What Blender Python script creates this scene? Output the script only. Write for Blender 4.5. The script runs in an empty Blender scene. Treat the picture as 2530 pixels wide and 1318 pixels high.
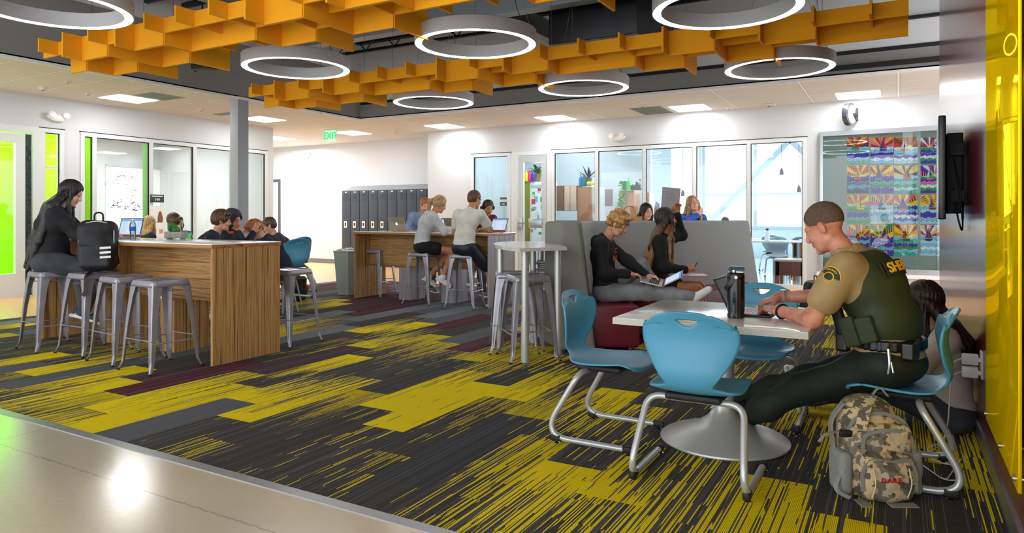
import bpy, bmesh, math, random
import numpy as np
from mathutils import Vector, Matrix, Euler
PI = math.pi
R = math.radians
random.seed(7)
scene = bpy.context.scene
COL = scene.collection
# ------------------------------------------------------------------ camera model
FPX, HCAM, HZ, CXP = 1697.0, 1.30, 535.0, 1265.0
ANG = math.atan(955 / FPX)
FW = (-math.sin(ANG), math.cos(ANG)); RT = (math.cos(ANG), math.sin(ANG))
def atD(x, y, D):
    a = (x - CXP) / FPX
    return Vector(((FW[0] + a * RT[0]) * D, (FW[1] + a * RT[1]) * D, HCAM + (HZ - y) / FPX * D))
def atZ(x, y, z):
    D = (z - HCAM) * FPX / (HZ - y)
    return atD(x, y, D)
def atX(x, y, X):
    a = (x - CXP) / FPX
    return atD(x, y, X / (FW[0] + a * RT[0]))
def atY(x, y, Y):
    a = (x - CXP) / FPX
    return atD(x, y, Y / (FW[1] + a * RT[1]))
cam = bpy.data.cameras.new('camera'); camo = bpy.data.objects.new('camera', cam); COL.objects.link(camo)
camo.location = (0, 0, HCAM); camo.rotation_euler = (PI / 2, 0, ANG)
cam.sensor_width = 36; cam.lens = 36 * FPX / 2530; cam.shift_y = -(659 - HZ) / 2530.0; cam.clip_end = 200
scene.camera = camo
vs = scene.view_settings
vs.view_transform = 'Standard'; vs.look = 'None'; vs.gamma = 1.0; vs.use_curve_mapping = False

# ------------------------------------------------------------------ materials
def lin(h):
    if isinstance(h, (tuple, list)): return (h[0], h[1], h[2], 1)
    h = h.lstrip('#'); v = [int(h[i:i + 2], 16) / 255 for i in (0, 2, 4)]
    return tuple((c / 12.92 if c <= .04045 else ((c + .055) / 1.055) ** 2.4) for c in v) + (1,)
_M = {}
def mat(name, col, rough=.6, metal=0., spec=.5, noise=0., nscale=20., bump=0., bscale=60., col2=None, trans=0., emit=None, estr=1., coat=0., stretch=None, alpha=1., sheen=0.):
    if name in _M: return _M[name]
    m = bpy.data.materials.new(name); m.use_nodes = True
    nt = m.node_tree; b = nt.nodes['Principled BSDF']; L = nt.links
    b.inputs['Base Color'].default_value = lin(col); b.inputs['Roughness'].default_value = rough
    b.inputs['Metallic'].default_value = metal; b.inputs['Specular IOR Level'].default_value = spec
    b.inputs['Transmission Weight'].default_value = trans; b.inputs['Coat Weight'].default_value = coat
    b.inputs['Alpha'].default_value = alpha
    if sheen: b.inputs['Sheen Weight'].default_value = sheen
    if emit: b.inputs['Emission Color'].default_value = lin(emit); b.inputs['Emission Strength'].default_value = estr
    if noise or bump:
        tc = nt.nodes.new('ShaderNodeTexCoord'); mp = nt.nodes.new('ShaderNodeMapping')
        L.new(tc.outputs['Object'], mp.inputs['Vector'])
        if stretch: mp.inputs['Scale'].default_value = stretch
    if noise:
        n = nt.nodes.new('ShaderNodeTexNoise'); n.inputs['Scale'].default_value = nscale; n.inputs['Detail'].default_value = 5
        L.new(mp.outputs[0], n.inputs['Vector'])
        mx = nt.nodes.new('ShaderNodeMix'); mx.data_type = 'RGBA'
        c1 = lin(col); c2 = lin(col2) if col2 else tuple(c * (1 - noise) for c in c1[:3]) + (1,)
        mx.inputs[6].default_value = c1; mx.inputs[7].default_value = c2
        cr = nt.nodes.new('ShaderNodeMapRange'); cr.inputs[1].default_value = .35; cr.inputs[2].default_value = .65
        L.new(n.outputs[0], cr.inputs[0]); L.new(cr.outputs[0], mx.inputs[0]); L.new(mx.outputs[2], b.inputs['Base Color'])
    if bump:
        n2 = nt.nodes.new('ShaderNodeTexNoise'); n2.inputs['Scale'].default_value = bscale; n2.inputs['Detail'].default_value = 4
        L.new(mp.outputs[0], n2.inputs['Vector'])
        bp = nt.nodes.new('ShaderNodeBump'); bp.inputs['Strength'].default_value = bump; bp.inputs['Distance'].default_value = .01
        L.new(n2.outputs[0], bp.inputs['Height']); L.new(bp.outputs[0], b.inputs['Normal'])
    _M[name] = m
    return m
def nodes(name):
    m = bpy.data.materials.new(name); m.use_nodes = True
    return m, m.node_tree, m.node_tree.nodes['Principled BSDF']
def N(nt, t, **kw):
    n = nt.nodes.new('ShaderNode' + t)
    for k, v in kw.items():
        if k.startswith('i'): n.inputs[int(k[1:])].default_value = v
        else: setattr(n, k, v)
    return n
def math_(nt, op, a, b=None, clamp=False):
    n = nt.nodes.new('ShaderNodeMath'); n.operation = op; n.use_clamp = clamp
    for i, v in enumerate((a, b)):
        if v is None: continue
        if isinstance(v, (int, float)): n.inputs[i].default_value = v
        else: nt.links.new(v, n.inputs[i])
    return n.outputs[0]
def mixc(nt, f, a, b):
    n = nt.nodes.new('ShaderNodeMix'); n.data_type = 'RGBA'
    for i, v in ((0, f), (6, a), (7, b)):
        if isinstance(v, (int, float)): n.inputs[i].default_value = v
        elif isinstance(v, tuple): n.inputs[i].default_value = v
        elif isinstance(v, str): n.inputs[i].default_value = lin(v)
        else: nt.links.new(v, n.inputs[i])
    return n.outputs[2]

# ------------------------------------------------------------------ objects
def tag(o, label=None, cat=None, group=None, kind=None):
    if label: o['label'] = label
    if cat: o['category'] = cat
    if group: o['group'] = group
    if kind: o['kind'] = kind
    return o
def empty(name, loc=(0, 0, 0), rz=0, label=None, cat=None, group=None):
    o = bpy.data.objects.new(name, None); COL.objects.link(o); o.location = loc; o.rotation_euler = (0, 0, rz)
    o.empty_display_size = .05
    return tag(o, label, cat, group)
def link(name, me, parent=None):
    o = bpy.data.objects.new(name, me); COL.objects.link(o)
    if parent: o.parent = parent
    return o
class G:
    """collects shapes into ONE mesh"""
    def __init__(s): s.v = []; s.f = []; s.m = []; s.sm = []
    def add(s, vs, fs, mi=0, smooth=False, M=None):
        b = len(s.v)
        for p in vs:
            s.v.append(tuple(M @ Vector(p)) if M is not None else tuple(p))
        for f in fs: s.f.append(tuple(b + i for i in f)); s.m.append(mi); s.sm.append(smooth)
    def box(s, x0, x1, y0, y1, z0, z1, mi=0, M=None, bev=0.0):
        if x0 > x1: x0, x1 = x1, x0
        if y0 > y1: y0, y1 = y1, y0
        if z0 > z1: z0, z1 = z1, z0
        if bev <= 0:
            s.add([(x0, y0, z0), (x1, y0, z0), (x1, y1, z0), (x0, y1, z0), (x0, y0, z1), (x1, y0, z1), (x1, y1, z1), (x0, y1, z1)],
                  [(0, 3, 2, 1), (4, 5, 6, 7), (0, 1, 5, 4), (1, 2, 6, 5), (2, 3, 7, 6), (3, 0, 4, 7)], mi, False, M)
        else:
            bm = bmesh.new(); bmesh.ops.create_cube(bm, size=1)
            for v in bm.verts: v.co = Vector(((x0 + x1) / 2 + v.co.x * (x1 - x0), (y0 + y1) / 2 + v.co.y * (y1 - y0), (z0 + z1) / 2 + v.co.z * (z1 - z0)))
            bmesh.ops.bevel(bm, geom=bm.edges[:], offset=min(bev, .49 * min(x1 - x0, y1 - y0, z1 - z0)), segments=3, profile=.5, affect='EDGES')
            s.bm(bm, mi, True, M)
        return s
    def bm(s, bm, mi=0, smooth=False, M=None):
        bm.verts.index_update()
        s.add([v.co[:] for v in bm.verts], [[v.index for v in f.verts] for f in bm.faces], mi, smooth, M); bm.free()
    def tube(s, pts, r, n=10, mi=0, M=None, cap=True, closed=False, sq=None):
        """sweep a circle (or rectangle sq=(w,h)) along pts; r may be a list"""
        P = [Vector(p) for p in pts]; k = len(P)
        rs = r if isinstance(r, (list, tuple)) else [r] * k
        T = []
        for i in range(k):
            if closed: t = P[(i + 1) % k] - P[i - 1]
            else: t = P[min(i + 1, k - 1)] - P[max(i - 1, 0)]
            T.append(t.normalized() if t.length > 1e-9 else Vector((0, 0, 1)))
        up = Vector((0, 0, 1)) if abs(T[0].z) < .9 else Vector((0, 1, 0))
        u = T[0].cross(up).normalized(); vs_ = []
        for i in range(k):
            u = (u - T[i] * u.dot(T[i])).normalized(); w = T[i].cross(u)
            for j in range(n):
                a = 2 * PI * j / n
                if sq:
                    cx, cy = [(1, 1), (-1, 1), (-1, -1), (1, -1)][j]
                    vs_.append(P[i] + u * cx * sq[0] / 2 * rs[i] + w * cy * sq[1] / 2 * rs[i])
                else: vs_.append(P[i] + u * math.cos(a) * rs[i] + w * math.sin(a) * rs[i])
        fs = []
        for i in range(k if closed else k - 1):
            for j in range(n):
                a, b = i * n + j, i * n + (j + 1) % n; c, d = ((i + 1) % k) * n + (j + 1) % n, ((i + 1) % k) * n + j
                fs.append((a, b, c, d))
        if cap and not closed: fs += [tuple(range(n))[::-1], tuple((k - 1) * n + j for j in range(n))]
        s.add(vs_, fs, mi, not sq, M); return s
    def lathe(s, prof, n=24, mi=0, M=None, c=(0, 0, 0), sx=1, sy=1, cap=True):
        vs_ = []; k = len(prof)
        for r_, z in prof:
            for j in range(n):
                a = 2 * PI * j / n; vs_.append((c[0] + r_ * math.cos(a) * sx, c[1] + r_ * math.sin(a) * sy, c[2] + z))
        fs = []
        for i in range(k - 1):
            for j in range(n): fs.append((i * n + j, i * n + (j + 1) % n, (i + 1) * n + (j + 1) % n, (i + 1) * n + j))
        if cap and prof[0][0] > 1e-5: fs.append(tuple(range(n))[::-1])
        if cap and prof[-1][0] > 1e-5: fs.append(tuple((k - 1) * n + j for j in range(n)))
        s.add(vs_, fs, mi, True, M); return s
    def prism(s, poly, z0, z1, mi=0, M=None, smooth=False):
        n = len(poly)
        s.add([(x, y, z0) for x, y in poly] + [(x, y, z1) for x, y in poly],
              [tuple(range(n))[::-1], tuple(range(n, 2 * n))] + [(i, (i + 1) % n, n + (i + 1) % n, n + i) for i in range(n)], mi, smooth, M); return s
    def ball(s, c, r, mi=0, n=10, M=None, sc=(1, 1, 1)):
        prof = [(math.sin(PI * i / n), -math.cos(PI * i / n)) for i in range(n + 1)]
        prof = [(max(a, 1e-4) * r, b * r) for a, b in prof]
        vs_ = []; fs = []; m2 = n * 2
        for a, b in prof:
            for j in range(m2):
                t = 2 * PI * j / m2; vs_.append((c[0] + a * math.cos(t) * sc[0], c[1] + a * math.sin(t) * sc[1], c[2] + b * sc[2]))
        for i in range(n):
            for j in range(m2): fs.append((i * m2 + j, i * m2 + (j + 1) % m2, (i + 1) * m2 + (j + 1) % m2, (i + 1) * m2 + j))
        s.add(vs_, fs, mi, True, M); return s
    def mesh(s, name, mats):
        me = bpy.data.meshes.new(name); me.from_pydata(s.v, [], s.f)
        for m in (mats if isinstance(mats, (list, tuple)) else [mats]): me.materials.append(m)
        me.polygons.foreach_set('material_index', s.m); me.polygons.foreach_set('use_smooth', s.sm); me.update()
        return me
    def obj(s, name, mats, parent=None, auto=None):
        o = link(name, s.mesh(name, mats), parent)
        if any(s.sm):
            try: o.data.set_sharp_from_angle(angle=R(auto or 38))
            except Exception: pass
        return o
def fillet(pts, r=.05, n=5):
    P = [Vector(p) for p in pts]; out = [P[0]]
    for i in range(1, len(P) - 1):
        rr = r[i - 1] if isinstance(r, (list, tuple)) else r
        a = (P[i - 1] - P[i]); b = (P[i + 1] - P[i]); d = min(rr, a.length * .49, b.length * .49)
        p0 = P[i] + a.normalized() * d; p1 = P[i] + b.normalized() * d
        for k in range(n + 1):
            t = k / n; out.append(p0 * (1 - t) ** 2 + P[i] * 2 * t * (1 - t) + p1 * t * t)
    out.append(P[-1]); return out
def copy_tree(o, parent=None):
    c = o.copy(); COL.objects.link(c)
    if parent: c.parent = parent
    for ch in list(o.children): copy_tree(ch, c)
    return c
def place(o, loc, rz=0, label=None, group=None):
    o.location = loc; o.rotation_euler = (0, 0, rz)
    if label: o['label'] = label
    if group: o['group'] = group
    return o
def text_mesh(txt, size, depth=.001, bold=False):
    cu = bpy.data.curves.new('t', 'FONT'); cu.body = txt; cu.size = size; cu.extrude = depth; cu.align_x = 'CENTER'; cu.align_y = 'CENTER'; cu.resolution_u = 3
    if bold: cu.offset = size * .02
    o = bpy.data.objects.new('t', cu); COL.objects.link(o)
    dg = bpy.context.evaluated_depsgraph_get(); me = bpy.data.meshes.new_from_object(o.evaluated_get(dg))
    bpy.data.objects.remove(o); return me
def text(name, txt, size, m, parent, M, depth=.001, bold=False, label=None):
    me = text_mesh(txt, size, depth, bold); me.materials.clear(); me.materials.append(m)
    me.transform(M); o = link(name, me, parent)
    if label: o['label'] = label
    return o
def frame_M(o, x, y):
    """matrix taking local x,y to the given world directions at origin o"""
    x = Vector(x).normalized(); y = Vector(y); z = x.cross(y).normalized(); y = z.cross(x)
    return Matrix(((x.x, y.x, z.x, o[0]), (x.y, y.y, z.y, o[1]), (x.z, y.z, z.z, o[2]), (0, 0, 0, 1)))

# ------------------------------------------------------------------ signed-distance blobs (organic, continuous meshes)
class Blob:
    def __init__(s, vox=.008, k=.02): s.p = []; s.vox = vox; s.k = k
    def cap(s, a, b, ra, rb=None, mi=0, k=None, sub=False):
        s.p.append(('c', Vector(a), Vector(b), ra, ra if rb is None else rb, mi, s.k if k is None else k, sub)); return s
    def chain(s, pts, rs, mi=0, k=None):
        for i in range(len(pts) - 1): s.cap(pts[i], pts[i + 1], rs[i], rs[i + 1], mi, k)
        return s
    def ell(s, c, r, rot=None, mi=0, k=None, sub=False):
        s.p.append(('e', Vector(c), Vector(r), rot, mi, s.k if k is None else k, sub)); return s
    def box(s, c, h, rot=None, r=.02, mi=0, k=None, sub=False):
        s.p.append(('b', Vector(c), Vector(h), rot, r, mi, s.k if k is None else k, sub)); return s
    def half(s, pt, nrm, within=None):
        """cut away everything on the +nrm side of the plane (optionally only inside sphere (c, r))"""
        s.p.append(('h', Vector(pt), Vector(nrm).normalized(), within)); return s
    def build(s, name, mats, parent=None, disp=None, smooth=True):
        v = s.vox; lo = np.array([1e9] * 3); hi = -lo
        for p in s.p:
            if p[0] == 'c':
                if p[7]: continue
                r = max(p[3], p[4])
                for q in (p[1], p[2]): q = np.array(q); lo = np.minimum(lo, q - r); hi = np.maximum(hi, q + r)
            elif p[0] in 'eb':
                if p[6 if p[0] == 'e' else 7]: continue
                r = max(p[2]) if p[0] == 'e' else p[2].length + p[4]
                q = np.array(p[1]); lo = np.minimum(lo, q - r); hi = np.maximum(hi, q + r)
        pad = 3 * v + .02; lo -= pad; hi += pad
        n = np.ceil((hi - lo) / v).astype(int) + 1
        D = np.full(n, 1.0, np.float32); MI = np.zeros(n, np.int8)
        ax = [lo[i] + v * np.arange(n[i]) for i in range(3)]
        def sub(c0, c1):
            i0 = np.maximum(((c0 - lo) / v).astype(int) - 1, 0); i1 = np.minimum(np.ceil((c1 - lo) / v).astype(int) + 2, n)
            return tuple(slice(int(a), int(b)) for a, b in zip(i0, i1))
        for p in s.p:
            if p[0] == 'h':
                X, Y, Z = np.meshgrid(*ax, indexing='ij', sparse=True)
                d = (X - p[1].x) * p[2].x + (Y - p[1].y) * p[2].y + (Z - p[1].z) * p[2].z
                if p[3] is not None:
                    c, r = p[3]; ds = np.sqrt((X - c[0]) ** 2 + (Y - c[1]) ** 2 + (Z - c[2]) ** 2) - r
                    d = np.minimum(d, -ds)
                D[:] = np.maximum(D, d); continue
            if p[0] == 'c':
                _, a, b, ra, rb, mi, k, neg = p; r = max(ra, rb) + k + 3 * v
                c0 = np.minimum(np.array(a), np.array(b)) - r; c1 = np.maximum(np.array(a), np.array(b)) + r
                if (c1 < lo).any() or (c0 > hi).any(): continue
                sl = sub(c0, c1); X, Y, Z = np.meshgrid(ax[0][sl[0]], ax[1][sl[1]], ax[2][sl[2]], indexing='ij', sparse=True)
                ba = b - a; L2 = max(ba.length_squared, 1e-9)
                t = np.clip(((X - a.x) * ba.x + (Y - a.y) * ba.y + (Z - a.z) * ba.z) / L2, 0, 1)
                d = np.sqrt((X - a.x - ba.x * t) ** 2 + (Y - a.y - ba.y * t) ** 2 + (Z - a.z - ba.z * t) ** 2) - (ra + (rb - ra) * t)
            else:
                if p[0] == 'e': _, c, h, rot, mi, k, neg = p; ext = 0
                else: _, c, h, rot, ext, mi, k, neg = p
                r = (max(h) if p[0] == 'e' else h.length + ext) + k + 3 * v
                cc = np.array(c)
                if (cc + r < lo).any() or (cc - r > hi).any(): continue
                sl = sub(cc - r, cc + r); X, Y, Z = np.meshgrid(ax[0][sl[0]], ax[1][sl[1]], ax[2][sl[2]], indexing='ij', sparse=True)
                X = X - c.x; Y = Y - c.y; Z = Z - c.z
                if rot is not None:
                    Rm = rot.to_3x3() if hasattr(rot, 'to_3x3') else rot
                    X, Y, Z = [X * Rm[0][i] + Y * Rm[1][i] + Z * Rm[2][i] for i in range(3)]
                if p[0] == 'e':
                    k0 = np.sqrt((X / h.x) ** 2 + (Y / h.y) ** 2 + (Z / h.z) ** 2); k1 = np.sqrt((X / h.x ** 2) ** 2 + (Y / h.y ** 2) ** 2 + (Z / h.z ** 2) ** 2)
                    d = k0 * (k0 - 1) / np.maximum(k1, 1e-6)
                else:
                    qx, qy, qz = abs(X) - h.x + ext, abs(Y) - h.y + ext, abs(Z) - h.z + ext
                    d = np.sqrt(np.maximum(qx, 0) ** 2 + np.maximum(qy, 0) ** 2 + np.maximum(qz, 0) ** 2) + np.minimum(np.maximum(qx, np.maximum(qy, qz)), 0) - ext
            A = D[sl]
            if neg:
                h_ = np.maximum(k - abs(A + d), 0) / max(k, 1e-6); D[sl] = np.maximum(A, -d) + h_ * h_ * k * .25; continue
            cl = d < A - (0.0 if mi == 0 else -.0005)
            MI[sl] = np.where(cl, mi, MI[sl])
            h_ = np.maximum(k - abs(A - d), 0) / max(k, 1e-6); D[sl] = np.minimum(A, d) - h_ * h_ * k * .25
        if disp is not None:
            near = np.argwhere(abs(D) < 5 * v)
            if len(near):
                P = lo + near * v; D[tuple(near.T)] += disp(P[:, 0], P[:, 1], P[:, 2]).astype(np.float32)
        # surface nets
        S = D < 0
        nx, ny, nz = n
        cnt = np.zeros((nx - 1, ny - 1, nz - 1), np.int8)
        for i in (0, 1):
            for j in (0, 1):
                for l in (0, 1): cnt += S[i:nx - 1 + i, j:ny - 1 + j, l:nz - 1 + l]
        act = (cnt > 0) & (cnt < 8); cells = np.argwhere(act)
        idx = np.full(act.shape, -1, np.int32); idx[act] = np.arange(len(cells))
        acc = np.zeros((len(cells), 3)); w = np.zeros(len(cells))
        cor = [(i, j, l) for i in (0, 1) for j in (0, 1) for l in (0, 1)]
        for a in cor:
            for ax_ in range(3):
                if a[ax_]: continue
                b = list(a); b[ax_] = 1
                da = D[cells[:, 0] + a[0], cells[:, 1] + a[1], cells[:, 2] + a[2]]; db = D[cells[:, 0] + b[0], cells[:, 1] + b[1], cells[:, 2] + b[2]]
                m = (da < 0) != (db < 0); t = np.where(m, da / np.where(m, da - db, 1), 0)
                q = np.array(a, float)[None].repeat(len(cells), 0); q[:, ax_] = t
                acc[m] += q[m]; w[m] += 1
        V = lo + (cells + acc / w[:, None]) * v
        F = []
        for ax_ in range(3):
            o1, o2 = [(1, 2), (2, 0), (0, 1)][ax_]
            s0 = [slice(1, -1)] * 3; s0[ax_] = slice(0, -1); s1 = list(s0); s1[ax_] = slice(1, None)
            A = S[tuple(s0)]; B = S[tuple(s1)]
            e = np.argwhere(A != B)
            if not len(e): continue
            inside = A[tuple(e.T)]
            base = e.copy(); base[:, o1] += 1; base[:, o2] += 1
            def cid(d1, d2):
                q = base.copy(); q[:, o1] -= d1; q[:, o2] -= d2
                return idx[q[:, 0], q[:, 1], q[:, 2]]
            quad = np.stack([cid(0, 0), cid(1, 0), cid(1, 1), cid(0, 1)], 1)
            quad[~inside] = quad[~inside][:, ::-1]
            F.append(quad)
        F = np.concatenate(F); F = F[(F >= 0).all(1)]
        me = bpy.data.meshes.new(name)
        me.vertices.add(len(V)); me.vertices.foreach_set('co', V.astype(np.float32).ravel())
        me.loops.add(len(F) * 4); me.loops.foreach_set('vertex_index', F.astype(np.int32).ravel())
        me.polygons.add(len(F)); me.polygons.foreach_set('loop_start', np.arange(0, len(F) * 4, 4, dtype=np.int32))
        try: me.polygons.foreach_set('loop_total', np.full(len(F), 4, np.int32))
        except Exception: pass
        for m in (mats if isinstance(mats, (list, tuple)) else [mats]): me.materials.append(m)
        c = np.clip(np.round((V[F[:, 0]] + V[F[:, 2]] - 2 * lo) / (2 * v)).astype(int), 0, n - 1)
        me.polygons.foreach_set('material_index', MI[c[:, 0], c[:, 1], c[:, 2]].astype(np.int32))
        me.polygons.foreach_set('use_smooth', np.full(len(F), smooth)); me.update(calc_edges=True); me.validate()
        return link(name, me, parent)
def wrinkle(amp=.004, f=30, seed=0, vert=1.0):
    rs = np.random.RandomState(seed); ks = rs.normal(size=(6, 3)) * f; ks[:, 2] *= vert; ph = rs.uniform(0, 6.28, 6)
    def d(x, y, z):
        t = 0
        for k, p in zip(ks, ph): t = t + np.sin(k[0] * x + k[1] * y + k[2] * z + p + 1.3 * np.sin(9 * z + 7 * x + p))
        return amp * t / 3
    return d
# ================================================================== materials of the building
WHITE = mat('wall_paint', '#D0D4D8', rough=.75, bump=.04, bscale=300)
WGREY = mat('warm_grey_paint', '#8E8A8A', rough=.7, bump=.05, bscale=200)
ALU = mat('white_aluminium', '#DCE2E4', rough=.35, spec=.5)
ALUG = mat('grey_aluminium', '#C9CFD2', rough=.35, metal=.25)
BLK = mat('black_paint', '#0B0B0D', rough=.6)
GASK = mat('black_gasket', '#14161A', rough=.7)
LIME = mat('lime_paint', '#8FEA00', rough=.5)
STEELB = mat('brushed_steel', '#B9BEC4', rough=.28, metal=.9, noise=.12, nscale=30, stretch=(1, 1, 40))
BASEG = mat('rubber_base', '#6E7076', rough=.6)
def glass_mat(name, tint='#F4FAFA', refl=.9, base=.04):
    m = bpy.data.materials.new(name); m.use_nodes = True; nt = m.node_tree; nt.nodes.clear()
    out = N(nt, 'OutputMaterial'); tr = N(nt, 'BsdfTransparent'); gl = N(nt, 'BsdfGlossy'); fr = N(nt, 'Fresnel'); mx = N(nt, 'MixShader')
    tr.inputs[0].default_value = lin(tint); gl.inputs['Roughness'].default_value = .02; fr.inputs[0].default_value = 1.45
    f = math_(nt, 'ADD', math_(nt, 'MULTIPLY', fr.outputs[0], refl), base)
    nt.links.new(f, mx.inputs[0]); nt.links.new(tr.outputs[0], mx.inputs[1]); nt.links.new(gl.outputs[0], mx.inputs[2]); nt.links.new(mx.outputs[0], out.inputs[0])
    return m
GLASS = glass_mat('clear_glass', refl=.7, base=.02)
GREENGLASS = glass_mat('green_glass_edge', '#A9E6A0', .5, .05)
def S_(name, g, m, parent=None):
    o = g.obj(name, m, parent)
    if parent is None: o['kind'] = 'structure'
    return o
CZ = 3.3
XL, YB, YF, XR = -12.4, 13.2, 14.1, .41
# ---------------- floors
def concrete():
    m, nt, b = nodes('polished_concrete'); tc = N(nt, 'TexCoord')
    n1 = N(nt, 'TexNoise', i2=1.3, i3=8.); n2 = N(nt, 'TexNoise', i2=26., i3=6.)
    for n in (n1, n2): nt.links.new(tc.outputs['Object'], n.inputs[0])
    c = mixc(nt, n1.outputs[0], '#E4DABE', '#C6BA9A'); c = mixc(nt, math_(nt, 'MULTIPLY', n2.outputs[0], .3), c, '#AA9E80')
    # control joints and a hairline crack
    sx = N(nt, 'SeparateXYZ'); nt.links.new(tc.outputs['Object'], sx.inputs[0])
    wob = math_(nt, 'MULTIPLY', math_(nt, 'SUBTRACT', n2.outputs[0], .5), .03)
    yy = math_(nt, 'ADD', sx.outputs[1], wob)
    crack = math_(nt, 'LESS_THAN', math_(nt, 'ABSOLUTE', math_(nt, 'SUBTRACT', yy, 1.98)), .0045)
    xx = math_(nt, 'ADD', sx.outputs[0], math_(nt, 'MULTIPLY', wob, .3))
    j2 = math_(nt, 'LESS_THAN', math_(nt, 'ABSOLUTE', math_(nt, 'SUBTRACT', xx, -4.55)), .004)
    c = mixc(nt, math_(nt, 'MULTIPLY', math_(nt, 'MAXIMUM', crack, j2), .55), c, '#8C8060')
    nt.links.new(c, b.inputs['Base Color'])
    b.inputs['Coat Weight'].default_value = 1.; b.inputs['Coat Roughness'].default_value = .17
    r = math_(nt, 'ADD', math_(nt, 'MULTIPLY', n1.outputs[0], .22), .1); nt.links.new(r, b.inputs['Roughness'])
    return m
CONC = concrete()
def wood_floor():
    m, nt, b = nodes('maple_floor'); tc = N(nt, 'TexCoord'); mp = N(nt, 'Mapping'); nt.links.new(tc.outputs['Object'], mp.inputs[0])
    mp.inputs['Scale'].default_value = (.6, 9, 1)
    n = N(nt, 'TexNoise', i2=2.5, i3=4.); nt.links.new(mp.outputs[0], n.inputs[0])
    nt.links.new(mixc(nt, n.outputs[0], '#F0C68E', '#D59F62'), b.inputs['Base Color']); b.inputs['Roughness'].default_value = .35
    return m
MAPLE = wood_floor()
def carpet():
    m, nt, b = nodes('carpet_planks'); at = N(nt, 'Attribute', attribute_name='base'); a2 = N(nt, 'Attribute', attribute_name='pk')
    tc = N(nt, 'TexCoord'); s = N(nt, 'SeparateXYZ'); nt.links.new(tc.outputs['Object'], s.inputs[0])
    sp = N(nt, 'SeparateColor'); nt.links.new(a2.outputs['Color'], sp.inputs[0])
    row = math_(nt, 'FLOOR', math_(nt, 'DIVIDE', s.outputs[0], .0068)); fr = math_(nt, 'FRACT', math_(nt, 'DIVIDE', s.outputs[0], .0068))
    cmb = N(nt, 'CombineXYZ'); nt.links.new(row, cmb.inputs[0])
    nt.links.new(math_(nt, 'FLOOR', math_(nt, 'MULTIPLY', s.outputs[1], 4.5)), cmb.inputs[1])
    wn = N(nt, 'TexWhiteNoise', noise_dimensions='2D'); nt.links.new(cmb.outputs[0], wn.inputs['Vector'])
    wr = N(nt, 'TexWhiteNoise', noise_dimensions='1D'); nt.links.new(row, wr.inputs['W'])
    # broad streaks so neighbouring yarns share a tone
    c2 = N(nt, 'CombineXYZ'); nt.links.new(math_(nt, 'MULTIPLY', s.outputs[0], 26.), c2.inputs[0]); nt.links.new(math_(nt, 'MULTIPLY', s.outputs[1], .9), c2.inputs[1])
    ns = N(nt, 'TexNoise', i2=1.5, i3=2.); nt.links.new(c2.outputs[0], ns.inputs[0])
    v = math_(nt, 'ADD', math_(nt, 'ADD', math_(nt, 'MULTIPLY', wr.outputs[0], .46), math_(nt, 'MULTIPLY', wn.outputs[0], .2)), math_(nt, 'MULTIPLY', math_(nt, 'SUBTRACT', ns.outputs[0], .22), .62))
    yel = math_(nt, 'LESS_THAN', v, sp.outputs[0])
    # tan, speckled version of the yellow yarn
    fine = N(nt, 'TexNoise', i2=260., i3=2.); nt.links.new(tc.outputs['Object'], fine.inputs[0])
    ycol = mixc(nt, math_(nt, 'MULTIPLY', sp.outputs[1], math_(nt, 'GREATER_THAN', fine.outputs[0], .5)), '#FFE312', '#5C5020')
    gap = math_(nt, 'LESS_THAN', fr, .28)
    basev = mixc(nt, math_(nt, 'MULTIPLY', math_(nt, 'GREATER_THAN', wr.outputs[0], .7), .35), at.outputs['Color'], '#85868A')
    basev = mixc(nt, math_(nt, 'MULTIPLY', math_(nt, 'GREATER_THAN', fine.outputs[0], .5), .28), basev, '#0E0D0B')
    c = mixc(nt, yel, basev, ycol); c = mixc(nt, math_(nt, 'MULTIPLY', gap, .7), c, '#121110')
    nt.links.new(c, b.inputs['Base Color']); b.inputs['Roughness'].default_value = .95; b.inputs['Specular IOR Level'].default_value = .1
    bp = N(nt, 'Bump', i0=.5, i1=.004); nt.links.new(math_(nt, 'ADD', fine.outputs[0], math_(nt, 'MULTIPLY', gap, -.6)), bp.inputs['Height']); nt.links.new(bp.outputs[0], b.inputs['Normal'])
    return m
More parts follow.
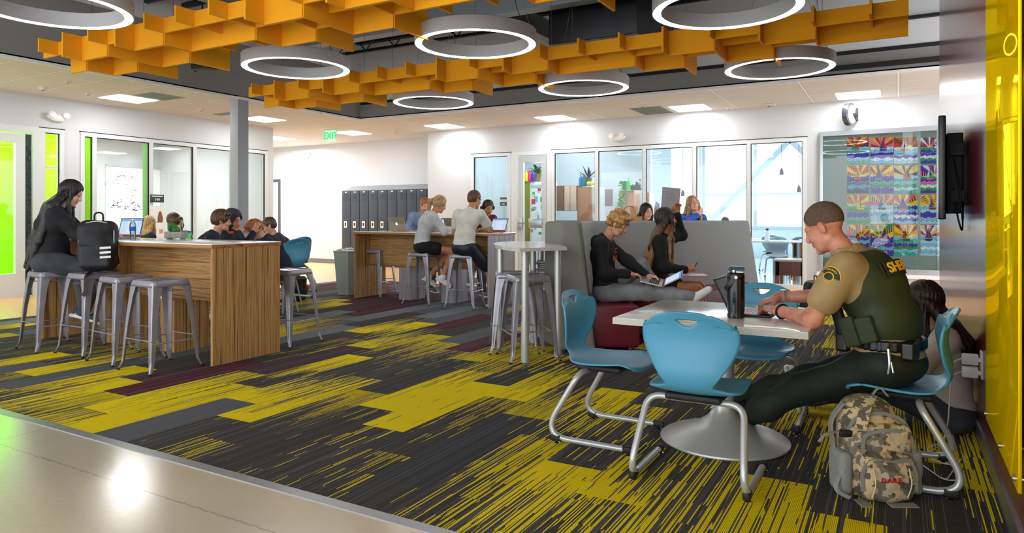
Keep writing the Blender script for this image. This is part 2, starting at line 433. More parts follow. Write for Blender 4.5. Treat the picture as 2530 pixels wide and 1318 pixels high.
def build_carpet():
    """ashlar-laid planks .32 x 1.28 m; every plank is a face carrying its yarn mix at both ends"""
    DK, GR, GL, MR, MD = '#504D49', '#6E7176', '#8E9398', '#66303E', '#574048'
    T = {}  # (column, step) -> (base, density near, density far, tan)
    def y(n, m_, a, b_, tan=0., base=DK): T[(n, m_)] = (base, a, b_, tan)
    y(19, 2, 1.25, .35); y(15, -2, .1, .95, .6); y(22, 0, .4, 1.1); y(21, 0, .3, 1.1); y(17, 0, .35, 1.2); y(16, -1, .5, 1.1)
    y(12, 3, 1.2, .1); y(12, -1, 0, 0, 0, GR); y(11, 2, 1.15, .65); y(13, 4, .1, 1.2); y(10, 1, .1, .9, .7); y(9, 4, 1.2, .7); y(9, 0, 0, 0)
    y(8, 3, 1.1, 1.15); y(13, 8, .3, .95, .6); y(12, 7, .3, .95, .6); y(22, 13, .2, 1.1); y(6, 5, .95, .3, .7); y(6, 1, 0, 0, 0, '#4C4C4E'); y(4, -1, .5, 1.0)
    y(3, 2, .95, .2); y(15, 2, 0, 0, 0, MR); y(16, 3, 0, 0, 0, MD); y(14, 1, 1.15, .6); y(14, 5, 0, .1, 0, MD); y(13, 0, 1.15, .8, .1); y(18, 1, .1, .3, 0, GR)
    y(18, 5, 0, 0, 0, GR); y(17, 4, .0, .4, 0, DK); y(20, 3, .3, .9, .2); y(20, -1, 0, 0, 0, GR); y(10, 5, 0, .2, 0, DK); y(11, 6, .2, .6, .4)
    y(7, 2, .2, .65, .5); y(7, 6, 1.1, .5, 0); y(5, 0, .5, .8, .3); y(5, 4, .4, 1.0, 0); y(4, 3, .3, .8, 0); y(3, -2, .25, .7); y(2, 1, .75, .6); y(2, 5, .7, .3)
    y(1, 0, .8, .85); y(0, 3, .35, .7); y(0, -1, .7, .85); y(1, 4, .25, .75); y(-1, 2, 0, .05); y(-1, 6, .75, .5); y(-1, -2, .5, .2); y(-2, 1, .55, .5); y(-2, 5, .8, .5)
    y(6, 9, .1, .3); y(8, 7, .2, .7); y(9, 8, .5, .9, .3); y(10, 9, .9, .4, .4); y(14, 9, .9, .3); y(15, 10, .2, 1.1); y(16, 11, 1.1, .4)
    rs = random.Random(11); vs_, fs, base, pk = [], [], [], []
    for n in range(-3, 32):
        x1 = -.04 - .32 * n; x0 = x1 - .32; off = (n + 3) % 4
        x0c, x1c = max(x0, -9.85), min(x1, XR)
        if x1c <= x0c: continue
        for q in range(-2, 8):
            m_ = off + 4 * q; y0 = 2.32 + .32 * m_; y1 = y0 + 1.28; cy0, cy1 = max(y0, 2.345), min(y1, 10.8)
            if cy1 <= cy0: continue
            t = T.get((n, m_))
            cx, cy = (x0 + x1) / 2, (y0 + y1) / 2
            if t is None:
                fore = cy < 5.3 + (cx + 5) * .25 or cx > -2.2
                u = rs.random()
                if fore:
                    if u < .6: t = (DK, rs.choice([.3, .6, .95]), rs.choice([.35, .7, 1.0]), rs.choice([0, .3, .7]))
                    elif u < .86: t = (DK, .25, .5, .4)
                    else: t = (DK, 0, 0, 0)
                else:
                    if u < .13: t = (GR,) + rs.choice([(1.0, .2), (.2, 1.0)]) + (.3,)
                    elif u < .38: t = (rs.choice([MR, MD]), 0, 0, 0)
                    elif u < .6: t = (DK, 0, .12, 0)
                    elif u < .8: t = (GR, 0, 0, 0)
                    else: t = (GL, 0, 0, 0)
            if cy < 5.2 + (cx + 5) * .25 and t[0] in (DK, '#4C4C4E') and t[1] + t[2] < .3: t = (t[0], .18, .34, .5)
            b_ = lin(t[0]); k = len(vs_)
            def den(yy): return t[1] + (t[2] - t[1]) * (yy - y0) / 1.28
            vs_ += [(x0c, cy0, 0), (x1c, cy0, 0), (x1c, cy1, 0), (x0c, cy1, 0)]; fs.append((k, k + 1, k + 2, k + 3))
            for yy in (cy0, cy0, cy1, cy1):
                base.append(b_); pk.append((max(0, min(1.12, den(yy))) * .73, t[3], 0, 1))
    me = bpy.data.meshes.new('floor'); me.from_pydata(vs_, [], fs)
    for nm, dat in (('base', base), ('pk', pk)):
        a = me.color_attributes.new(nm, 'FLOAT_COLOR', 'POINT'); a.data.foreach_set('color', [c for d in dat for c in d])
    me.materials.append(carpet()); o = link('floor', me); o['kind'] = 'structure'
build_carpet()
g = G(); g.box(-14, 4, -3, 2.29, -.1, 0); S_('floor', g, CONC)
g = G(); g.box(-9.87, XR, 2.285, 2.345, -.02, .004); S_('trim_1', g, mat('metal_transition', '#A7ABAE', rough=.35, metal=.6))
g = G(); g.box(-16.5, -9.85, 2.29, YF + .5, -.1, 0); g.box(-9.85, 3, 10.8, YF, -.1, 0); g.box(XR, 3, 2.29, 10.8, -.1, 0); S_('floor', g, MAPLE)
g = G(); g.box(-9.85, XR, 2.33, 10.8, -.1, -.005); S_('floor', g, BLK)
g = G(); g.box(-9.4, 3.2, YF, 24, -.1, 0); S_('floor', g, mat('blue_grey_concrete', '#B9C6CE', rough=.14, noise=.15, nscale=3, coat=.5))
g = G(); g.box(-19, -16.5, 4, 17, -.1, 0); g.box(-16.5, -9.4, YF + .5, 18, -.1, 0); S_('floor', g, MAPLE)
# ---------------- ceilings
def tiles():
    m, nt, b = nodes('ceiling_tiles'); tc = N(nt, 'TexCoord'); s = N(nt, 'SeparateXYZ'); nt.links.new(tc.outputs['Object'], s.inputs[0])
    def line(o, per, w, off):
        f = math_(nt, 'FRACT', math_(nt, 'ADD', math_(nt, 'DIVIDE', o, per), off)); return math_(nt, 'LESS_THAN', math_(nt, 'ABSOLUTE', math_(nt, 'SUBTRACT', f, .5)), w / per / 2)
    big = math_(nt, 'MAXIMUM', line(s.outputs[0], 1.3, .03, .5), line(s.outputs[1], .65, .03, .5))
    n = N(nt, 'TexNoise', i2=300., i3=2.); nt.links.new(tc.outputs['Object'], n.inputs[0])
    c = mixc(nt, n.outputs[0], '#DFDBD6', '#D2CCC5'); c = mixc(nt, big, c, '#F6F4F2')
    thin = math_(nt, 'SUBTRACT', math_(nt, 'MAXIMUM', line(s.outputs[0], 1.3, .042, .5), line(s.outputs[1], .65, .042, .5)), big)
    c = mixc(nt, math_(nt, 'MULTIPLY', thin, .8), c, '#6A625C')
    nt.links.new(c, b.inputs['Base Color']); b.inputs['Roughness'].default_value = .9
    return m
TILE = tiles()
g = G(); g.box(-16.5, -9.8, -3, YF + .3, CZ, CZ + .06); g.box(-9.8, 3, 10.95, YF, CZ, CZ + .06); S_('ceiling', g, TILE)
g = G(); g.box(-9.8, -9.77, -3, 10.95, CZ - .005, CZ + .035); g.box(-9.8, 3, 10.92, 10.95, CZ - .005, CZ + .035); S_('trim_2', g, mat('white_trim', '#F2F0EE', rough=.5))
BULK = mat('bulkhead_paint', '#8B8785', rough=.75, bump=.03, bscale=200)
g = G(); g.box(-9.86, -9.8, -3, 11.0, CZ + .03, 4.25); S_('wall_bulkhead_left', g, BULK)
g = G(); g.box(-9.86, 3, 10.95, 11.05, CZ + .03, 3.62); S_('wall_bulkhead_back', g, BULK)
g = G(); g.box(-9.8, 3, 10.98, 11.05, 3.68, 4.98); g.box(-9.86, -9.8, -3, 11.05, 4.25, 4.98); S_('wall_bulkhead_upper', g, mat('upper_wall', '#D5D6D8', rough=.7))
g = G(); g.box(-9.8, 2.9, 10.96, 11.04, 3.62, 3.68); S_('trim_3', g, BLK)
# open ceiling: corrugated black deck, joists, beams and ducts
g = G()
for i in range(64):
    yy = -3 + i * .23; g.box(-9.9, 3, yy, yy + .12, 4.86, 4.92); g.box(-9.9, 3, yy + .12, yy + .23, 4.92, 4.97)
S_('ceiling_deck', g, mat('black_deck', '#1C1D20', rough=.5, metal=.3))
DKST = mat('dark_steel', '#2A2C30', rough=.4, metal=.5); BEAM = mat('grey_steel_beam', '#8D959A', rough=.45, metal=.5)
def ibeam(x0, x1, y0, y1, z, h=.3, w=.16, m=BEAM, nm='trim_4'):
    g = G(); d = Vector((x1 - x0, y1 - y0, 0)); Lr = d.length; a = math.atan2(d.y, d.x); M = Matrix.Translation((x0, y0, z)) @ Matrix.Rotation(a, 4, 'Z')
    g.box(0, Lr, -w / 2, w / 2, 0, .02, M=M); g.box(0, Lr, -w / 2, w / 2, h - .02, h, M=M); g.box(0, Lr, -.01, .01, .02, h - .02, M=M); return S_(nm, g, m)
ibeam(-9.7, 2.8, 8.35, 8.35, 4.12, .34, .2); ibeam(-4.95, -4.95, 8.35, 10.95, 4.14, .3, .16); ibeam(-9.7, 2.8, 4.3, 4.3, 4.35, .34, .2); ibeam(-8.0, -8.0, 3.0, 8.35, 4.16, .3, .16)
for yy in (5.2, 6.2, 7.2, 9.3, 10.1):
    g = G(); g.box(-9.7, 2.8, yy - .03, yy + .03, 4.45, 4.5); g.box(-9.7, 2.8, yy - .03, yy + .03, 4.8, 4.85)
    k = -9.6; up = True
    while k < 2.6:
        g.tube([(k, yy, 4.48 if up else 4.82), (k + .35, yy, 4.82 if up else 4.48)], .013, 5); k += .35; up = not up
    S_('trim_5', g, DKST)
g = G(); g.box(-4.3, -3.0, 8.7, 10.4, 3.72, 4.4, bev=.01); tag(g.obj('air_duct', mat('black_duct', '#15161A', rough=.35, metal=.4)), 'large black rectangular air duct hanging above the orange baffles', 'duct')
g = G(); g.tube([(-9.6, 6.75, 4.55), (2.5, 6.75, 4.55)], .05, 10); tag(g.obj('conduit_pipe', DKST), 'long dark pipe running across under the black deck', 'pipe')
g = G(); g.box(-.9, 2.8, 10.85, 10.93, 3.4, 3.46); tag(g.obj('linear_diffuser', BLK), 'short black linear diffuser slot on the grey bulkhead at right', 'air diffuser')
g = G(); g.box(-7.0, 2.8, 10.9, 10.97, 4.02, 4.06); tag(g.obj('curtain_track', BLK), 'thin black track high on the pale upper wall above the bulkhead', 'track')
# ---------------- left wall with glazing (X = -12.4)
YW = 10.95   # outer corner of the left wall
ZT = 2.77
g = G()
g.box(XL - .15, XL, -3, YW, ZT, CZ); g.box(XL - .15, XL, 6.46, 6.72, 0, ZT); g.box(XL - .15, XL, -3, 4.2, 0, ZT)
g.box(XL - 4.2, XL - .15, YW - .02, YW, ZT, CZ)
S_('wall_left', g, WHITE)
g = G()
for x0, x1, y0, y1 in ((XL - .15, XL + .01, 10.78, YW), ): g.box(x0, x1, y0, y1, 0, ZT)
S_('wall_left_corner', g, WHITE)
def glazing(name, axis, c, spans, z0, z1, fw=.06, depth=.1, m=ALU, gl=GLASS, inner=True, black=True):
    """framed panes on the plane axis=c, spans = positions of the mullions along the other axis"""
    g = G()
    def bx(a, b, z_a, z_b, mi=0, dd=depth, sh=0.):
        if axis == 'x': g.box(c - dd + sh, c + sh, a, b, z_a, z_b, mi)
        else: g.box(a, b, c - sh, c + dd - sh, z_a, z_b, mi)
    for s_ in spans: bx(s_ - fw / 2, s_ + fw / 2, z0 + fw, z1 - fw, 0, depth, .02)
    bx(spans[0] - fw / 2, spans[-1] + fw / 2, z1 - fw, z1, 0, depth, .02); bx(spans[0] - fw / 2, spans[-1] + fw / 2, z0, z0 + fw, 0, depth, .02)
    if black:
        for i in range(len(spans) - 1):
            a, b = spans[i] + fw / 2, spans[i + 1] - fw / 2
            bx(a, a + .012, z0 + fw, z1 - fw - .012, 1, .03, .0); bx(b - .012, b, z0 + fw, z1 - fw - .012, 1, .03, .0); bx(a, b, z1 - fw - .012, z1 - fw, 1, .03, 0)
        bx(spans[0] - fw / 2 - .015, spans[-1] + fw / 2 + .015, z1, z1 + .015, 1, depth, .015)
    o = S_(name, g, [m, GASK])
    for i in range(len(spans) - 1):
        g2 = G(); a, b = spans[i] + fw / 2, spans[i + 1] - fw / 2
        if axis == 'x': g2.box(c - .05, c - .042, a, b, z0 + fw, z1 - fw)
        else: g2.box(a, b, c + .042, c + .05, z0 + fw, z1 - fw)
        g2.obj('pane', gl, o)
    return o
glazing('window_1', 'x', XL, [6.76, 6.96, 8.02, 8.95, 9.87, 10.75], 0, ZT, .07)
glazing('window_2', 'x', XL, [6.12, 6.42], 0, ZT, .07)
g = G(); g.box(XL - .04, XL - .01, 6.17, 6.37, 2.1, 2.14); S_('trim_6', g, ALU)
# door 1: white framed door with full glass, standing closed
g = G(); g.box(XL - .06, XL + .01, 5.0, 5.86, 0, .38); g.box(XL - .06, XL + .01, 5.0, 5.86, 2.5, 2.64); g.box(XL - .06, XL + .01, 5.72, 5.86, .38, 2.5); g.box(XL - .06, XL + .01, 4.86, 5.0, 0, 2.64)
d1 = S_('door_1', g, ALU)
g = G(); g.box(XL - .03, XL - .02, 5.0, 5.72, .38, 2.5); g.obj('pane', GLASS, d1)
g = G(); g.box(XL - .05, XL + .015, 5.87, 5.95, .01, 2.64); g.obj('hinge', mat('hinge_steel', '#4B5157', rough=.4, metal=.7, noise=.6, nscale=25), d1)
g = G(); g.box(XL - .1, XL + .02, 5.97, 6.085, 0, 2.66); g.box(XL - .1, XL + .02, 4.3, 6.085, 2.66, ZT); S_('trim_7', g, ALU)
# lime room behind the door, white meeting room 144 behind the long window
g = G(); g.box(-14.2, -14.1, 3.0, 6.75, 0, CZ); g.box(-14.1, XL - .15, 6.72, 6.78, 0, CZ); S_('wall_lime', g, LIME)
g = G(); g.box(-16.6, -16.5, 6.7, 17, 0, CZ); g.box(-16.5, XL - .15, 6.78, 6.84, 0, CZ); g.box(-16.5, XL - .1, 10.9, 10.94, 0, CZ); S_('wall_room', g, WHITE)
# far wall with the lockers
g = G(); XA = -9.72
xdl, xdr = -17.3, -15.72
g.box(xdr, XA, YF, YF + .12, 0, CZ); g.box(-19, xdl, YF, YF + .12, 0, CZ); g.box(xdl, xdr, YF, YF + .12, 2.32, CZ)
S_('wall_far', g, WHITE)
g = G(); g.box(xdr - .02, xdr + .07, YF - .02, YF + .14, 0, 2.3); g.box(xdl, xdr + .07, YF - .02, YF + .14, 2.3, 2.38); S_('door_2', g, mat('dark_door_frame', '#4A4E54', rough=.5))
g = G(); g.box(-19, XA, 17.4, 17.5, 0, CZ); S_('wall_store', g, WHITE)
g = G(); g.box(xdr + .07, XA, YF - .015, YF, 0, .12); g.box(XL, XL + .015, 6.4, 6.75, 0, .1); S_('baseboard_far', g, BASEG)
# back wall with the long classroom window
X0w, X1w = -8.49, -1.42
g = G(); g.box(XA, X0w, YB, YB + .15, 0, CZ); g.box(X0w, X1w, YB, YB + .15, 2.71, CZ); g.box(X1w, 3, YB, YB + .15, 0, CZ); g.box(XA, XA + .15, YB + .15, YF, 0, CZ)
S_('wall_back', g, WHITE)
g = G(); g.box(XA, X0w, YB - .015, YB, 0, .13); g.box(X1w, 3, YB - .015, YB, 0, .13); S_('baseboard_back', g, BASEG)
g = G(); g.box(XA - .012, XA, YB + .02, YB + .1, 1.3, 2.45); S_('trim_8', g, mat('green_edge', '#7CCB4A', rough=.4))
glazing('window_3', 'y', YB, [X0w + .035, -7.5], 0.75, 2.71, .07)
g = G(); g.box(X0w, -7.46, YB - .02, YB + .1, 0, .75); S_('wall_sill_panel', g, WHITE)
glazing('window_4', 'y', YB, [-6.42, -5.42, -4.41, -3.41, -2.41, X1w - .035], 0, 2.71, .07)
g = G(); g.box(-7.42, -7.28, YB - .02, YB + .08, 0, 2.63); g.box(-6.56, -6.46, YB - .02, YB + .08, 0, 2.63); g.box(-7.42, -6.46, YB - .02, YB + .08, 2.63, 2.71); S_('trim_9', g, ALU)
g = G(); g.box(-7.26, -7.14, YB, YB + .05, 0, 2.6); g.box(-6.7, -6.58, YB, YB + .05, 0, 2.6); g.box(-7.14, -6.7, YB, YB + .05, 2.48, 2.6); g.box(-7.14, -6.7, YB, YB + .05, 0, .25)
d3 = S_('door_3', g, ALUG)
g = G(); g.box(-7.14, -6.7, YB + .02, YB + .03, .25, 2.48); g.obj('pane', GLASS, d3)
g = G(); g.box(-7.27, -7.17, YB - .06, YB, 1.0, 1.28, bev=.01); g.tube([(-7.22, YB - .05, 1.15), (-7.22, YB - .11, 1.15), (-7.02, YB - .11, 1.15)], .016, 8); g.box(-7.0, -6.68, YB - .04, YB, 1.05, 1.25, bev=.01); g.obj('door_handle', STEELB, d3)
# right maroon wall
def maroon():
    m, nt, b = nodes('maroon_laminate'); b.inputs['Specular IOR Level'].default_value = .3; tc = N(nt, 'TexCoord'); mp = N(nt, 'Mapping'); nt.links.new(tc.outputs['Object'], mp.inputs[0]); mp.inputs['Scale'].default_value = (1, 14, .25)
    n = N(nt, 'TexNoise', i2=2.2, i3=2.); nt.links.new(mp.outputs[0], n.inputs[0])
    nt.links.new(mixc(nt, n.outputs[0], '#7A1A2C', '#5E1422'), b.inputs['Base Color']); b.inputs['Roughness'].default_value = .3
    b.inputs['Coat Weight'].default_value = .6; b.inputs['Coat Roughness'].default_value = .14
    bp = N(nt, 'Bump', i0=.35, i1=.004); nt.links.new(n.outputs[0], bp.inputs['Height']); nt.links.new(bp.outputs[0], b.inputs['Normal']); nt.links.new(bp.outputs[0], b.inputs['Coat Normal'])
    return m
g = G(); g.box(XR, XR + .3, 1.2, 9.3, 0, 4.9); S_('wall_right', g, maroon())
g = G(); g.box(XR - .012, XR, 1.2, 9.3, 0, .1); S_('baseboard_right', g, STEELB)
# classroom shell behind the long window
CLW = mat('classroom_paint', '#D3DDE4', rough=.7)
g = G(); g.box(-9.4, -9.3, YB + .15, 19.2, 0, 4.2); g.box(-9.3, -5.6, 19.1, 19.2, 0, 4.2); g.box(-5.7, -5.6, 19.2, 22.5, 0, 4.2); g.box(3.0, 3.1, YB, 22.5, 0, 4.2)
g.box(-5.6, 3.0, 22.4, 22.5, 0, .9); g.box(-5.6, 3.0, 22.4, 22.5, 3.9, 4.2); S_('wall_classroom', g, CLW)
g = G(); g.box(-9.4, 3.1, YB + .15, 22.5, 4.2, 4.26); S_('ceiling_classroom', g, mat('classroom_ceiling', '#AEBFC9', rough=.8))
glazing('window_5', 'y', 22.4, [-5.5, -3.9, -2.3, -.7, .9, 2.95], .9, 3.9, .09, m=mat('pale_frame', '#BCC8D0', rough=.5), black=False)
g = G(); g.box(-5.5, 2.95, 22.36, 22.44, 1.95, 2.03); S_('trim_10', g, _M['pale_frame'])
g = G()
for x0, x1 in ((-5.4, -2.2), (-.3, -3.4)): g.tube([(x0, 21.9, .9), (x1, 21.9, 4.2)], 1, 4, sq=(.16, .16))
S_('trim_11', g, _M['pale_frame'])
g = G(); g.box(XL - .035, XL - .02, 6.80, 6.91, .07, ZT - .09); S_('trim_12', g, LIME)
g = G(); g.box(XL - .035, XL - .02, 7.88, 7.97, .07, ZT - .09); S_('trim_13', g, mat('lime_fin', '#8FD080', rough=.4))
# ================================================================== furniture
def zebra(name, axis, c1='#BF935A', c2='#8C6538', c3='#5C3D20', sc=30.):
    m, nt, b = nodes(name); tc = N(nt, 'TexCoord'); mp = N(nt, 'Mapping'); nt.links.new(tc.outputs['Object'], mp.inputs[0])
    s = {'z': (1, 1, .012), 'x': (.02, .5, 1)}[axis]; mp.inputs['Scale'].default_value = s
    n = N(nt, 'TexNoise', i2=sc, i3=4.); n.inputs['Distortion'].default_value = .35; nt.links.new(mp.outputs[0], n.inputs[0])
    r = N(nt, 'ValToRGB'); nt.links.new(n.outputs[0], r.inputs[0]); e = r.color_ramp
    e.elements[0].position = .33; e.elements[0].color = lin(c3); e.elements[1].position = .68; e.elements[1].color = lin(c1)
    a = e.elements.new(.40); a.color = lin(c2); a = e.elements.new(.47); a.color = lin(c1); a = e.elements.new(.52); a.color = lin(c2); a = e.elements.new(.57); a.color = lin(c1)
    nt.links.new(r.outputs[0], b.inputs['Base Color']); b.inputs['Roughness'].default_value = .42
    return m
ZV, ZH = zebra('zebra_laminate_upright', 'z', sc=62.), zebra('zebra_laminate_flat', 'x', sc=52.)
ZG = zebra('grey_striped_laminate', 'z', '#ABA4A6', '#8C8386', '#6F6669', 50.); ZEDGE = zebra('zebra_edge', 'x', '#A87540', '#875A2C', '#6B4520', 30.)
LAMW = mat('white_laminate_top', '#E6E9E7', rough=.16, coat=.4)
LAMG = mat('pale_grey_laminate', '#D3D4D0', rough=.2, coat=.3)
EDGE = mat('beige_edge_band', '#C9C4B6', rough=.4)
GUN = mat('gunmetal_paint', '#A2A0AC', rough=.32, metal=.45, noise=.18, nscale=6)
GUNB = mat('black_foot', '#17171A', rough=.6)
SILV = mat('silver_tube', '#BFC2C1', rough=.33, metal=.4)
def bar_table(loc, L, label, group, endm, edge, leftm=None, short=False):
    t = empty('high_table', loc, 0, label, 'table', group)    # origin = right front corner on the floor, runs to -x
    g = G(); g.box(-L, 0, 0, .76, 1.025, 1.06, bev=.003); g.obj('tabletop', LAMW, t)
    g = G(); g.box(-L - .002, .002, -.002, .762, 1.02, 1.052); g.obj('edge_band', edge, t)
    g = G(); g.box(-.03, 0, .01, .75, 0, 1.02); g.obj('end_panel', endm, t)
    g = G(); g.box(-L, -L + .03, .01, .75, 0, 1.02); g.obj('end_panel', leftm or endm, t)
    g = G(); g.box(-L + .03, -.03, .36, .39, .5, 1.02); g.obj('modesty_panel', ZH, t)
    for f in (.3, .62):
        g = G(); g.box(-L * f - .22, -L * f, .22, .60, 0, .5 if f == .3 or short else 1.02); g.obj('pedestal', endm, t)
    return t
bar_table((-5.17, 3.90, 0), 2.78, 'high zebra-striped wooden table with a white top and planter, nearest on the left', 'high tables', ZV, ZEDGE)
bar_table((-5.03, 8.28, 0), 2.52, 'high wooden table further back where two students sit with silver laptops', 'high tables', ZG, ZEDGE, ZV, True)
def make_stool():
    t = empty('bar_stool', (0, 0, 0)); t['category'] = 'stool'; t['group'] = 'metal bar stools'
    H_, a, b = .76, .155, .225
    # pressed seat with a raised lip and a slot
    bm = bmesh.new(); n = 18; ring = []
    def rr(h, r, k=6):
        pts = []
        for cx, cy, a0 in ((h - r, h - r, 0), (-h + r, h - r, 90), (-h + r, -h + r, 180), (h - r, -h + r, 270)):
            for j in range(k): an = R(a0 + 90 * j / (k - 1)); pts.append((cx + r * math.cos(an), cy + r * math.sin(an)))
        return pts
    prof = [(.175, .045, -.052), (.172, .04, -.03), (.168, .04, -.012), (.162, .038, 0), (.15, .035, .001), (.143, .03, -.007), (.10, .02, -.009), (.055, .01, -.009)]
    rings = [[bm.verts.new((x, y, H_ + z)) for x, y in rr(h, r)] for h, r, z in prof]
    for i in range(len(rings) - 1):
        k = len(rings[i])
        for j in range(k): bm.faces.new((rings[i][j], rings[i][(j + 1) % k], rings[i + 1][(j + 1) % k], rings[i + 1][j]))
    slot = [bm.verts.new((x * .055 / .055 * .9, y * .35, H_ - .009)) for x, y in rr(.05, .012)]
    k = len(slot)
    for j in range(k): bm.faces.new((rings[-1][j], rings[-1][(j + 1) % k], slot[(j + 1) % k], slot[j]))
    g = G(); g.bm(bm, 0, True); o = g.obj('seat', GUN, t, 50)
    s = o.modifiers.new('s', 'SOLIDIFY'); s.thickness = .003
    for sx in (1, -1):
        for sy in (1, -1):
            g = G(); vs_, fs = [], []
            lv = [(.735, .165, .098), (.70, .170, .080), (.62, .178, .064), (.45, .194, .051), (.25, .208, .041), (.12, .216, .034), (.075, .219, .03), (.045, .228, .022), (.012, .240, .019)]
            for z, c, w_ in lv:
                d = .012 if .04 < z < .3 else .006
                cs = [(c - w_, c - .004), (c - w_, c), (c - w_ * .5, c - d * .2), (c - .012, c), (c - .003, c - .003), (c, c - .012), (c - d * .2, c - w_ * .5), (c, c - w_), (c - .004, c - w_), (c - .014, c - .016)]
                vs_ += [(sx * x, sy * y, z) for x, y in cs]
            k = 10
            for i in range(len(lv) - 1):
                for j in range(k):
                    q = (i * k + j, i * k + (j + 1) % k, (i + 1) * k + (j + 1) % k, (i + 1) * k + j)
                    fs.append(q if sx * sy < 0 else q[::-1])
            g.add(vs_, fs, 0, True); l = g.obj('leg', GUN, t, 45)
            g2 = G(); g2.box(sx * .222, sx * .244, sy * .222, sy * .244, 0, .016, bev=.003); g2.obj('foot_cap', GUNB, l)
    g = G()
    for sx in (1, -1):
        g.tube([(sx * .206, -.2, .245), (sx * .206, .2, .245)], .006, 8); g.tube([(-.203, sx * .203, .27), (.203, sx * .203, .27)], .006, 8)
    g.obj('footrest', GUN, t)
    g = G(); g.tube([(-.15, -.15, .66), (.15, .15, .66)], .005, 6); g.tube([(-.15, .15, .655), (.15, -.15, .655)], .005, 6); g.obj('brace', GUN, t)
    return t
stool0 = make_stool(); used = [False]
def stool(x, y, rz, label):
    o = stool0 if not used[0] else copy_tree(stool0); used[0] = True
    return place(o, (x, y, 0), R(rz), label)
stool(-5.52, 3.66, -2, 'empty grey metal bar stool nearest the corner of the wood table')
stool(-6.11, 3.72, -5, 'empty grey metal bar stool, second from the table corner, behind the nearest one')
stool(-6.75, 3.79, 0, 'grey metal bar stool holding the black backpack')
stool(-7.30, 3.70, -6, 'grey metal bar stool under the long-haired person in the black sweater')
stool(-5.45, 5.02, 4, 'grey metal bar stool behind the near table, one foot showing past the end panel')
stool(-6.50, 5.05, -4, 'grey metal bar stool mostly hidden behind the near wood table')
stool(-7.43, 8.72, 3, 'empty grey metal bar stool at the left end of the far high table')
stool(-6.19, 8.29, 8, 'grey metal bar stool under the girl in the light grey hoodie')
stool(-5.40, 8.22, 12, 'grey metal bar stool under the person in the white tee shirt')
stool(-7.25, 9.8, -3, 'grey metal bar stool behind the far table, below the red-haired student')
stool(-6.1, 9.85, 5, 'grey metal bar stool behind the far table at its right end')
stool(-3.27, 5.83, 33, 'grey metal bar stool at the left under the curved high table')
stool(-2.97, 5.58, 45, 'front grey metal bar stool tucked under the curved high table')
stool(-3.13, 6.42, 20, 'grey metal bar stool with a stack of books, behind the curved high table')
# ---------------- blue shell chairs
BLUE = mat('blue_plastic', '#4F9DBE', rough=.42, bump=.12, bscale=500)
def make_chair(m=BLUE, frame=SILV):
    t = empty('shell_chair', (0, 0, 0)); t['category'] = 'chair'   # faces +x, floor at 0
    P = [(.235, .425, .17), (.225, .447, .2), (.16, .462, .215), (.05, .452, .22), (-.06, .446, .22), (-.14, .452, .195), (-.19, .478, .112), (-.215, .52, .128), (-.222, .57, .158), (-.21, .63, .193), (-.2, .7, .22), (-.205, .76, .222), (-.222, .81, .203), (-.24, .842, .175), (-.25, .858, .135)]
    from itertools import product
    nu, nv = 66, 32; pts = []
    i0, i1, jh = 54, 58, 4
    for i in range(nu + 1):
        for j in range(nv + 1):
            tt = abs(j - nv / 2) / jh; gt = tt * tt if tt <= 1 else max(0, 1 - (tt - 1) / .75); hh = (i1 - i) / (i1 - i0) if i >= i0 else 1 - (i0 - i) / 6; fi = i + .8 * (i1 - i0) * gt * max(0, min(1, hh))
            f = fi / nu * (len(P) - 1); k = min(int(f), len(P) - 2); t_ = f - k
            p0, p1, p2, p3 = [P[max(0, min(len(P) - 1, k + d))] for d in (-1, 0, 1, 2)]
            q = [.5 * (2 * b + (c - a) * t_ + (2 * a - 5 * b + 4 * c - d) * t_ ** 2 + (3 * b - a - 3 * c + d) * t_ ** 3) for a, b, c, d in zip(p0, p1, p2, p3)]
            v = -1 + 2 * j / nv; w_ = q[2]; back = max(0, min(1, (q[1] - .47) / .12)); e = abs(v) ** 2.6
            x = q[0] + back * (.035 * e) - (1 - back) * (.0 if q[0] < .15 else .03 * e)
            z = q[1] + (1 - back) * (.018 * e) - back * (.03 * abs(v) ** 3 if q[1] > .8 else 0)
            pts.append((x, v * w_, z))
    g = G(); fs = []
    for i in range(nu):
        for j in range(nv):
            a = i * (nv + 1) + j
            if i0 <= i < i1 and nv // 2 - jh <= j < nv // 2 + jh: continue
            fs.append((a, a + 1, a + nv + 2, a + nv + 1))
    g.add(pts, fs, 0, True); o = g.obj('seat_shell', m, t, 60)
    s = o.modifiers.new('s', 'SOLIDIFY'); s.thickness = .011; s.offset = 0
    z0 = .03
    path = fillet([(.24, .26, z0), (-.29, .26, z0), (-.085, .225, .405), (-.085, -.225, .405), (-.29, -.26, z0), (.24, -.26, z0)], [.17, .07, .07, .17], 10)
    g = G(); g.tube(path, .0165, 14); g.obj('frame', frame, t)
    g = G(); g.box(-.14, .12, -.13, .13, .405, .44, bev=.012); g.obj('seat_mount', GUNB, t)
    for sx, sy in ((.215, .26), (.215, -.26), (-.2, .26), (-.2, -.26)):
        g = G(); g.tube([(sx, sy, .012), (sx, sy, .03)], .016, 8); g.box(sx - .035, sx + .03, sy - .017, sy + .017, .012, .05, bev=.01)
        c = g.obj('foot_boot', GUNB, t)
        g = G(); g.lathe([(.018, 0), (.018, .004), (.006, .009), (.006, .016)], 12, c=(sx, sy, 0)); g.obj('glide', mat('chrome', '#E8E8E8', rough=.1, metal=1), c)
    return t
chair0 = make_chair(); cu_ = [False]
def chair(x, y, rz, label, group='blue shell chairs', src=None, z=0, sc=1):
    if src is None:
        o = chair0 if not cu_[0] else copy_tree(chair0); cu_[0] = True
    else: o = src
    o.scale = (sc, sc, .99 if sc > 1 else sc); o['group'] = group
    return place(o, (x, y, z), R(rz), label)
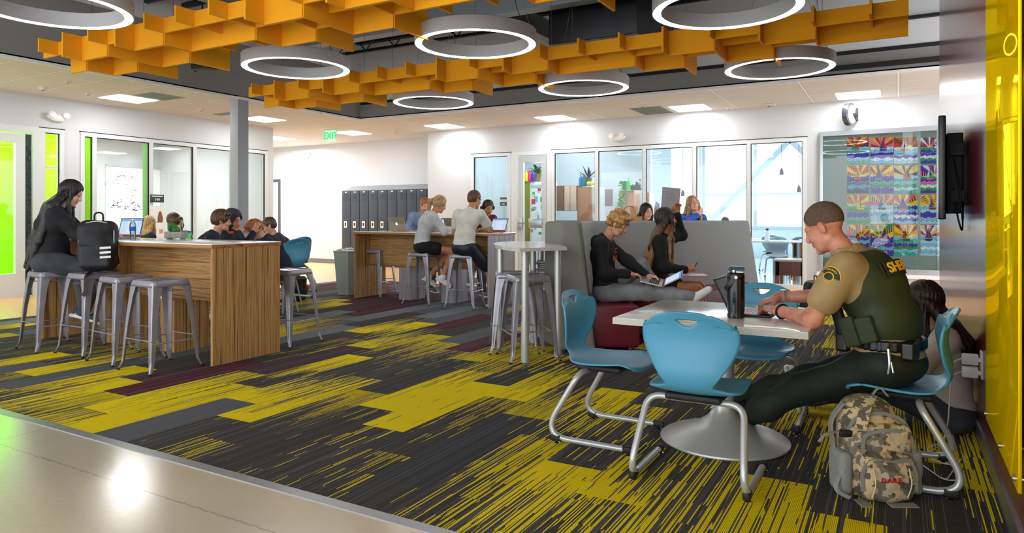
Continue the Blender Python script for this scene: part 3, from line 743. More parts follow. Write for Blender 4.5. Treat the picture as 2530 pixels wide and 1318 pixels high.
chair(-1.50, 3.83, 0, 'blue plastic chair side-on at the left of the white square table', sc=1.04)
chair(-.87, 3.46, 90, 'nearest blue plastic chair, its back to us, at the white square table', sc=1.04)
chair(.0, 4.0, 180, 'blue plastic chair the officer sits on', sc=1.04)
chair(-.80, 4.62, -90, 'blue plastic chair on the far side of the white square table behind the black bottle', sc=1.04)
# ---------------- square pedestal table
t = empty('cafe_table', (-.88, 4.07, 0), 0, 'square white-topped table on a round silver pedestal where the officer works', 'table')
g = G(); g.box(-.5, .5, -.48, .48, .705, .74, bev=.003); g.obj('tabletop', LAMW, t)
g = G(); g.box(-.501, .501, -.481, .481, .704, .737); g.obj('edge_band', EDGE, t)
g = G(); g.lathe([(.355, .004), (.362, .012), (.36, .02), (.33, .035), (.24, .062), (.15, .10), (.09, .145), (.062, .19), (.056, .23)], 48); g.obj('pedestal_base', SILV, t)
g = G(); g.lathe([(.056, .21), (.056, .71)], 28); g.box(-.2, .2, -.2, .2, .69, .705); g.obj('column', SILV, t)
g = G()
for k in range(6): a = R(60 * k + 20); g.lathe([(.014, 0), (.014, .006)], 8, c=(.33 * math.cos(a), .33 * math.sin(a), 0))
g.obj('glides', _M['chrome'], t)
# ---------------- curved high table with stools
def sd(s, d, z=0): return Vector((RT[0] * s + FW[0] * d, RT[1] * s + FW[1] * d, z))
def px(x, d): return (x - CXP) / FPX * d
poly = [sd(px(1401, 6.08), 6.08), sd(px(1284, 5.80), 5.80)]
c0 = sd(.62, 6.75); st = poly[-1] - c0
arc = [(px(1262, 5.95), 5.95), (px(1240, 6.2), 6.2), (px(1224, 6.5), 6.5), (px(1219, 6.85), 6.85), (px(1230, 7.2), 7.2), (px(1262, 7.45), 7.45), (px(1300, 7.5), 7.5), (px(1352, 7.4), 7.4), (px(1352, 6.9), 6.9), (px(1385, 6.5), 6.5)]
poly += [sd(*a) for a in arc]
base = Vector((-3.1, 6.0, 0)); t = empty('standing_table', base, 0, 'pale grey high table with a curved edge beside the grey sofa back', 'table')
g = G(); g.prism([(p.x - base.x, p.y - base.y) for p in poly[::-1]], 1.0, 1.03); g.obj('tabletop', LAMG, t)
for x, d in ((1297, 5.98), (1378, 6.22), (1236, 6.6), (1317, 6.9), (1336, 7.25), (1300, 7.35)):
    p = sd(px(x, d), d) - base
    g = G(); g.tube([(p.x, p.y, .38), (p.x, p.y, 1.0)], .031, 16); g.tube([(p.x, p.y, .03), (p.x, p.y, .39)], .035, 16); l = g.obj('leg', SILV, t)
    g = G(); g.lathe([(.026, 0), (.026, .012), (.012, .018), (.012, .03)], 12, c=(p.x, p.y, 0)); g.obj('glide', _M['chrome'], l)
# ---------------- angular grey and maroon sofa
FAB = mat('grey_felt_upholstery', '#9CA09F', rough=.9, bump=.25, bscale=700, noise=.12, nscale=180)
FABD = mat('olive_grey_upholstery', '#7E7F77', rough=.9, bump=.25, bscale=700, noise=.12, nscale=180)
VIN = mat('maroon_vinyl', '#6E1A26', rough=.42, bump=.08, bscale=250)
def loft(bot, top, z0, z1, m, nm, parent, bev=.03):
    n = len(bot); bm = bmesh.new()
    b_ = [bm.verts.new((p[0], p[1], z0)) for p in bot]; t_ = [bm.verts.new((p[0], p[1], z1)) for p in top]
    bm.faces.new(b_[::-1]); bm.faces.new(t_)
    for i in range(n): bm.faces.new((b_[i], b_[(i + 1) % n], t_[(i + 1) % n], t_[i]))
    bmesh.ops.recalc_face_normals(bm, faces=bm.faces[:])
    bmesh.ops.bevel(bm, geom=bm.edges[:], offset=bev, segments=4, profile=.5, affect='EDGES')
    g = G(); g.bm(bm, 0, True); return g.obj(nm, m, parent, 60)
sb = sd(1.5, 7.8); sofa = empty('modular_sofa', sb, 0, 'angular high-backed grey sofa with maroon seats, seating two students', 'sofa')
def L_(pts): return [(sd(*p) - sb).to_tuple()[:2] for p in pts]
loft(L_([(.79, 6.45), (.82, 7.9), (.50, 7.75), (.31, 6.9), (.46, 6.5)]), L_([(.64, 6.5), (.80, 7.85), (.55, 7.75), (.33, 6.92), (.47, 6.55)]), .03, 1.25, FABD, 'wing_back', sofa, .035)
loft(L_([(1.10, 7.72), (3.30, 9.0), (3.28, 9.5), (.70, 8.2)]), L_([(.92, 7.98), (3.22, 9.32), (3.20, 9.52), (.72, 8.25)]), .03, 1.245, FAB, 'long_back', sofa, .035)
loft(L_([(.72, 6.6), (1.235, 6.62), (1.20, 7.05), (1.30, 7.3), (.75, 7.95)]), L_([(.72, 6.6), (1.235, 6.62), (1.20, 7.05), (1.30, 7.3), (.75, 7.95)]), .03, .44, VIN, 'seat', sofa, .03)
loft(L_([(1.33, 7.25), (2.2, 7.75), (3.0, 8.55), (3.15, 9.2), (1.0, 7.95)]), L_([(1.33, 7.25), (2.2, 7.75), (3.0, 8.55), (3.15, 9.2), (1.0, 7.95)]), .03, .44, VIN, 'seat', sofa, .03)
for p in ((.5, 6.62), (.74, 6.55), (1.15, 6.7), (3.0, 8.7)):
    q = sd(*p) - sb; g = G(); g.lathe([(.025, 0), (.025, .035)], 10, c=(q.x, q.y, 0)); g.obj('foot', _M['chrome'], sofa)
# ---------------- yellow acrylic board, television, power adapters on the maroon wall
def yellow_acrylic():
    m = bpy.data.materials.new('yellow_acrylic'); m.use_nodes = True; nt = m.node_tree; nt.nodes.clear(); o = N(nt, 'OutputMaterial'); d = N(nt, 'BsdfDiffuse'); g_ = N(nt, 'BsdfGlossy'); x = N(nt, 'MixShader'); x.inputs[0].default_value = .45
    d.inputs[0].default_value = lin('#FFD400'); g_.inputs[0].default_value = lin('#FFD820'); g_.inputs['Roughness'].default_value = .03
    nt.links.new(d.outputs[0], x.inputs[1]); nt.links.new(g_.outputs[0], x.inputs[2]); nt.links.new(x.outputs[0], o.inputs[0]); return m
t = empty('acrylic_board', (XR, 3.7, 1.2), 0, 'tall glossy yellow acrylic writing board on the maroon wall', 'board')
g = G(); g.box(-.046, -.034, -.74, .28, -.87, 3.0, bev=.002); g.obj('board_panel', yellow_acrylic(), t)
for yy in (-.70, -.3, .22):
    g = G(); g.tube([(-.058, yy, -.83), (0, yy, -.83)], .011, 12); g.obj('standoff', STEELB, t)
t = empty('television', (XR, 5.7, 1.6), 0, 'black flat television seen edge-on on its wall bracket', 'television')
g = G(); M = frame_M((.235 - XR, 5.2 - 5.7, .015), (.035, 1.1, 0), (0, 0, 1)); g.box(0, 1.1, -.335, .335, -.012, .03, M=M, bev=.008); g.obj('screen', mat('tv_black', '#060607', rough=.25), t)
g = G(); g.box(-.12, -.02, -.05, .45, -.28, .28, bev=.01); g.box(-.03, 0, 0, .4, -.22, .22); g.box(-.1, -.02, -.1, .0, .12, .2); g.box(-.1, -.02, -.1, .0, -.2, -.12); g.obj('wall_bracket', BLK, t)
g = G(); g.tube(fillet([(-.08, -.05, -.1), (-.06, -.12, -.3), (-.03, -.1, -.42), (-.02, .0, -.3), (-.02, .1, -.1)], .06, 5), .006, 6); g.tube(fillet([(-.08, -.08, .1), (-.05, -.16, -.1), (-.03, -.14, -.36), (-.02, -.05, -.2)], .06, 5), .005, 6); g.obj('cable', BLK, t)
WP = mat('white_plastic', '#F2F2F2', rough=.3)
po = atX(2405, 905, XR - .045); g = G(); g.box(XR - .012, XR, po.y - .04, po.y + .05, po.z - .065, po.z + .085, bev=.004); tag(g.obj('wall_outlet', WP), 'white wall outlet on the maroon wall near the floor', 'outlet')
for z, w_ in ((po.z + .036, 'upper'), (po.z - .036, 'lower')):
    p = po
    g = G(); g.box(XR - .10, XR - .022, p.y - .014, p.y + .016, z - .031, z + .031, bev=.008); g.box(XR - .022, XR - .012, p.y - .01, p.y + .01, z - .01, z + .01)
    t = g.obj('power_adapter', WP); tag(t, 'white square laptop power adapter, %s of the two in the outlet' % w_, 'power adapter', 'laptop power adapters')
    q0 = Vector((XR - .1, p.y, z)); pts = [q0, q0 + Vector((-.05, -.03, -.02)), Vector((.24, p.y - .1, .14)), Vector((.22, p.y - .02, .015)), Vector((.12, 4.45 if w_ == 'upper' else 4.3, .008)), Vector((.25, 4.2, .008)), Vector((.30, 4.05 if w_ == 'upper' else 4.4, .008)), Vector((.2, 3.95, .008)), Vector((.02, 4.35, .008))]
    g = G(); g.tube(fillet(pts, .08, 6), .0028, 6); g.obj('charging_cable', WP, t)
# ---------------- lockers
LOCK = mat('slate_locker_paint', '#3A424E', rough=.42, metal=.2)
LW = .31
for k in range(9):
    x = -12.9 + LW * k
    t = empty('locker', (x, 13.70, 0), 0, None, 'locker', 'slate school lockers'); order = ['leftmost', 'second from the left', 'third from the left', 'fourth from the left', 'fifth from the left', 'sixth from the left', 'seventh from the left', 'eighth from the left', 'ninth, cut off by the white corner'][k]
    t['label'] = 'tall slate metal locker, %s in the far row' % order
    g = G(); g.box(0, LW, .012, .38, .1, 1.98); g.box(0, LW, .03, .38, 0, .1); g.obj('body', LOCK, t)
    g = G(); g.box(.008, LW - .008, -.006, .012, .12, 1.97, bev=.003)
    for r_ in range(6):
        for zz in (1.72, .2): g.box(.05, .14, -.011, -.006, zz + .03 * r_, zz + .03 * r_ + .008); g.box(.155, .245, -.011, -.006, zz + .03 * r_, zz + .03 * r_ + .008)
    d = g.obj('door', LOCK, t)
    g = G(); g.box(.09, .19, -.02, -.006, 1.0, 1.17, bev=.006); g.obj('handle', mat('cream_metal', '#E4DFC8', rough=.35), d)
    g = G(); g.box(.12, .165, -.024, -.019, 1.05, 1.13); g.obj('latch', GUNB, d)
    g = G(); g.box(.12, .18, -.012, -.006, 1.925, 1.95); g.obj('number_plate', ALU, d)
g = G(); vs_ = [(-12.9, 13.71, 1.98), (XA, 13.71, 1.98), (XA, YF, 2.12), (-12.9, YF, 2.12), (-12.9, YF, 1.98), (XA, YF, 1.98)]
g.add(vs_, [(0, 1, 2, 3), (0, 3, 4), (1, 5, 2), (0, 4, 5, 1), (3, 2, 5, 4)]); tag(g.obj('sloping_roof_panel', mat('pale_locker_top', '#9AA0A8', rough=.4, metal=.3)), 'sloping metal top running over the row of slate lockers', 'roof panel')
# ---------------- square column
c = atZ(602, 246, CZ); g = G(); g.box(-9.98, -9.78, c.y - .1, c.y + .12, 0, CZ + .05, bev=.004); o = g.obj('wall_column', mat('column_paint', '#A6AAB0', rough=.5)); o['kind'] = 'structure'
# ---------------- waste bin beside the far table
t = empty('waste_bin', (-8.0, 8.72, 0), 0, 'slim grey waste bin with a white liner, left of the far high table', 'waste bin')
g = G(); vs_ = [(-.12, -.2, 0), (.12, -.2, 0), (.12, .2, 0), (-.12, .2, 0), (-.16, -.25, .72), (.16, -.25, .72), (.16, .25, .72), (-.16, .25, .72)]
g.add(vs_, [(0, 3, 2, 1), (0, 1, 5, 4), (1, 2, 6, 5), (2, 3, 7, 6), (3, 0, 4, 7)]); g.box(-.17, .17, -.26, .26, .70, .73, bev=.01); g.obj('bin_body', mat('grey_bin_plastic', '#9AA3A4', rough=.5), t)
b = Blob(.012, .02)
for k in range(22):
    a = 2 * PI * k / 22; r1 = 1 + .05 * math.sin(5 * a); b.ell((.165 * r1 * math.cos(a), .255 * r1 * math.sin(a), .735 + .012 * math.sin(3 * a)), (.03, .035, .022))
b.build('bin_liner', mat('white_bag', '#E8EAEA', rough=.5), t, wrinkle(.006, 60, 1))
# ================================================================== ceiling things
ORG = mat('orange_felt', '#F2A400', rough=.85, noise=.06, nscale=300)
def baffle_cloud(x1, y1, cmax, label, cmin=-1):
    """stepped waffle of felt blades; x of cross blade c = x1 + .4775 (c-1)"""
    t = empty('acoustic_baffle', (x1, y1, 3.27), 0, label, 'acoustic baffle', 'orange acoustic baffle grids')
    ZT_, ZS, ZD, th = 0, -.15, -.265, .011; dx = .4775
    def X(c): return dx * (c - 1)
    y2, y3, yt, yb = .31, .63, -.21, 1.14
    def steps(segs, f):
        g = G()
        for a, b, z in segs: f(g, a, b, z)
        return g
    deepY = {0: [(y2, y3)], 1: [(yt, 0), (y3, yb)], 2: [(0, y3)], 3: [(yt, 0), (y3, yb)], 4: [(0, y2)], 5: []}
    for c in range(0, cmax + 1):
        dp = deepY[c % 6]; cuts = [yt, 0, y2, y3, yb]; g = G()
        end = yb if c % 6 in (1, 3) else y3 + .22
        for a, b in zip(cuts[:-1], cuts[1:]):
            if a == y3: b = end
            deep = any(a >= p - 1e-6 and b <= q + 1e-6 for p, q in dp)
            g.box(X(c) - th, X(c) + th, a, b, ZD if deep else ZS, ZT_)
        g.obj('cross_blade', ORG, t)
    rows = {0: lambda c: c % 6 in (1, 3), y2: lambda c: c % 6 in (4, 5), y3: lambda c: c % 6 in (0, 2)}
    for yy, f in rows.items():
        g = G(); s0 = -.32 if yy != 0 else -.3
        for c in range(-1, cmax + 1):
            a, b = X(c), X(c + 1)
            if c == -1: a = X(0) + s0
            if c == cmax: b = X(c) + .3
            g.box(a, b, yy - th, yy + th, ZD - .002 if f(c % 6) else ZS - .002, ZT_ - .003)
        g.obj('long_blade', ORG, t)
    g = G()
    for c in range(1, cmax, 3):
        for yy in (.1, .7): g.tube([(X(c), yy, 0), (X(c), yy, 1.6)], .0025, 5)
    g.obj('hanging_wire', mat('thin_wire', '#55575A', rough=.4, metal=.8), t)
    return t
baffle_cloud(-7.86, 7.17, 17, 'long stepped orange felt baffle hung from the black ceiling, farther from us')
baffle_cloud(-7.79, 4.25, 17, 'long stepped orange felt baffle, nearer and cut by the top edge')
RINGM = mat('ring_housing', '#B9B9BD', rough=.5)
EMW = mat('ring_diffuser', '#FFFFFF', emit='#FFFFFF', estr=6.)
ring_names = {(-6.15, 3.1): 'white ring light at the top left corner, nearest the long-haired student', (-6.12, 5.75): 'white ring light between the two orange baffles, on the left', (-3.7, 5.83): 'white ring light between the two orange baffles, in the middle',
              (-1.25, 5.87): 'white ring light cut by the top edge on the right', (-1.22, 8.53): 'white ring light beyond the orange baffles, on the right', (-3.7, 8.53): 'white ring light beyond the orange baffles, in the middle',
              (-6.15, 8.5): 'smallest white ring light, farthest away on the left beyond the baffles'}
for (x, y_), lb in ring_names.items():
    t = empty('ring_light', (x, y_, 3.02), 0, lb, 'ceiling light', 'white ring lights')
    g = G(); g.lathe([(.535, .004), (.535, .13), (.545, .135), (.60, .135), (.61, .13), (.61, .004), (.605, .0), (.598, .004)], 72, cap=False); g.obj('housing', RINGM, t)
    g = G(); n = 72; vs_ = []; fs = []
    for r_, z in ((.537, .006), (.542, 0), (.6, 0), (.605, .005)): vs_ += [(r_ * math.cos(2 * PI * j / n), r_ * math.sin(2 * PI * j / n), z) for j in range(n)]
    for i in range(3):
        for j in range(n): fs.append((i * n + j, i * n + (j + 1) % n, (i + 1) * n + (j + 1) % n, (i + 1) * n + j)[::-1])
    g.add(vs_, fs, 0, True); g.obj('diffuser', EMW, t)
    g = G()
    for k in range(3):
        a = 2 * PI * k / 3 + .6; g.tube([(.57 * math.cos(a), .57 * math.sin(a), .13), (.25 * math.cos(a), .25 * math.sin(a), 1.2), (0, 0, 1.7)], .002, 5)
    g.tube(fillet([(.57, 0, .12), (.45, .03, .3), (.4, .0, .9), (0, 0, 1.7)], .2, 5), .004, 5); g.obj('suspension_wire', _M['thin_wire'], t)
PAN = mat('troffer_diffuser', '#FFFFFF', emit='#FFFFFF', estr=10.)
TR = mat('troffer_frame', '#F4F4F4', rough=.4)
def troffer(x, y_, lb, z=CZ, sx=.66, sy=.72, m=PAN, grp='square ceiling panel lights'):
    t = empty('ceiling_panel_light', (x, y_, z), 0, lb, 'ceiling light', grp)
    g = G(); g.box(-sx / 2, sx / 2, -sy / 2, sy / 2, -.006, .0); g.obj('frame', TR, t)
    g = G(); g.box(-sx / 2 + .03, sx / 2 - .03, -sy / 2 + .03, sy / 2 - .03, -.012, -.004); g.obj('diffuser', m, t)
for x, y_, lb in ((-11.38, 6.97, 'bright ceiling panel light above the left classroom windows'), (-11.38, 9.79, 'bright ceiling panel light half hidden by the square column'), (-13.84, 12.39, 'bright ceiling panel light farthest back, just past the corner of the left wall'),
                  (-11.38, 12.45, 'bright ceiling panel light right beside the green exit sign'), (-8.77, 12.53, 'bright ceiling panel light above the white wall left of the long classroom window'), (-6.08, 12.6, 'bright ceiling panel light above the left half of the long classroom window'),
                  (-3.34, 12.62, 'bright ceiling panel light above the right half of the long classroom window'), (-.58, 12.62, 'bright ceiling panel light above the children artwork')): troffer(x, y_, lb)
troffer(-11.38, 4.1, 'bright ceiling panel light at the far left above the green door')
# smoke detectors, speakers, sensors
def puck(px_, py_, nm, lb, cat, r_=.055, h=.045, sq=False, grp=None):
    p = atZ(px_, py_, CZ); t = empty(nm, (p.x, p.y, CZ), 0, lb, cat, grp)
    g = G()
    if sq: g.box(-.11, .11, -.07, .07, -.03, 0, bev=.008)
    else: g.lathe([(r_ * 1.3, 0), (r_ * 1.3, -.01), (r_, -.014), (r_ * .9, -h), (r_ * .5, -h - .004), (0.0, -h - .004)][::-1], 20)
    g.obj('housing', mat('cream_plastic', '#DDD3C8', rough=.5), t)
    g = G(); g.lathe([(0, -h - .012), (r_ * .35, -h - .010), (r_ * .4, -h)], 12); g.obj('sensor', BASEG, t)
puck(106, 215, 'smoke_detector', 'round smoke detector on the ceiling above the green side light', 'smoke detector')
puck(217, 230, 'motion_sensor', 'small round ceiling sensor just left of the panel light above the left windows', 'sensor', .05, .03)
puck(168, 202, 'sprinkler_cap', 'flat white disc in the ceiling near the left bulkhead edge', 'sprinkler cap', .045, .012)
puck(497, 270, 'smoke_detector', 'round smoke detector on the ceiling left of the square column', 'smoke detector', .05, .03)
puck(980, 324, 'smoke_detector', 'round smoke detector on the ceiling right of the green exit sign', 'smoke detector', .06, .05)
puck(1802, 264, 'smoke_detector', 'round smoke detector on the ceiling above the long classroom window', 'smoke detector', .06, .05)
puck(1900, 257, 'wireless_access_point', 'boxy white wireless access point under the ceiling above the classroom window', 'access point', sq=True)
puck(1588, 262, 'sprinkler_cap', 'flat disc in the ceiling beside the grey vent grille', 'sprinkler cap', .045, .012)
def vent(px_, py_, lb, sx, sy):
    p = atZ(px_, py_, CZ); t = empty('ceiling_vent', (p.x, p.y, CZ), 0, lb, 'vent')
    g = G(); g.box(-sx / 2, sx / 2, -sy / 2, sy / 2, -.006, 0); g.obj('frame', mat('vent_grey', '#A9AFA9', rough=.5), t)
    g = G()
    for k in range(14): y_ = -sy / 2 + .03 + (sy - .06) * k / 13; g.box(-sx / 2 + .03, sx / 2 - .03, y_ - .004, y_ + .004, -.012, -.004)
    g.obj('louvre', mat('vent_slat', '#7D847E', rough=.5), t)
vent(390, 238, 'grey return-air grille in the ceiling beside the panel light over the left windows', .6, .6)
vent(1612, 273, 'grey return-air grille in the ceiling left of the panel light over the classroom window', .62, .9)
vent(558, 281, 'slim ceiling supply grille just left of the square column', .55, .2)
# emergency lights: white body with two round lamps
def emergency(loc, rz, lb):
    t = empty('emergency_light', loc, rz, lb, 'emergency light', 'white twin-lamp emergency lights')
    b = Blob(.008, .03); b.ell((.03, 0, .0), (.05, .17, .06)); b.ell((.05, 0, -.03), (.04, .12, .05)); b.build('housing', WP, t)
    for s_ in (1, -1):
        g = G(); M = Matrix.Translation((.085, s_ * .11, .03)) @ Matrix.Rotation(R(80), 4, 'Y'); g.lathe([(.02, -.04), (.05, -.02), (.055, .02), (.05, .022)], 18, M=M); l = g.obj('lamp_head', WP, t)
        g = G(); g.lathe([(0, .018), (.045, .018)], 18, M=M); g.obj('lens', mat('lens_grey', '#B7B5B8', rough=.2), l)
p = atX(140, 290, XL); emergency(p, 0, 'white twin-lamp emergency light on the left wall above the green side light')
p = atY(1527, 340, YB); emergency(p, R(-90), 'white twin-lamp emergency light above the long classroom window')
p = atY(759, 384, YF); emergency(p, R(-90), 'white twin-lamp emergency light on the far wall left of the lockers')
# exit sign: clear panel with green letters
p = atZ(817, 320, CZ); t = empty('exit_sign', (p.x, p.y, CZ), R(-2), 'green-lit EXIT sign hanging from the ceiling', 'exit sign')
g = G(); g.box(-.18, .18, -.04, .04, -.03, 0, bev=.004); g.obj('housing', WP, t)
g = G(); g.box(-.16, .16, -.006, .006, -.27, -.03); g.obj('sign_panel', mat('sign_panel_green', '#CFEFDC', rough=.1, emit='#A8F0C4', estr=.3), t)
text('letters', 'EXIT', .22, mat('exit_green', '#00B450', emit='#00C850', estr=.9), t, frame_M((0, -.012, -.15), (1, 0, 0), (0, 0, 1)), .002, True)
# wall clock / speaker drum on the back wall
p = atY(2100, 286, YB); t = empty('wall_clock', (p.x, p.y, p.z), 0, 'round silver-edged clock standing out from the wall above the artwork', 'clock')
M = Matrix.Translation((0, -.16, 0)) @ Matrix.Rotation(R(68), 4, 'Z') @ Matrix.Rotation(R(90), 4, 'X')
g = G(); g.lathe([(0, -.05), (.17, -.05), (.19, -.04), (.19, .04), (.17, .05), (0, .05)], 36, M=M); g.obj('case', mat('clock_case', '#6E7680', rough=.2, metal=.8), t)
g = G(); g.lathe([(0, .056), (.155, .053)], 36, M=M); g.lathe([(.155, -.053), (0, -.056)], 36, M=M); g.obj('dial', WP, t)
g = G(); g.box(.1, .13, -.16, 0, -.1, .1); g.box(0, .12, -.18, -.14, -.02, .02); g.obj('wall_mount', BLK, t)
# security camera under the bulkhead
p = atD(500, 168, 9.6); t = empty('projector', (p.x, p.y, p.z), 0, 'small black projector hanging under the orange baffle on the left', 'projector')
g = G(); g.box(-.12, .2, -.1, .1, -.03, .05, bev=.01); g.tube([(-.12, 0, .0), (-.16, 0, -.01)], .035, 12); g.obj('body', BLK, t)
g = G(); g.tube([(0, 0, .05), (0, 0, 1.0)], .012, 8); g.obj('pole', BLK, t)
# ================================================================== things on tables, floor and walls
SILVL = mat('laptop_aluminium', '#C9C8C6', rough=.35, metal=.7); GOLDL = mat('warm_laptop_aluminium', '#A89A86', rough=.35, metal=.5)
KEYS = mat('laptop_keys', '#26272A', rough=.5); KEYW = mat('white_keys', '#ECECEC', rough=.5)
def screen_mat(name, top='#6FA4E0', bg='#BFD8F2', line='#8FB2DA'):
    m, nt, b = nodes(name); tc = N(nt, 'TexCoord'); s = N(nt, 'SeparateXYZ'); nt.links.new(tc.outputs['UV'], s.inputs[0])
    rows = math_(nt, 'LESS_THAN', math_(nt, 'FRACT', math_(nt, 'MULTIPLY', s.outputs[1], 16.)), .35)
    inx = math_(nt, 'MULTIPLY', math_(nt, 'GREATER_THAN', s.outputs[0], .3), math_(nt, 'LESS_THAN', s.outputs[0], .78))
    c = mixc(nt, math_(nt, 'MULTIPLY', inx, .7), bg, '#E9F1FA'); c = mixc(nt, math_(nt, 'MULTIPLY', rows, math_(nt, 'MULTIPLY', inx, .6)), c, line)
    c = mixc(nt, math_(nt, 'GREATER_THAN', s.outputs[1], .88), c, top); c = mixc(nt, math_(nt, 'LESS_THAN', s.outputs[1], .07), c, '#A23A2E')
    nt.links.new(c, b.inputs['Emission Color']); b.inputs['Emission Strength'].default_value = .42; b.inputs['Base Color'].default_value = (.02, .02, .03, 1); b.inputs['Roughness'].default_value = .15
    return m
SCR = screen_mat('document_screen'); SCRG = screen_mat('green_screen', '#3E6E9A', '#56B04A', '#2C7A34')
def laptop(loc, rz, ang, label, shell=SILVL, scr=SCR, w=.31, d=.215, logo=False, keys=KEYS, parent_rot=None, group='open laptops'):
    """hinge along local x at the far (+y) edge; ang = opening angle in degrees"""
    t = empty('laptop', loc, R(rz), label, 'laptop', group)
    if parent_rot is not None: t.rotation_euler = parent_rot
    g = G(); g.box(-w / 2, w / 2, -d / 2, d / 2, 0, .012, bev=.004); g.obj('base', shell, t)
    g = G()
    for r_ in range(5):
        for c in range(12): x = -w / 2 + .022 + (w - .044) / 12 * c; y_ = d / 2 - .035 - .0195 * r_; g.box(x + .001, x + (w - .044) / 12 - .002, y_ - .016, y_, .012, .0138)
    g.obj('keyboard', keys, t)
    g = G(); g.box(-.05, .05, -d / 2 + .01, -d / 2 + .07, .012, .0125); g.obj('trackpad', mat('trackpad', '#9C9C9E', rough=.3, metal=.4), t)
    a = R(ang - 90); M = Matrix.Translation((0, d / 2, .012)) @ Matrix.Rotation(-a, 4, 'X')
    # lid plane: local u = x, v up along the lid, screen faces -y
    g = G(); g.box(-w / 2, w / 2, -.0, .006, 0, d, M=M, bev=.003); l = g.obj('lid', shell, t)
    g = G(); g.box(-w / 2 + .004, w / 2 - .004, -.0012, .0, .004, d - .004, M=M); g.obj('bezel', KEYS, l)
    vs_ = [M @ Vector(p) for p in ((-w / 2 + .014, -.0016, .016), (w / 2 - .014, -.0016, .016), (w / 2 - .014, -.0016, d - .012), (-w / 2 + .014, -.0016, d - .012))]
    me = bpy.data.meshes.new('display'); me.from_pydata(vs_, [], [(0, 1, 2, 3)]); uv = me.uv_layers.new(name='UVMap')
    for i, q in enumerate(((0, 0), (1, 0), (1, 1), (0, 1))): uv.data[i].uv = q
    me.materials.append(scr); link('display', me, l)
    if logo:
        g = G(); n = 28; pts = []
        for k in range(n):
            t_ = 2 * PI * k / n; rr = .021 * (1 + .10 * math.cos(2 * t_) - .05 * abs(math.sin(t_)) ** 8)
            x, z = rr * math.cos(t_), rr * math.sin(t_) * .98
            if abs(math.atan2(z - .002, x)) < .38: x -= .010 * (1 - abs(math.atan2(z - .002, x)) / .38)
            pts.append((x, z))
        vs_ = [M @ Vector((-x, .0066, d * .52 + z)) for x, z in pts]; g.add(vs_, [tuple(range(n))])
        vs_ = [M @ Vector((-x, .0066, d * .52 + z)) for x, z in ((.001, .024), (.004, .031), (.010, .034), (.009, .027), (.004, .023))]; g.add(vs_, [(0, 1, 2, 3, 4)])
        g.obj('emblem', mat('emblem_white', '#FFFFFF', emit='#FFFFFF', estr=.5), l)
    return t
p = atZ(303, 589, 1.062); laptop((p.x, p.y - .02, 1.061), 14, 105, 'open silver laptop with a blue page, beside the water bottle on the near table')
p = atD(424, 577, 8.0); laptop((p.x, p.y, .915), 20, 112, 'open laptop with a green and blue page, just left of the planter', scr=SCRG)
laptop((-6.83, 8.62, 1.061), 178, 108, 'warm silver laptop seen from behind, left of the girl in the grey hoodie', shell=GOLDL, logo=True, w=.33, d=.22)
laptop((-6.0, 8.62, 1.061), 12, 108, 'open laptop with a bright page in front of the girl in the grey hoodie')
laptop((-5.95, 8.86, 1.061), 188, 110, 'closed-view laptop back between the two students at the far table', shell=GOLDL)
laptop((-5.18, 8.62, 1.061), -10, 112, 'open laptop in front of the person in the white tee shirt')
# officer's tablet laptop: dark glossy lid, white keys
p = atZ(1872, 772, .742); laptop((-.72, 4.12, .742), 90, 116, 'dark tablet computer with a white keyboard in front of the officer', shell=mat('dark_tablet', '#1B1C21', rough=.3, metal=.3), scr=mat('dark_gloss', '#101116', rough=.2), w=.30, d=.21, keys=KEYW, group='open laptops')
g = G(); M = Matrix.Translation((-.74, 4.33, .742)) @ Matrix.Rotation(R(12), 4, 'Z'); g.box(-.075, .075, -.037, .037, 0, .009, M=M, bev=.004); tag(g.obj('mobile_phone', mat('phone_black', '#0C1016', rough=.15)), 'black mobile phone lying behind the officer\'s hands', 'phone')
# black insulated bottle
p = atZ(1818, 786, .74); t = empty('drink_bottle', (p.x, p.y, .74), R(20), 'tall black insulated bottle with a carry handle on the white table', 'bottle')
NAVY = mat('midnight_metal', '#0B0F1C', rough=.3, metal=.3, coat=.4)
g = G(); g.lathe([(.04, 0), (.0455, .004), (.0465, .02), (.043, .03), (.0465, .045), (.0475, .12), (.0475, .205), (.046, .215)], 32); g.obj('body', NAVY, t)
g = G(); g.lathe([(.046, .215), (.047, .22), (.047, .243), (.04, .252), (.0, .254)], 32); g.obj('lid', mat('black_lid', '#0A0A0C', rough=.3), t)
g = G(); g.tube(fillet([(-.02, 0, .25), (-.03, 0, .275), (.045, 0, .272)], .01, 4), 1, 4, sq=(.022, .01)); g.obj('spout_cover', mat('teal_lid', '#1B4A5A', rough=.25), t)
g = G(); g.lathe([(.006, 0), (.011, 0), (.011, .012), (.006, .012)], 16, c=(-.01, 0, .252)); g.obj('spout', _M['chrome'], t)
g = G(); Mh = Matrix.Rotation(R(-20), 4, 'Z'); g.tube([Mh @ Vector(q) for q in fillet([(.012, -.05, .228), (-.045, -.056, .165), (-.062, .0, .150), (-.045, .05, .165), (.012, .05, .228)], .03, 5)], 1, 4, sq=(.004, .02)); g.obj('handle', _M['black_lid'], t)
g = G(); g.tube([Mh @ Vector((.012, -.047, .228)), Mh @ Vector((.012, -.056, .228))], .008, 12); g.obj('rivet', _M['chrome'], t)
g = G(); Ml = Matrix.Rotation(R(-22), 4, 'Z')
for z0, z1, x0, x1 in ((.03, .031, -.006, .006), (.084, .085, -.006, .006)): g.box(x0, x1, -.0486, -.047, z0, z1, M=Ml)
for x0 in (-.0065, .006): g.box(x0, x0 + .0006, -.0486, -.047, .03, .085, M=Ml)
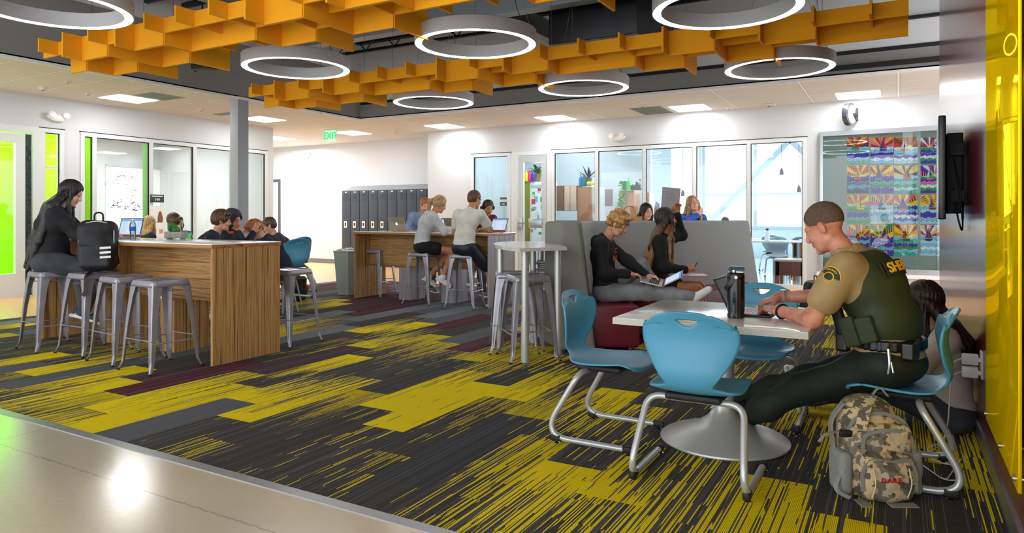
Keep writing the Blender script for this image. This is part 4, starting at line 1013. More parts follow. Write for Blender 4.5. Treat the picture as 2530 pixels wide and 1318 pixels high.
for k in range(7): g.box(-.003, .003, -.0486, -.047, .036 + k * .0065, .0385 + k * .0065, M=Ml); g.box(-.003 + .004 * (k % 2), -.0015 + .004 * (k % 2), -.0486, -.047, .036 + k * .0065, .0415 + k * .0065, M=Ml)
g.obj('label', mat('label_grey', '#9AA1AC', rough=.4), t)
# clear water bottle with a blue label
p = atZ(328, 590, 1.061); t = empty('water_bottle', (p.x, p.y, 1.06), 0, 'clear plastic water bottle with a blue label beside the open laptop', 'bottle')
PET = glass_mat('clear_plastic', '#E3EEF4', 1.0, .12)
g = G(); prof = [(.024, 0), (.031, .004)]
for k in range(9): prof += [(.032, .012 + k * .012), (.029, .018 + k * .012)]
prof += [(.032, .125), (.032, .15), (.026, .172), (.014, .188), (.013, .198)]; g.lathe(prof, 20); g.obj('body', PET, t)
g = G(); g.lathe([(.0325, .085), (.0325, .128)], 20); g.obj('label', mat('label_blue', '#1E63C8', rough=.4), t)
g = G(); g.lathe([(.015, .195), (.015, .208), (0, .209)], 16); g.obj('cap', WP, t)
# concrete planter with succulents
p = atZ(435, 591, 1.061); t = empty('planter', (p.x, p.y, 1.06), R(8), 'long grey concrete planter of succulents on the near table', 'planter')
g = G(); g.box(-.12, .12, -.045, .045, .012, .078, bev=.006)
for x in (-.09, .09): g.box(x - .012, x + .012, -.03, .03, 0, .014)
g.obj('trough', mat('raw_concrete', '#A9A69F', rough=.85, noise=.25, nscale=40, bump=.2, bscale=120), t)
LEAF = mat('succulent_green', '#3E8A36', rough=.5, noise=.4, nscale=30, col2='#1F5A24')
rs = random.Random(3); g = G()
for cx_, n_, h_ in ((-.07, 20, .10), (-.02, 20, .09), (.03, 14, .06)):
    for k in range(n_):
        a = rs.random() * 6.28; t_ = rs.uniform(.2, 1); e = Vector((cx_ + .035 * t_ * math.cos(a), .03 * t_ * math.sin(a), .075 + h_ * rs.uniform(.5, 1))); b0 = Vector((cx_, 0, .07))
        g.tube([b0, (b0 + e) / 2 + Vector((.01 * math.cos(a), .01 * math.sin(a), 0)), e], [.007, .012, .001], 6)
g.tube([(.085, 0, .07), (.09, 0, .12), (.083, 0, .16)], [.003, .004, .001], 6)
g.obj('succulents', LEAF, t)
g = G(); pts = [(.078 + .012 * math.sin(2 * PI * k / 16), 0, .13 + .075 * -math.cos(2 * PI * k / 16)) for k in range(17)]; g.tube(pts, .0025, 6); g.obj('glass_ornament', PET, t)
# books on the third stool
for k in range(4):
    g = G(); M = Matrix.Translation((-3.13 + .01 * (k % 2), 6.42 - .012 * k, .758 + .022 * k)) @ Matrix.Rotation(R(28 + 5 * ((k * 7) % 3)), 4, 'Z')
    g.box(-.15, .15, -.11, .11, .001, .0035, M=M); g.box(-.15, .15, -.11, .11, .018, .0205, M=M); g.box(-.152, -.148, -.11, .11, .001, .0205, M=M); g.box(-.146, .146, -.106, .106, .0035, .018, 1, M=M)
    tag(g.obj('book', [mat('dark_cover_%d' % k, ['#22252B', '#3A3F46', '#17181B', '#565B62'][k], rough=.4), mat('paper_edge', '#D8D6D0', rough=.8)]), '%s dark book in the stack on the stool under the curved table' % ['bottom', 'second from bottom', 'third from bottom', 'topmost'][k], 'book', 'books stacked on the stool')
# ---------------- camouflage backpack
def camo():
    m, nt, b = nodes('digital_camouflage'); tc = N(nt, 'TexCoord'); v = N(nt, 'VectorMath', operation='SNAP'); nt.links.new(tc.outputs['Object'], v.inputs[0]); v.inputs[1].default_value = (.0045, .0045, .0045)
    n1 = N(nt, 'TexNoise', i2=17., i3=2.); n2 = N(nt, 'TexNoise', i2=21., i3=2.); nt.links.new(v.outputs[0], n1.inputs[0])
    o = N(nt, 'VectorMath', operation='ADD'); o.inputs[1].default_value = (3, 5, 7); nt.links.new(v.outputs[0], o.inputs[0]); nt.links.new(o.outputs[0], n2.inputs[0])
    c = mixc(nt, math_(nt, 'GREATER_THAN', n1.outputs[0], .5), '#7A725E', '#CDB487'); c = mixc(nt, math_(nt, 'GREATER_THAN', n2.outputs[0], .56), c, '#5C5548'); c = mixc(nt, math_(nt, 'LESS_THAN', n2.outputs[0], .40), c, '#B9AE97')
    nt.links.new(c, b.inputs['Base Color']); b.inputs['Roughness'].default_value = .85
    n3 = N(nt, 'TexNoise', i2=14., i3=5.); nt.links.new(tc.outputs['Object'], n3.inputs[0]); bp = N(nt, 'Bump', i0=.6, i1=.03); nt.links.new(n3.outputs[0], bp.inputs['Height']); nt.links.new(bp.outputs[0], b.inputs['Normal'])
    return m
CAMO = camo(); STRAP = mat('grey_webbing', '#8F9088', rough=.8, bump=.3, bscale=400); MESHP = mat('grey_mesh_pocket', '#9A9C98', rough=.8, noise=.4, nscale=300)
t = empty('backpack', atZ(2165, 1226, 0), R(29), 'camouflage backpack with red lettering standing under the officer\'s chair', 'backpack')
b = Blob(.007, .05); b.ell((0, .05, .20), (.165, .10, .22)); b.box((0, .04, .17), (.155, .10, .16), None, .06); b.ell((-.02, .08, .38), (.12, .09, .08))
b.build('main_bag', CAMO, t, wrinkle(.006, 22, 4))
b = Blob(.006, .03); b.box((.01, -.055, .115), (.125, .05, .105), None, .045); b.ell((.01, -.08, .10), (.11, .045, .09)); b.build('front_pocket', CAMO, t, wrinkle(.004, 28, 5))
b = Blob(.006, .03); b.box((.02, -.03, .275), (.115, .05, .07), None, .04); b.build('upper_pocket', CAMO, t, wrinkle(.004, 28, 6))
b = Blob(.006, .02); b.box((-.165, .0, .12), (.03, .07, .10), None, .025); b.build('side_pocket', MESHP, t, wrinkle(.003, 30, 7))
b = Blob(.006, .02); b.box((.168, .02, .12), (.025, .07, .10), None, .022); b.build('side_pocket', MESHP, t, wrinkle(.003, 30, 8))
for nm, pts, r_ in (('zip', [(-.11, -.10, .06), (-.115, -.095, .15), (-.07, -.10, .21), (.01, -.105, .185), (.09, -.10, .21), (.13, -.095, .15), (.125, -.10, .06)], .008), ('zip', [(-.10, -.075, .22), (-.095, -.07, .31), (.02, -.085, .335), (.12, -.07, .31), (.14, -.06, .22)], .008), ('zip', [(-.14, -.02, .25), (-.13, -.02, .36), (0, -.03, .40), (.12, -.02, .36), (.16, -.02, .25)], .009)):
    g = G(); g.tube(fillet(pts, .05, 5), 1, 4, sq=(.016, .006)); g.obj(nm, STRAP, t)
g = G(); g.tube(fillet([(-.10, -.06, .33), (-.06, -.02, .42), (.0, .04, .455)], .05, 4), 1, 4, sq=(.05, .006)); g.obj('compression_strap', CAMO, t)
g = G(); g.tube(fillet([(.03, .10, .44), (.06, .09, .49), (.10, .09, .44)], .03, 5), 1, 4, sq=(.02, .006)); g.obj('top_handle', STRAP, t)
g = G(); g.tube(fillet([(-.13, .05, .42), (-.19, .06, .34), (-.185, .03, .2)], .05, 5), 1, 4, sq=(.04, .01)); g.tube(fillet([(-.16, -.02, .31), (-.25, -.03, .30), (-.28, -.03, .26)], .03, 4), 1, 4, sq=(.02, .003)); g.tube(fillet([(-.19, -.05, .12), (-.235, -.08, .06), (-.17, -.10, .03)], .04, 4), 1, 4, sq=(.02, .003)); g.box(-.13, -.08, -.135, -.05, .002, .006); g.box(.0, .12, -.14, -.09, .002, .006); g.obj('shoulder_strap', STRAP, t)
g = G(); g.box(-.185, -.13, -.045, -.02, .285, .315, bev=.005); g.obj('buckle', GUNB, t)
for x in (-.075, .085):
    g = G(); g.tube(fillet([(x, -.118, .17), (x + .012, -.125, .10), (x - .005, -.118, .04)], .03, 4), .003, 6); g.obj('piping', mat('cream_piping', '#D8D0B8', rough=.6), t)
text('lettering', 'D.A.R.E', .028, mat('red_thread', '#C01018', rough=.6), t, frame_M((.0, -.131, .12), (1, 0, 0), (0, .05, 1)) @ Matrix.Shear('XZ', 4, (0, 0)), .002, True, 'red lettering')
# ---------------- black backpacks
BKF = mat('black_nylon', '#111217', rough=.6, bump=.15, bscale=300, noise=.3, nscale=60); BKF2 = mat('charcoal_nylon', '#20232B', rough=.6, bump=.15, bscale=300)
def black_pack(loc, rz, label, s=1.0, stripes=False):
    t = empty('backpack', loc, R(rz), label, 'backpack'); t.scale = (s, s, s)
    b = Blob(.008, .05); b.box((0, .03, .21), (.14, .075, .20), None, .07); b.ell((0, -.04, .16), (.13, .08, .15)); b.build('main_bag', BKF, t, wrinkle(.006, 20, 9))
    b = Blob(.008, .03); b.box((0, -.085, .13), (.11, .03, .09), None, .03); b.build('front_pocket', BKF2, t, wrinkle(.004, 25, 3))
    g = G(); g.tube(fillet([(-.03, .06, .40), (-.03, .06, .47), (.03, .06, .47), (.03, .06, .40)], .03, 5), .007, 8); g.obj('top_handle', BKF, t)
    for sx in (1, -1):
        g = G(); g.tube(fillet([(sx * .06, .10, .39), (sx * .10, .15, .28), (sx * .10, .14, .12), (sx * .12, .08, .05)], .06, 5), 1, 4, sq=(.055, .016)); g.obj('shoulder_strap', BKF2, t)
    g = G(); g.tube(fillet([(-.12, -.03, .20), (-.12, -.02, .37), (0, -.03, .41), (.12, -.02, .37), (.12, -.03, .20)], .06, 5), .004, 6); g.obj('zip', mat('zip_white', '#C8C8CC', rough=.4), t)
    return t
t = black_pack((-6.61, 3.74, .772), 50, 'black backpack with three white stripes sitting on a bar stool', 1.2)
for k in range(3):
    g = G(); M = Matrix.Translation((.075, -.118, .115 + k * .036)) @ Matrix.Rotation(R(-4), 4, 'Y'); g.box(-.035, .04, -.004, .004, 0, .017, M=M); g.obj('stripe', mat('stripe_white', '#EDEDED', rough=.5), t)
g = G(); g.tube(fillet([(-.02, .02, .03), (-.05, -.13, -.02), (-.05, -.14, -.14), (-.07, -.14, -.17)], .03, 4), 1, 4, sq=(.03, .004)); g.obj('hanging_strap', BKF, t)
t = black_pack(atZ(737, 745, 0), 60, 'black backpack with a red patch on the carpet beside the wood end panel', .95)
b = Blob(.01, .02); b.ell((.12, -.05, .22), (.035, .05, .05)); b.build('red_patch', mat('red_fabric', '#D01822', rough=.5), t)
g = G(); g.tube(fillet([(-.10, -.14, .04), (-.13, -.16, .2), (-.06, -.13, .36)], .1, 5), 1, 4, sq=(.05, .01)); g.obj('side_strap', mat('grey_pad', '#8C8D90', rough=.6), t)
black_pack((-1.03, 10.1, 0), -50, 'small dark backpack on the floor past the end of the grey sofa, by the window', 1.05)
t = empty('sling_bag', sd(1.13, 6.98, .44), R(10), 'small black bag lying on the maroon seat beside the seated boy', 'bag')
b = Blob(.008, .03); b.ell((0, 0, .035), (.09, .06, .035)); b.build('pouch', BKF, t, wrinkle(.004, 30, 2))
g = G(); g.tube(fillet([(-.06, 0, .05), (-.09, -.03, .12), (-.03, -.05, .12), (.08, -.09, .012)], .05, 5), 1, 4, sq=(.02, .004)); g.obj('strap', BKF, t)
# ---------------- display case with the children's paintings
BOARD = mat('grey_green_board', '#8E9C98', rough=.7)
t = empty('display_case', (-.2, YB, 1.5), 0, 'long glazed display board with children\'s sailboat paintings on the right of the back wall', 'display board')
def lb(x0, x1, z0, z1, y0, y1): return (x0 + .2, x1 + .2, y0, y1, z0 - 1.5, z1 - 1.5)
g = G(); g.box(*lb(-1.18, 2.6, .35, 2.74, -.03, 0)); g.obj('backing', BOARD, t)
g = G()
for a in ((-1.2, 2.62, 2.70, 2.78), (-1.2, 2.62, .33, .42), (-1.2, -1.15, .42, 2.70)): g.box(*lb(*a, -.08, 0))
g.obj('frame', STEELB, t)
g = G(); g.box(*lb(-1.25, 2.62, .27, .33, -.12, 0)); g.obj('ledge', WP, t)
for a, b_ in ((-1.15, -.25), (-.27, .55), (.53, 1.4)): g = G(); g.box(*lb(a, b_, .42, 2.70, -.065, -.06)); g.obj('sliding_pane', GLASS, t)
PAL = dict(o='#FF9A1E', y='#FFE01E', r='#E03A1E', p='#F06AA0', m='#8A3A2A', b='#2A3FC0', v='#5A2AB0', t='#1FB8A0', c='#7FC8F0', g='#1FA050', w='#EAF0FA', k='#141428', l='#B8E0F0', s='#F5C08A')
PM = {k: mat('poster_paint_' + k, v, rough=.6, noise=.25, nscale=25) for k, v in PAL.items()}; PK = list(PAL)
def painting(x, z, w_, h_, sky, sea, sun, boat, label, seed):
    rs = random.Random(seed); g = G(); y_ = 0
    def q(pts, col, lay): g.add([(p[0] * w_, -lay * .0006 - .001, p[1] * h_) for p in pts], [tuple(range(len(pts)))], PK.index(col))
    g.box(-w_ / 2, w_ / 2, 0, .0015, -h_ / 2, h_ / 2, PK.index('w'))
    hz_ = .12; cx_ = sun[0]; n = 11
    def edge(a):
        dx_, dz = math.cos(a), math.sin(a); t_ = 9
        if dx_ > 1e-6: t_ = min(t_, (.5 - cx_) / dx_)
        if dx_ < -1e-6: t_ = min(t_, (-.5 - cx_) / dx_)
        if dz > 1e-6: t_ = min(t_, (.5 - hz_) / dz)
        return (cx_ + dx_ * t_, hz_ + dz * t_)
    for k in range(n):
        a0, a1 = PI * k / n, PI * (k + 1) / n; e0, e1 = edge(a0), edge(a1); pts = [(cx_, hz_), e0]
        for cxn in ((.5, .5), (-.5, .5)):
            ac = math.atan2(cxn[1] - hz_, cxn[0] - cx_)
            if a0 < ac < a1: pts.append(cxn)
        pts.append(e1); q(pts, sky[k % len(sky)], 1)
        if k % 3 == seed % 3:
            for s_ in range(4):
                f0, f1 = .35 + .16 * s_, .42 + .16 * s_
                m0 = [(cx_ + (e[0] - cx_) * f, hz_ + (e[1] - hz_) * f) for f in (f0, f1) for e in (e0, e1)]; q([m0[0], m0[1], m0[3], m0[2]], 'k', 2)
    q([(cx_ + .1 * math.cos(PI * k / 10), hz_ + .075 * math.sin(PI * k / 10)) for k in range(11)], 'y', 3)
    nb = 6
    for k in range(nb):
        top = hz_ - (hz_ + .5) * k / nb; ph = rs.random() * 6; fr = rs.choice([2, 3, 4]); am = rs.uniform(.015, .035)
        pts = [(-.5 + i / 16, top + am * math.sin(fr * 2 * PI * i / 16 + ph)) for i in range(17)]
        q(pts + [(.5, -.5), (-.5, -.5)], sea[k % len(sea)], 4 + k)
        for i in range(16):
            if (i + k) % 2: q([pts[i], pts[i + 1], (pts[i + 1][0], pts[i + 1][1] - .016), (pts[i][0], pts[i][1] - .016)], 'k' if k % 2 else 'w', 4.4 + k)
    bx, bz, s_ = boat[0], boat[1], boat[2]
    q([(bx - .16 * s_, bz), (bx - .11 * s_, bz - .06 * s_), (bx + .11 * s_, bz - .06 * s_), (bx + .17 * s_, bz)], boat[3], 11)
    q([(bx - .01, bz), (bx + .01, bz), (bx + .01, bz + .3 * s_), (bx - .01, bz + .3 * s_)], 'k', 11)
    q([(bx - .02, bz + .02), (bx - .02, bz + .29 * s_), (bx - .14 * s_, bz + .02)], boat[4], 12); q([(bx + .02, bz + .02), (bx + .02, bz + .26 * s_), (bx + .15 * s_, bz + .02)], boat[5], 12)
    q([(bx + .02, bz + .08 * s_), (bx + .02, bz + .13 * s_), (bx + .09 * s_, bz + .10 * s_)], 'k', 13)
    o = g.obj('painting', [PM[k] for k in PK]); o.location = (x, YB - .033, z); return tag(o, label, 'painting', 'children\'s sailboat paintings')
rows = [('top', [(338, 405)] * 4), ('second', [(408, 478)] * 4), ('third', [(481, 553)] * 4), ('bottom', [(556, 632)] * 4)]
cols = [(2093, 2147), (2151, 2207), (2209, 2267), (2274, 2328)]
desc = [['a green sail on maroon rays', 'a purple boat on pink rays', 'a white-striped sail and orange hull', 'pink scribbles round a green patch'], ['an orange sun over dark blue waves', 'a blue boat and fence-like waves', 'a red sail on pale green water', 'magenta, violet and green shapes'],
        ['yellow sails on teal waves', 'one tiny grey boat on pale water', 'a red hull before a yellow sun', 'blue sails over violet water'], ['a green and red sail', 'violet sails over curling waves', 'a yellow and maroon sail', 'a dark boat on black-tipped waves']]
cfg = [('mro', 'ctbv', 'm', 'g', 'r'), ('pro', 'wcvb', 'b', 'v', 'r'), ('mro', 'wlcv', 'o', 'w', 'l'), ('pmw', 'gbvw', 't', 'p', 'w'), ('yor', 'bkvt', 'r', 'o', 'y'), ('oyr', 'vbtg', 'g', 'b', 'b'), ('vys', 'ltcg', 'r', 'r', 'm'), ('vpw', 'gvpw', 'p', 'w', 't'),
       ('pyo', 'tgbv', 'y', 'y', 'y'), ('sps', 'lwcl', 'k', 'b', 'l'), ('yop', 'bcvw', 'r', 'b', 'b'), ('oys', 'clbv', 'm', 'b', 'o'), ('ory', 'bcvb', 'r', 'g', 'r'), ('yog', 'vbvc', 'o', 'v', 'v'), ('yor', 'ctvg', 'm', 'r', 'y'), ('psw', 'clcw', 'k', 'v', 'm')]
for r_ in range(4):
    for c in range(4):
        x0, x1 = cols[c]; y0, y1 = rows[r_][1][c]; a = atY(x0, y1, YB - .03); b_ = atY(x1, y0, YB - .03)
        dz = 0; k = r_ * 4 + c; sk, se, h_, s1, s2 = cfg[k]
        painting((a.x + b_.x) / 2, (a.z + b_.z) / 2, b_.x - a.x, b_.z - a.z, sk, se, (((k * 37) % 5 - 2) * .08, 0), (((k * 53) % 5 - 2) * .06, .05, 1.15, h_, s1, s2), 'painting with %s, %s row of the display' % (desc[r_][c], rows[r_][0]), k)
# ---------------- meeting room behind the left glass
t = empty('whiteboard', (-16.49, 10.2, 1.7), 0, 'large whiteboard with small blue and black diagrams inside the left glass room', 'whiteboard')
a = atX(268, 420, -16.47); b_ = atX(395, 590, -16.47)
wy0, wy1 = atX(262, 420, -16.47).y, atX(400, 420, -16.47).y
g = G(); g.box(0, .02, wy0 - 10.2, wy1 - 10.2, -.85, .8); g.obj('board', mat('whiteboard_gloss', '#FBFCFC', rough=.15), t)
g = G(); g.box(0, .05, wy0 - 10.2, wy1 - 10.2, .8, .84); g.obj('rail', ALUG, t)
rs = random.Random(5); g = G()
for px_, py_, kind in [(275, 455, 0), (300, 452, 0), (300, 438, 1), (310, 440, 1), (318, 436, 1), (290, 500, 2), (282, 510, 2), (298, 512, 2), (310, 497, 0), (305, 515, 0), (330, 517, 2), (340, 500, 2), (346, 512, 2), (352, 508, 2), (334, 480, 1), (316, 488, 1), (322, 470, 1)]:
    q = atX(px_, py_, -16.46) - Vector((-16.49, 10.2, 1.7))
    for s_ in range(5):
        y0, z0 = q.y + rs.uniform(-.12, .12), q.z + rs.uniform(-.06, .06); y1, z1 = y0 + rs.uniform(-.08, .08), z0 + rs.choice([0, rs.uniform(-.05, .05)])
        g.tube([(.024, y0, z0), (.024, y1, z1)], .004 if kind != 2 else .009, 4, 1 if kind == 2 else 0)
g.obj('marker_drawing', [mat('marker_grey', '#6C7078', rough=.6), mat('marker_blue', '#1F2FA8', rough=.6)], t)
p = atX(388, 490, -13.9); 
t = empty('room_sign', atX(388, 491, -12.36), 0, 'small dark room sign reading 144 on the left glass', 'sign')
g = G(); g.box(0, .006, -.14, .14, -.075, .075, bev=.002); g.obj('plate', mat('sign_slate', '#3A4048', rough=.4), t)
g = G(); g.box(.006, .008, -.11, .11, .035, .055); g.obj('name_strip', WP, t)
text('number', '144', .07, WP, t, frame_M((.008, 0, -.02), (0, 1, 0), (0, 0, 1)), .001, True)
t = empty('poster', atX(388, 545, -12.36), 0, 'paper poster with a dog portrait and a group photo under the room 144 sign', 'poster')
g = G(); g.box(0, .003, -.15, .15, -.33, .27); g.obj('sheet', mat('poster_paper', '#F4F6F6', rough=.6), t)
g = G(); g.prism([(-.05, -.03), (.05, -.03), (.055, .05), (.03, .15), (0, .18), (-.03, .15), (-.05, .06)], 0, .002, M=frame_M((.004, .06, 0), (0, 1, 0), (0, 0, 1))); g.obj('dog_picture', mat('tan_dog', '#8A6A4C', rough=.7, noise=.5, nscale=30), t)
g = G(); g.box(.003, .005, -.14, .12, -.04, -.03); g.box(.003, .005, -.14, -.02, -.30, -.15, 1); g.ball((.006, -.1, -.1), .03, 2, 8, sc=(.1, 1, 1)); g.box(.003, .005, .04, .12, -.25, -.17, 2); g.obj('print', [mat('red_print', '#B03028', rough=.6), mat('dark_print', '#26231F', rough=.6), mat('skin_print', '#D9A67E', rough=.6)], t)
# store room shelf seen past the dark door frame
t = empty('wall_shelf', (-17.9, 16.2, 0), 0, 'shelves with small items inside the dark-framed doorway at the back', 'shelf')
g = G()
for z in (.8, 1.05, 1.55): g.box(-.9, .3, -.2, .2, z, z + .05)
g.box(-.9, -.86, -.2, .2, 0, 1.6); g.box(.26, .3, -.2, .2, 0, 1.6); g.obj('boards', BLK, t)
p = atY(683, 516, 16.2); g = G(); g.box(-.12, .12, -.08, .08, 0, .14, bev=.02); g.tube([(-.02, -.08, .07), (-.02, -.16, .07)], .05, 14); g.box(-.05, .05, -.04, .04, .14, .2, bev=.01); o = tag(g.obj('camera', BLK), 'small black camera on the top shelf in the back doorway', 'camera'); o.location = (p.x, 16.2, 1.6)
p = atY(680, 560, 16.2); g = G(); g.lathe([(.06, 0), (.09, .02), (.07, .12), (.08, .2)], 14); rs = random.Random(2)
o = tag(g.obj('brush_pot', mat('orange_pot', '#C07A34', rough=.5)), 'orange pot on the lower shelf in the back doorway', 'pot'); o.location = (p.x, 16.2, 1.1)
# ---------------- low table, chairs and bits for the students behind the near table
t = empty('round_table', atD(560, 600, 8.9).to_2d().to_3d(), 0, 'table with a white top where the three students sit behind the near high table', 'table')
g = G(); g.lathe([(.0, .87), (.6, .87), (.605, .885), (.6, .9), (0, .9)], 40); g.obj('tabletop', LAMW, t)
g = G(); g.lathe([(.3, 0), (.3, .02), (.05, .06), (.04, .87)], 24); g.obj('pedestal', SILV, t)
chair(*atD(712, 640, 9.55).to_2d(), 175, 'blue shell chair showing beside the wood end panel, nearer of the two', z=.14)
chair(*atD(722, 640, 10.3).to_2d(), 185, 'blue shell chair behind the other one, past the wood end panel', z=.14)
# high table behind the sofa with a paper bag, a wooden mannequin and a cup
hb_ = sd(px(1640, 10.3), 10.3); t = empty('high_table', hb_, R(4), 'white high table hidden behind the sofa back where two girls in blue sit', 'table', 'high tables')
g = G(); g.box(-1.5, 1.2, -.35, .35, 1.07, 1.10, bev=.003); g.obj('tabletop', LAMW, t)
for x in (-1.4, 1.1): g = G(); g.box(x - .03, x + .03, -.3, .3, 0, 1.07); g.obj('end_panel', ZG, t)
KRAFT = mat('kraft_paper', '#B98A4E', rough=.8)
p = sd(px(1555, 10.15), 10.15, 1.1); t = empty('paper_bag', p, R(25), 'brown paper bag with twisted handles behind the sofa', 'paper bag')
g = G(); g.box(-.18, .18, -.08, .08, 0, .20, bev=.006); g.obj('bag', KRAFT, t)
for y_ in (-.07, .07): g = G(); g.tube(fillet([(-.09, y_, .18), (-.08, y_, .32), (0, y_, .36), (.08, y_, .32), (.09, y_, .18)], .06, 6), .005, 6); g.obj('handle', KRAFT, t)
p = sd(px(1523, 10.2), 10.2, 1.1); t = empty('wooden_mannequin', p, R(30), 'small jointed wooden artist mannequin with raised arms beside the paper bag', 'figurine')
WM = mat('pale_wood', '#E3C48E', rough=.5); b = Blob(.005, .006)
b.cap((0, 0, .0), (0, 0, .012), .04); b.cap((0, 0, .01), (0, 0, .08), .004); b.ell((0, 0, .13), (.022, .014, .03)); b.ell((0, 0, .18), (.028, .016, .03)); b.ell((0, 0, .235), (.014, .014, .022)); b.cap((0, 0, .2), (0, 0, .22), .005)
for s_ in (1, -1): b.chain([(s_ * .025, 0, .195), (s_ * .07, 0, .19), (s_ * .10, 0, .23)], [.008, .007, .005]); b.chain([(s_ * .012, 0, .11), (s_ * .02, 0, .06), (s_ * .02, 0, .015)], [.01, .008, .006])
b.build('figure', WM, t)
p = sd(px(1664, 10.2), 10.2, 1.1); t = empty('drink_cup', p, 0, 'pink lidded cup with a straw behind the sofa back', 'cup')
g = G(); g.lathe([(.045, 0), (.06, .15), (.0, .15)], 20); g.obj('cup', WP, t)
g = G(); g.lathe([(.066, .15), (.068, .165), (.06, .18), (.0, .182)], 20); g.obj('lid', mat('pink_lid', '#F0907A', rough=.4), t)
g = G(); g.tube([(.0, 0, .17), (.01, 0, .25)], .006, 8); g.obj('straw', _M['pink_lid'], t)
# ================================================================== inside the classroom
CAB = mat('beech_cabinet', '#B0774E', rough=.5, noise=.12, nscale=8, stretch=(1, 1, .1)); CABD = mat('dark_beech', '#7E543B', rough=.5, noise=.15, nscale=10, stretch=(1, 1, .1)); CABL = mat('pale_beech', '#D9B9A0', rough=.5); OLV = mat('olive_cabinet', '#8C8A12', rough=.5, noise=.2, nscale=8, stretch=(1, 1, .1))
def cab(x0, x1, y0, y1, Y, dep, nm, lb, front, sidem, cat='cabinet', handles=True, floor=False, split=None):
    """cabinet whose front spans the given pixels on the plane Y; its left side is visible (front faces -y)"""
    a = atY(x0, y1, Y); b_ = atY(x1, y0, Y); zb = 0 if floor else a.z
    t = empty(nm, (a.x, Y, zb), 0, lb, cat); w_, h_ = b_.x - a.x, b_.z - zb
    g = G(); g.box(0, w_, .02, dep, 0, h_); g.obj('body', sidem, t); k = split or max(1, round(w_ / .55))
    for i in range(k):
        g = G(); g.box(w_ / k * i + .006, w_ / k * (i + 1) - .006, 0, .02, .006, h_ - .006, bev=.002); d = g.obj('door', front, t)
        if handles: xh = w_ / k * (i + (.88 if i % 2 == 0 else .12)); g = G(); g.tube([(xh, 0, .05), (xh, -.03, .05), (xh, -.03, .17), (xh, 0, .17)], .006, 6); g.obj('handle', STEELB, d)
    return t, a, b_, w_, h_, zb
cab(1193, 1226, 443, 523, 16.4, .35, 'wall_cabinet', 'dark beech wall cabinet seen through the leftmost classroom pane', CABD, CABD, handles=False)
cab(1228, 1262, 445, 523, 16.6, .3, 'wall_cabinet', 'pale beech wall cabinet behind the leftmost classroom pane', CABL, CABL, handles=False)
cab(1284, 1307, 449, 640, 15.6, .3, 'tall_cabinet', 'tall olive cabinet side seen through the glass door', OLV, OLV, handles=False, floor=True, split=1)
t, a, b_, w_, h_, zb = cab(1308, 1356, 449, 640, 15.65, .5, 'tall_cabinet', 'tall white cabinet covered in small colourful drawings, through the glass door', WP, WP, handles=False, floor=True, split=1)
rs = random.Random(9)
for k in range(26):
    g = G(); x = rs.uniform(.04, w_ - .12); z = rs.uniform(.75, h_ - .18); ww, hh = rs.uniform(.05, .12), rs.uniform(.06, .14); g.box(x, min(x + ww, w_ - .01), -.004 - .001 * (k % 5), -.001, z, z + hh); g.obj('drawing', [PM[rs.choice('cpytrvgkbwl')]], t)
g = G(); g.box(.05, w_ - .05, -.012, -.002, h_ - .14, h_ - .07); g.obj('header_strip', PM['l'], t)
cab(1372, 1392, 459, 521, 15.6, .35, 'wall_cabinet', 'brown side cabinet left of the paired wall cabinets', CABD, CABD, handles=False, split=1)
cab(1393, 1424, 459, 521, 15.65, .35, 'wall_cabinet', 'pale wall cabinet with two small handles, through the third pane', CABL, CABD, split=2)
cab(1425, 1455, 462, 640, 15.7, .5, 'tall_cabinet', 'tall brown cabinet, through the third pane', CAB, CAB, floor=True, split=1)
cab(1456, 1476, 462, 640, 15.9, .5, 'tall_cabinet', 'tall white cabinet with pinned notes beside the brown one', WP, WP, handles=False, floor=True, split=1)
cab(1528, 1566, 471, 640, 16.4, .5, 'tall_cabinet', 'tall beech cabinet under the trailing plant', CAB, CAB, floor=True, split=2)
cab(1596, 1604, 476, 600, 16.8, .4, 'tall_cabinet', 'narrow beech cabinet with a blue box on top, by the fourth mullion', CAB, CAB, handles=False, floor=True, split=1)
cab(1371, 1450, 545, 640, 15.2, .4, 'base_cabinet', 'low counter cabinet with a sink below the wall cabinets', CABD, CABD, split=3, handles=False)
cab(1196, 1262, 560, 640, 15.9, .4, 'base_cabinet', 'low counter behind the leftmost classroom pane', CABL, CABL, split=2, handles=False)
a = atY(1492, 510, 16.9); b_ = atY(1513, 468, 16.9); g = G(); g.box(a.x, b_.x, 16.9, 16.93, a.z, b_.z, bev=.004); tag(g.obj('notice_board', mat('mauve_board', '#8A7078', rough=.6)), 'small mauve framed board on the classroom wall', 'notice board')
g = G(); g.box(-9.3, -5.6, 17.3, 17.4, 0, 4.2); S_('wall_classroom_partition', g, CLW)
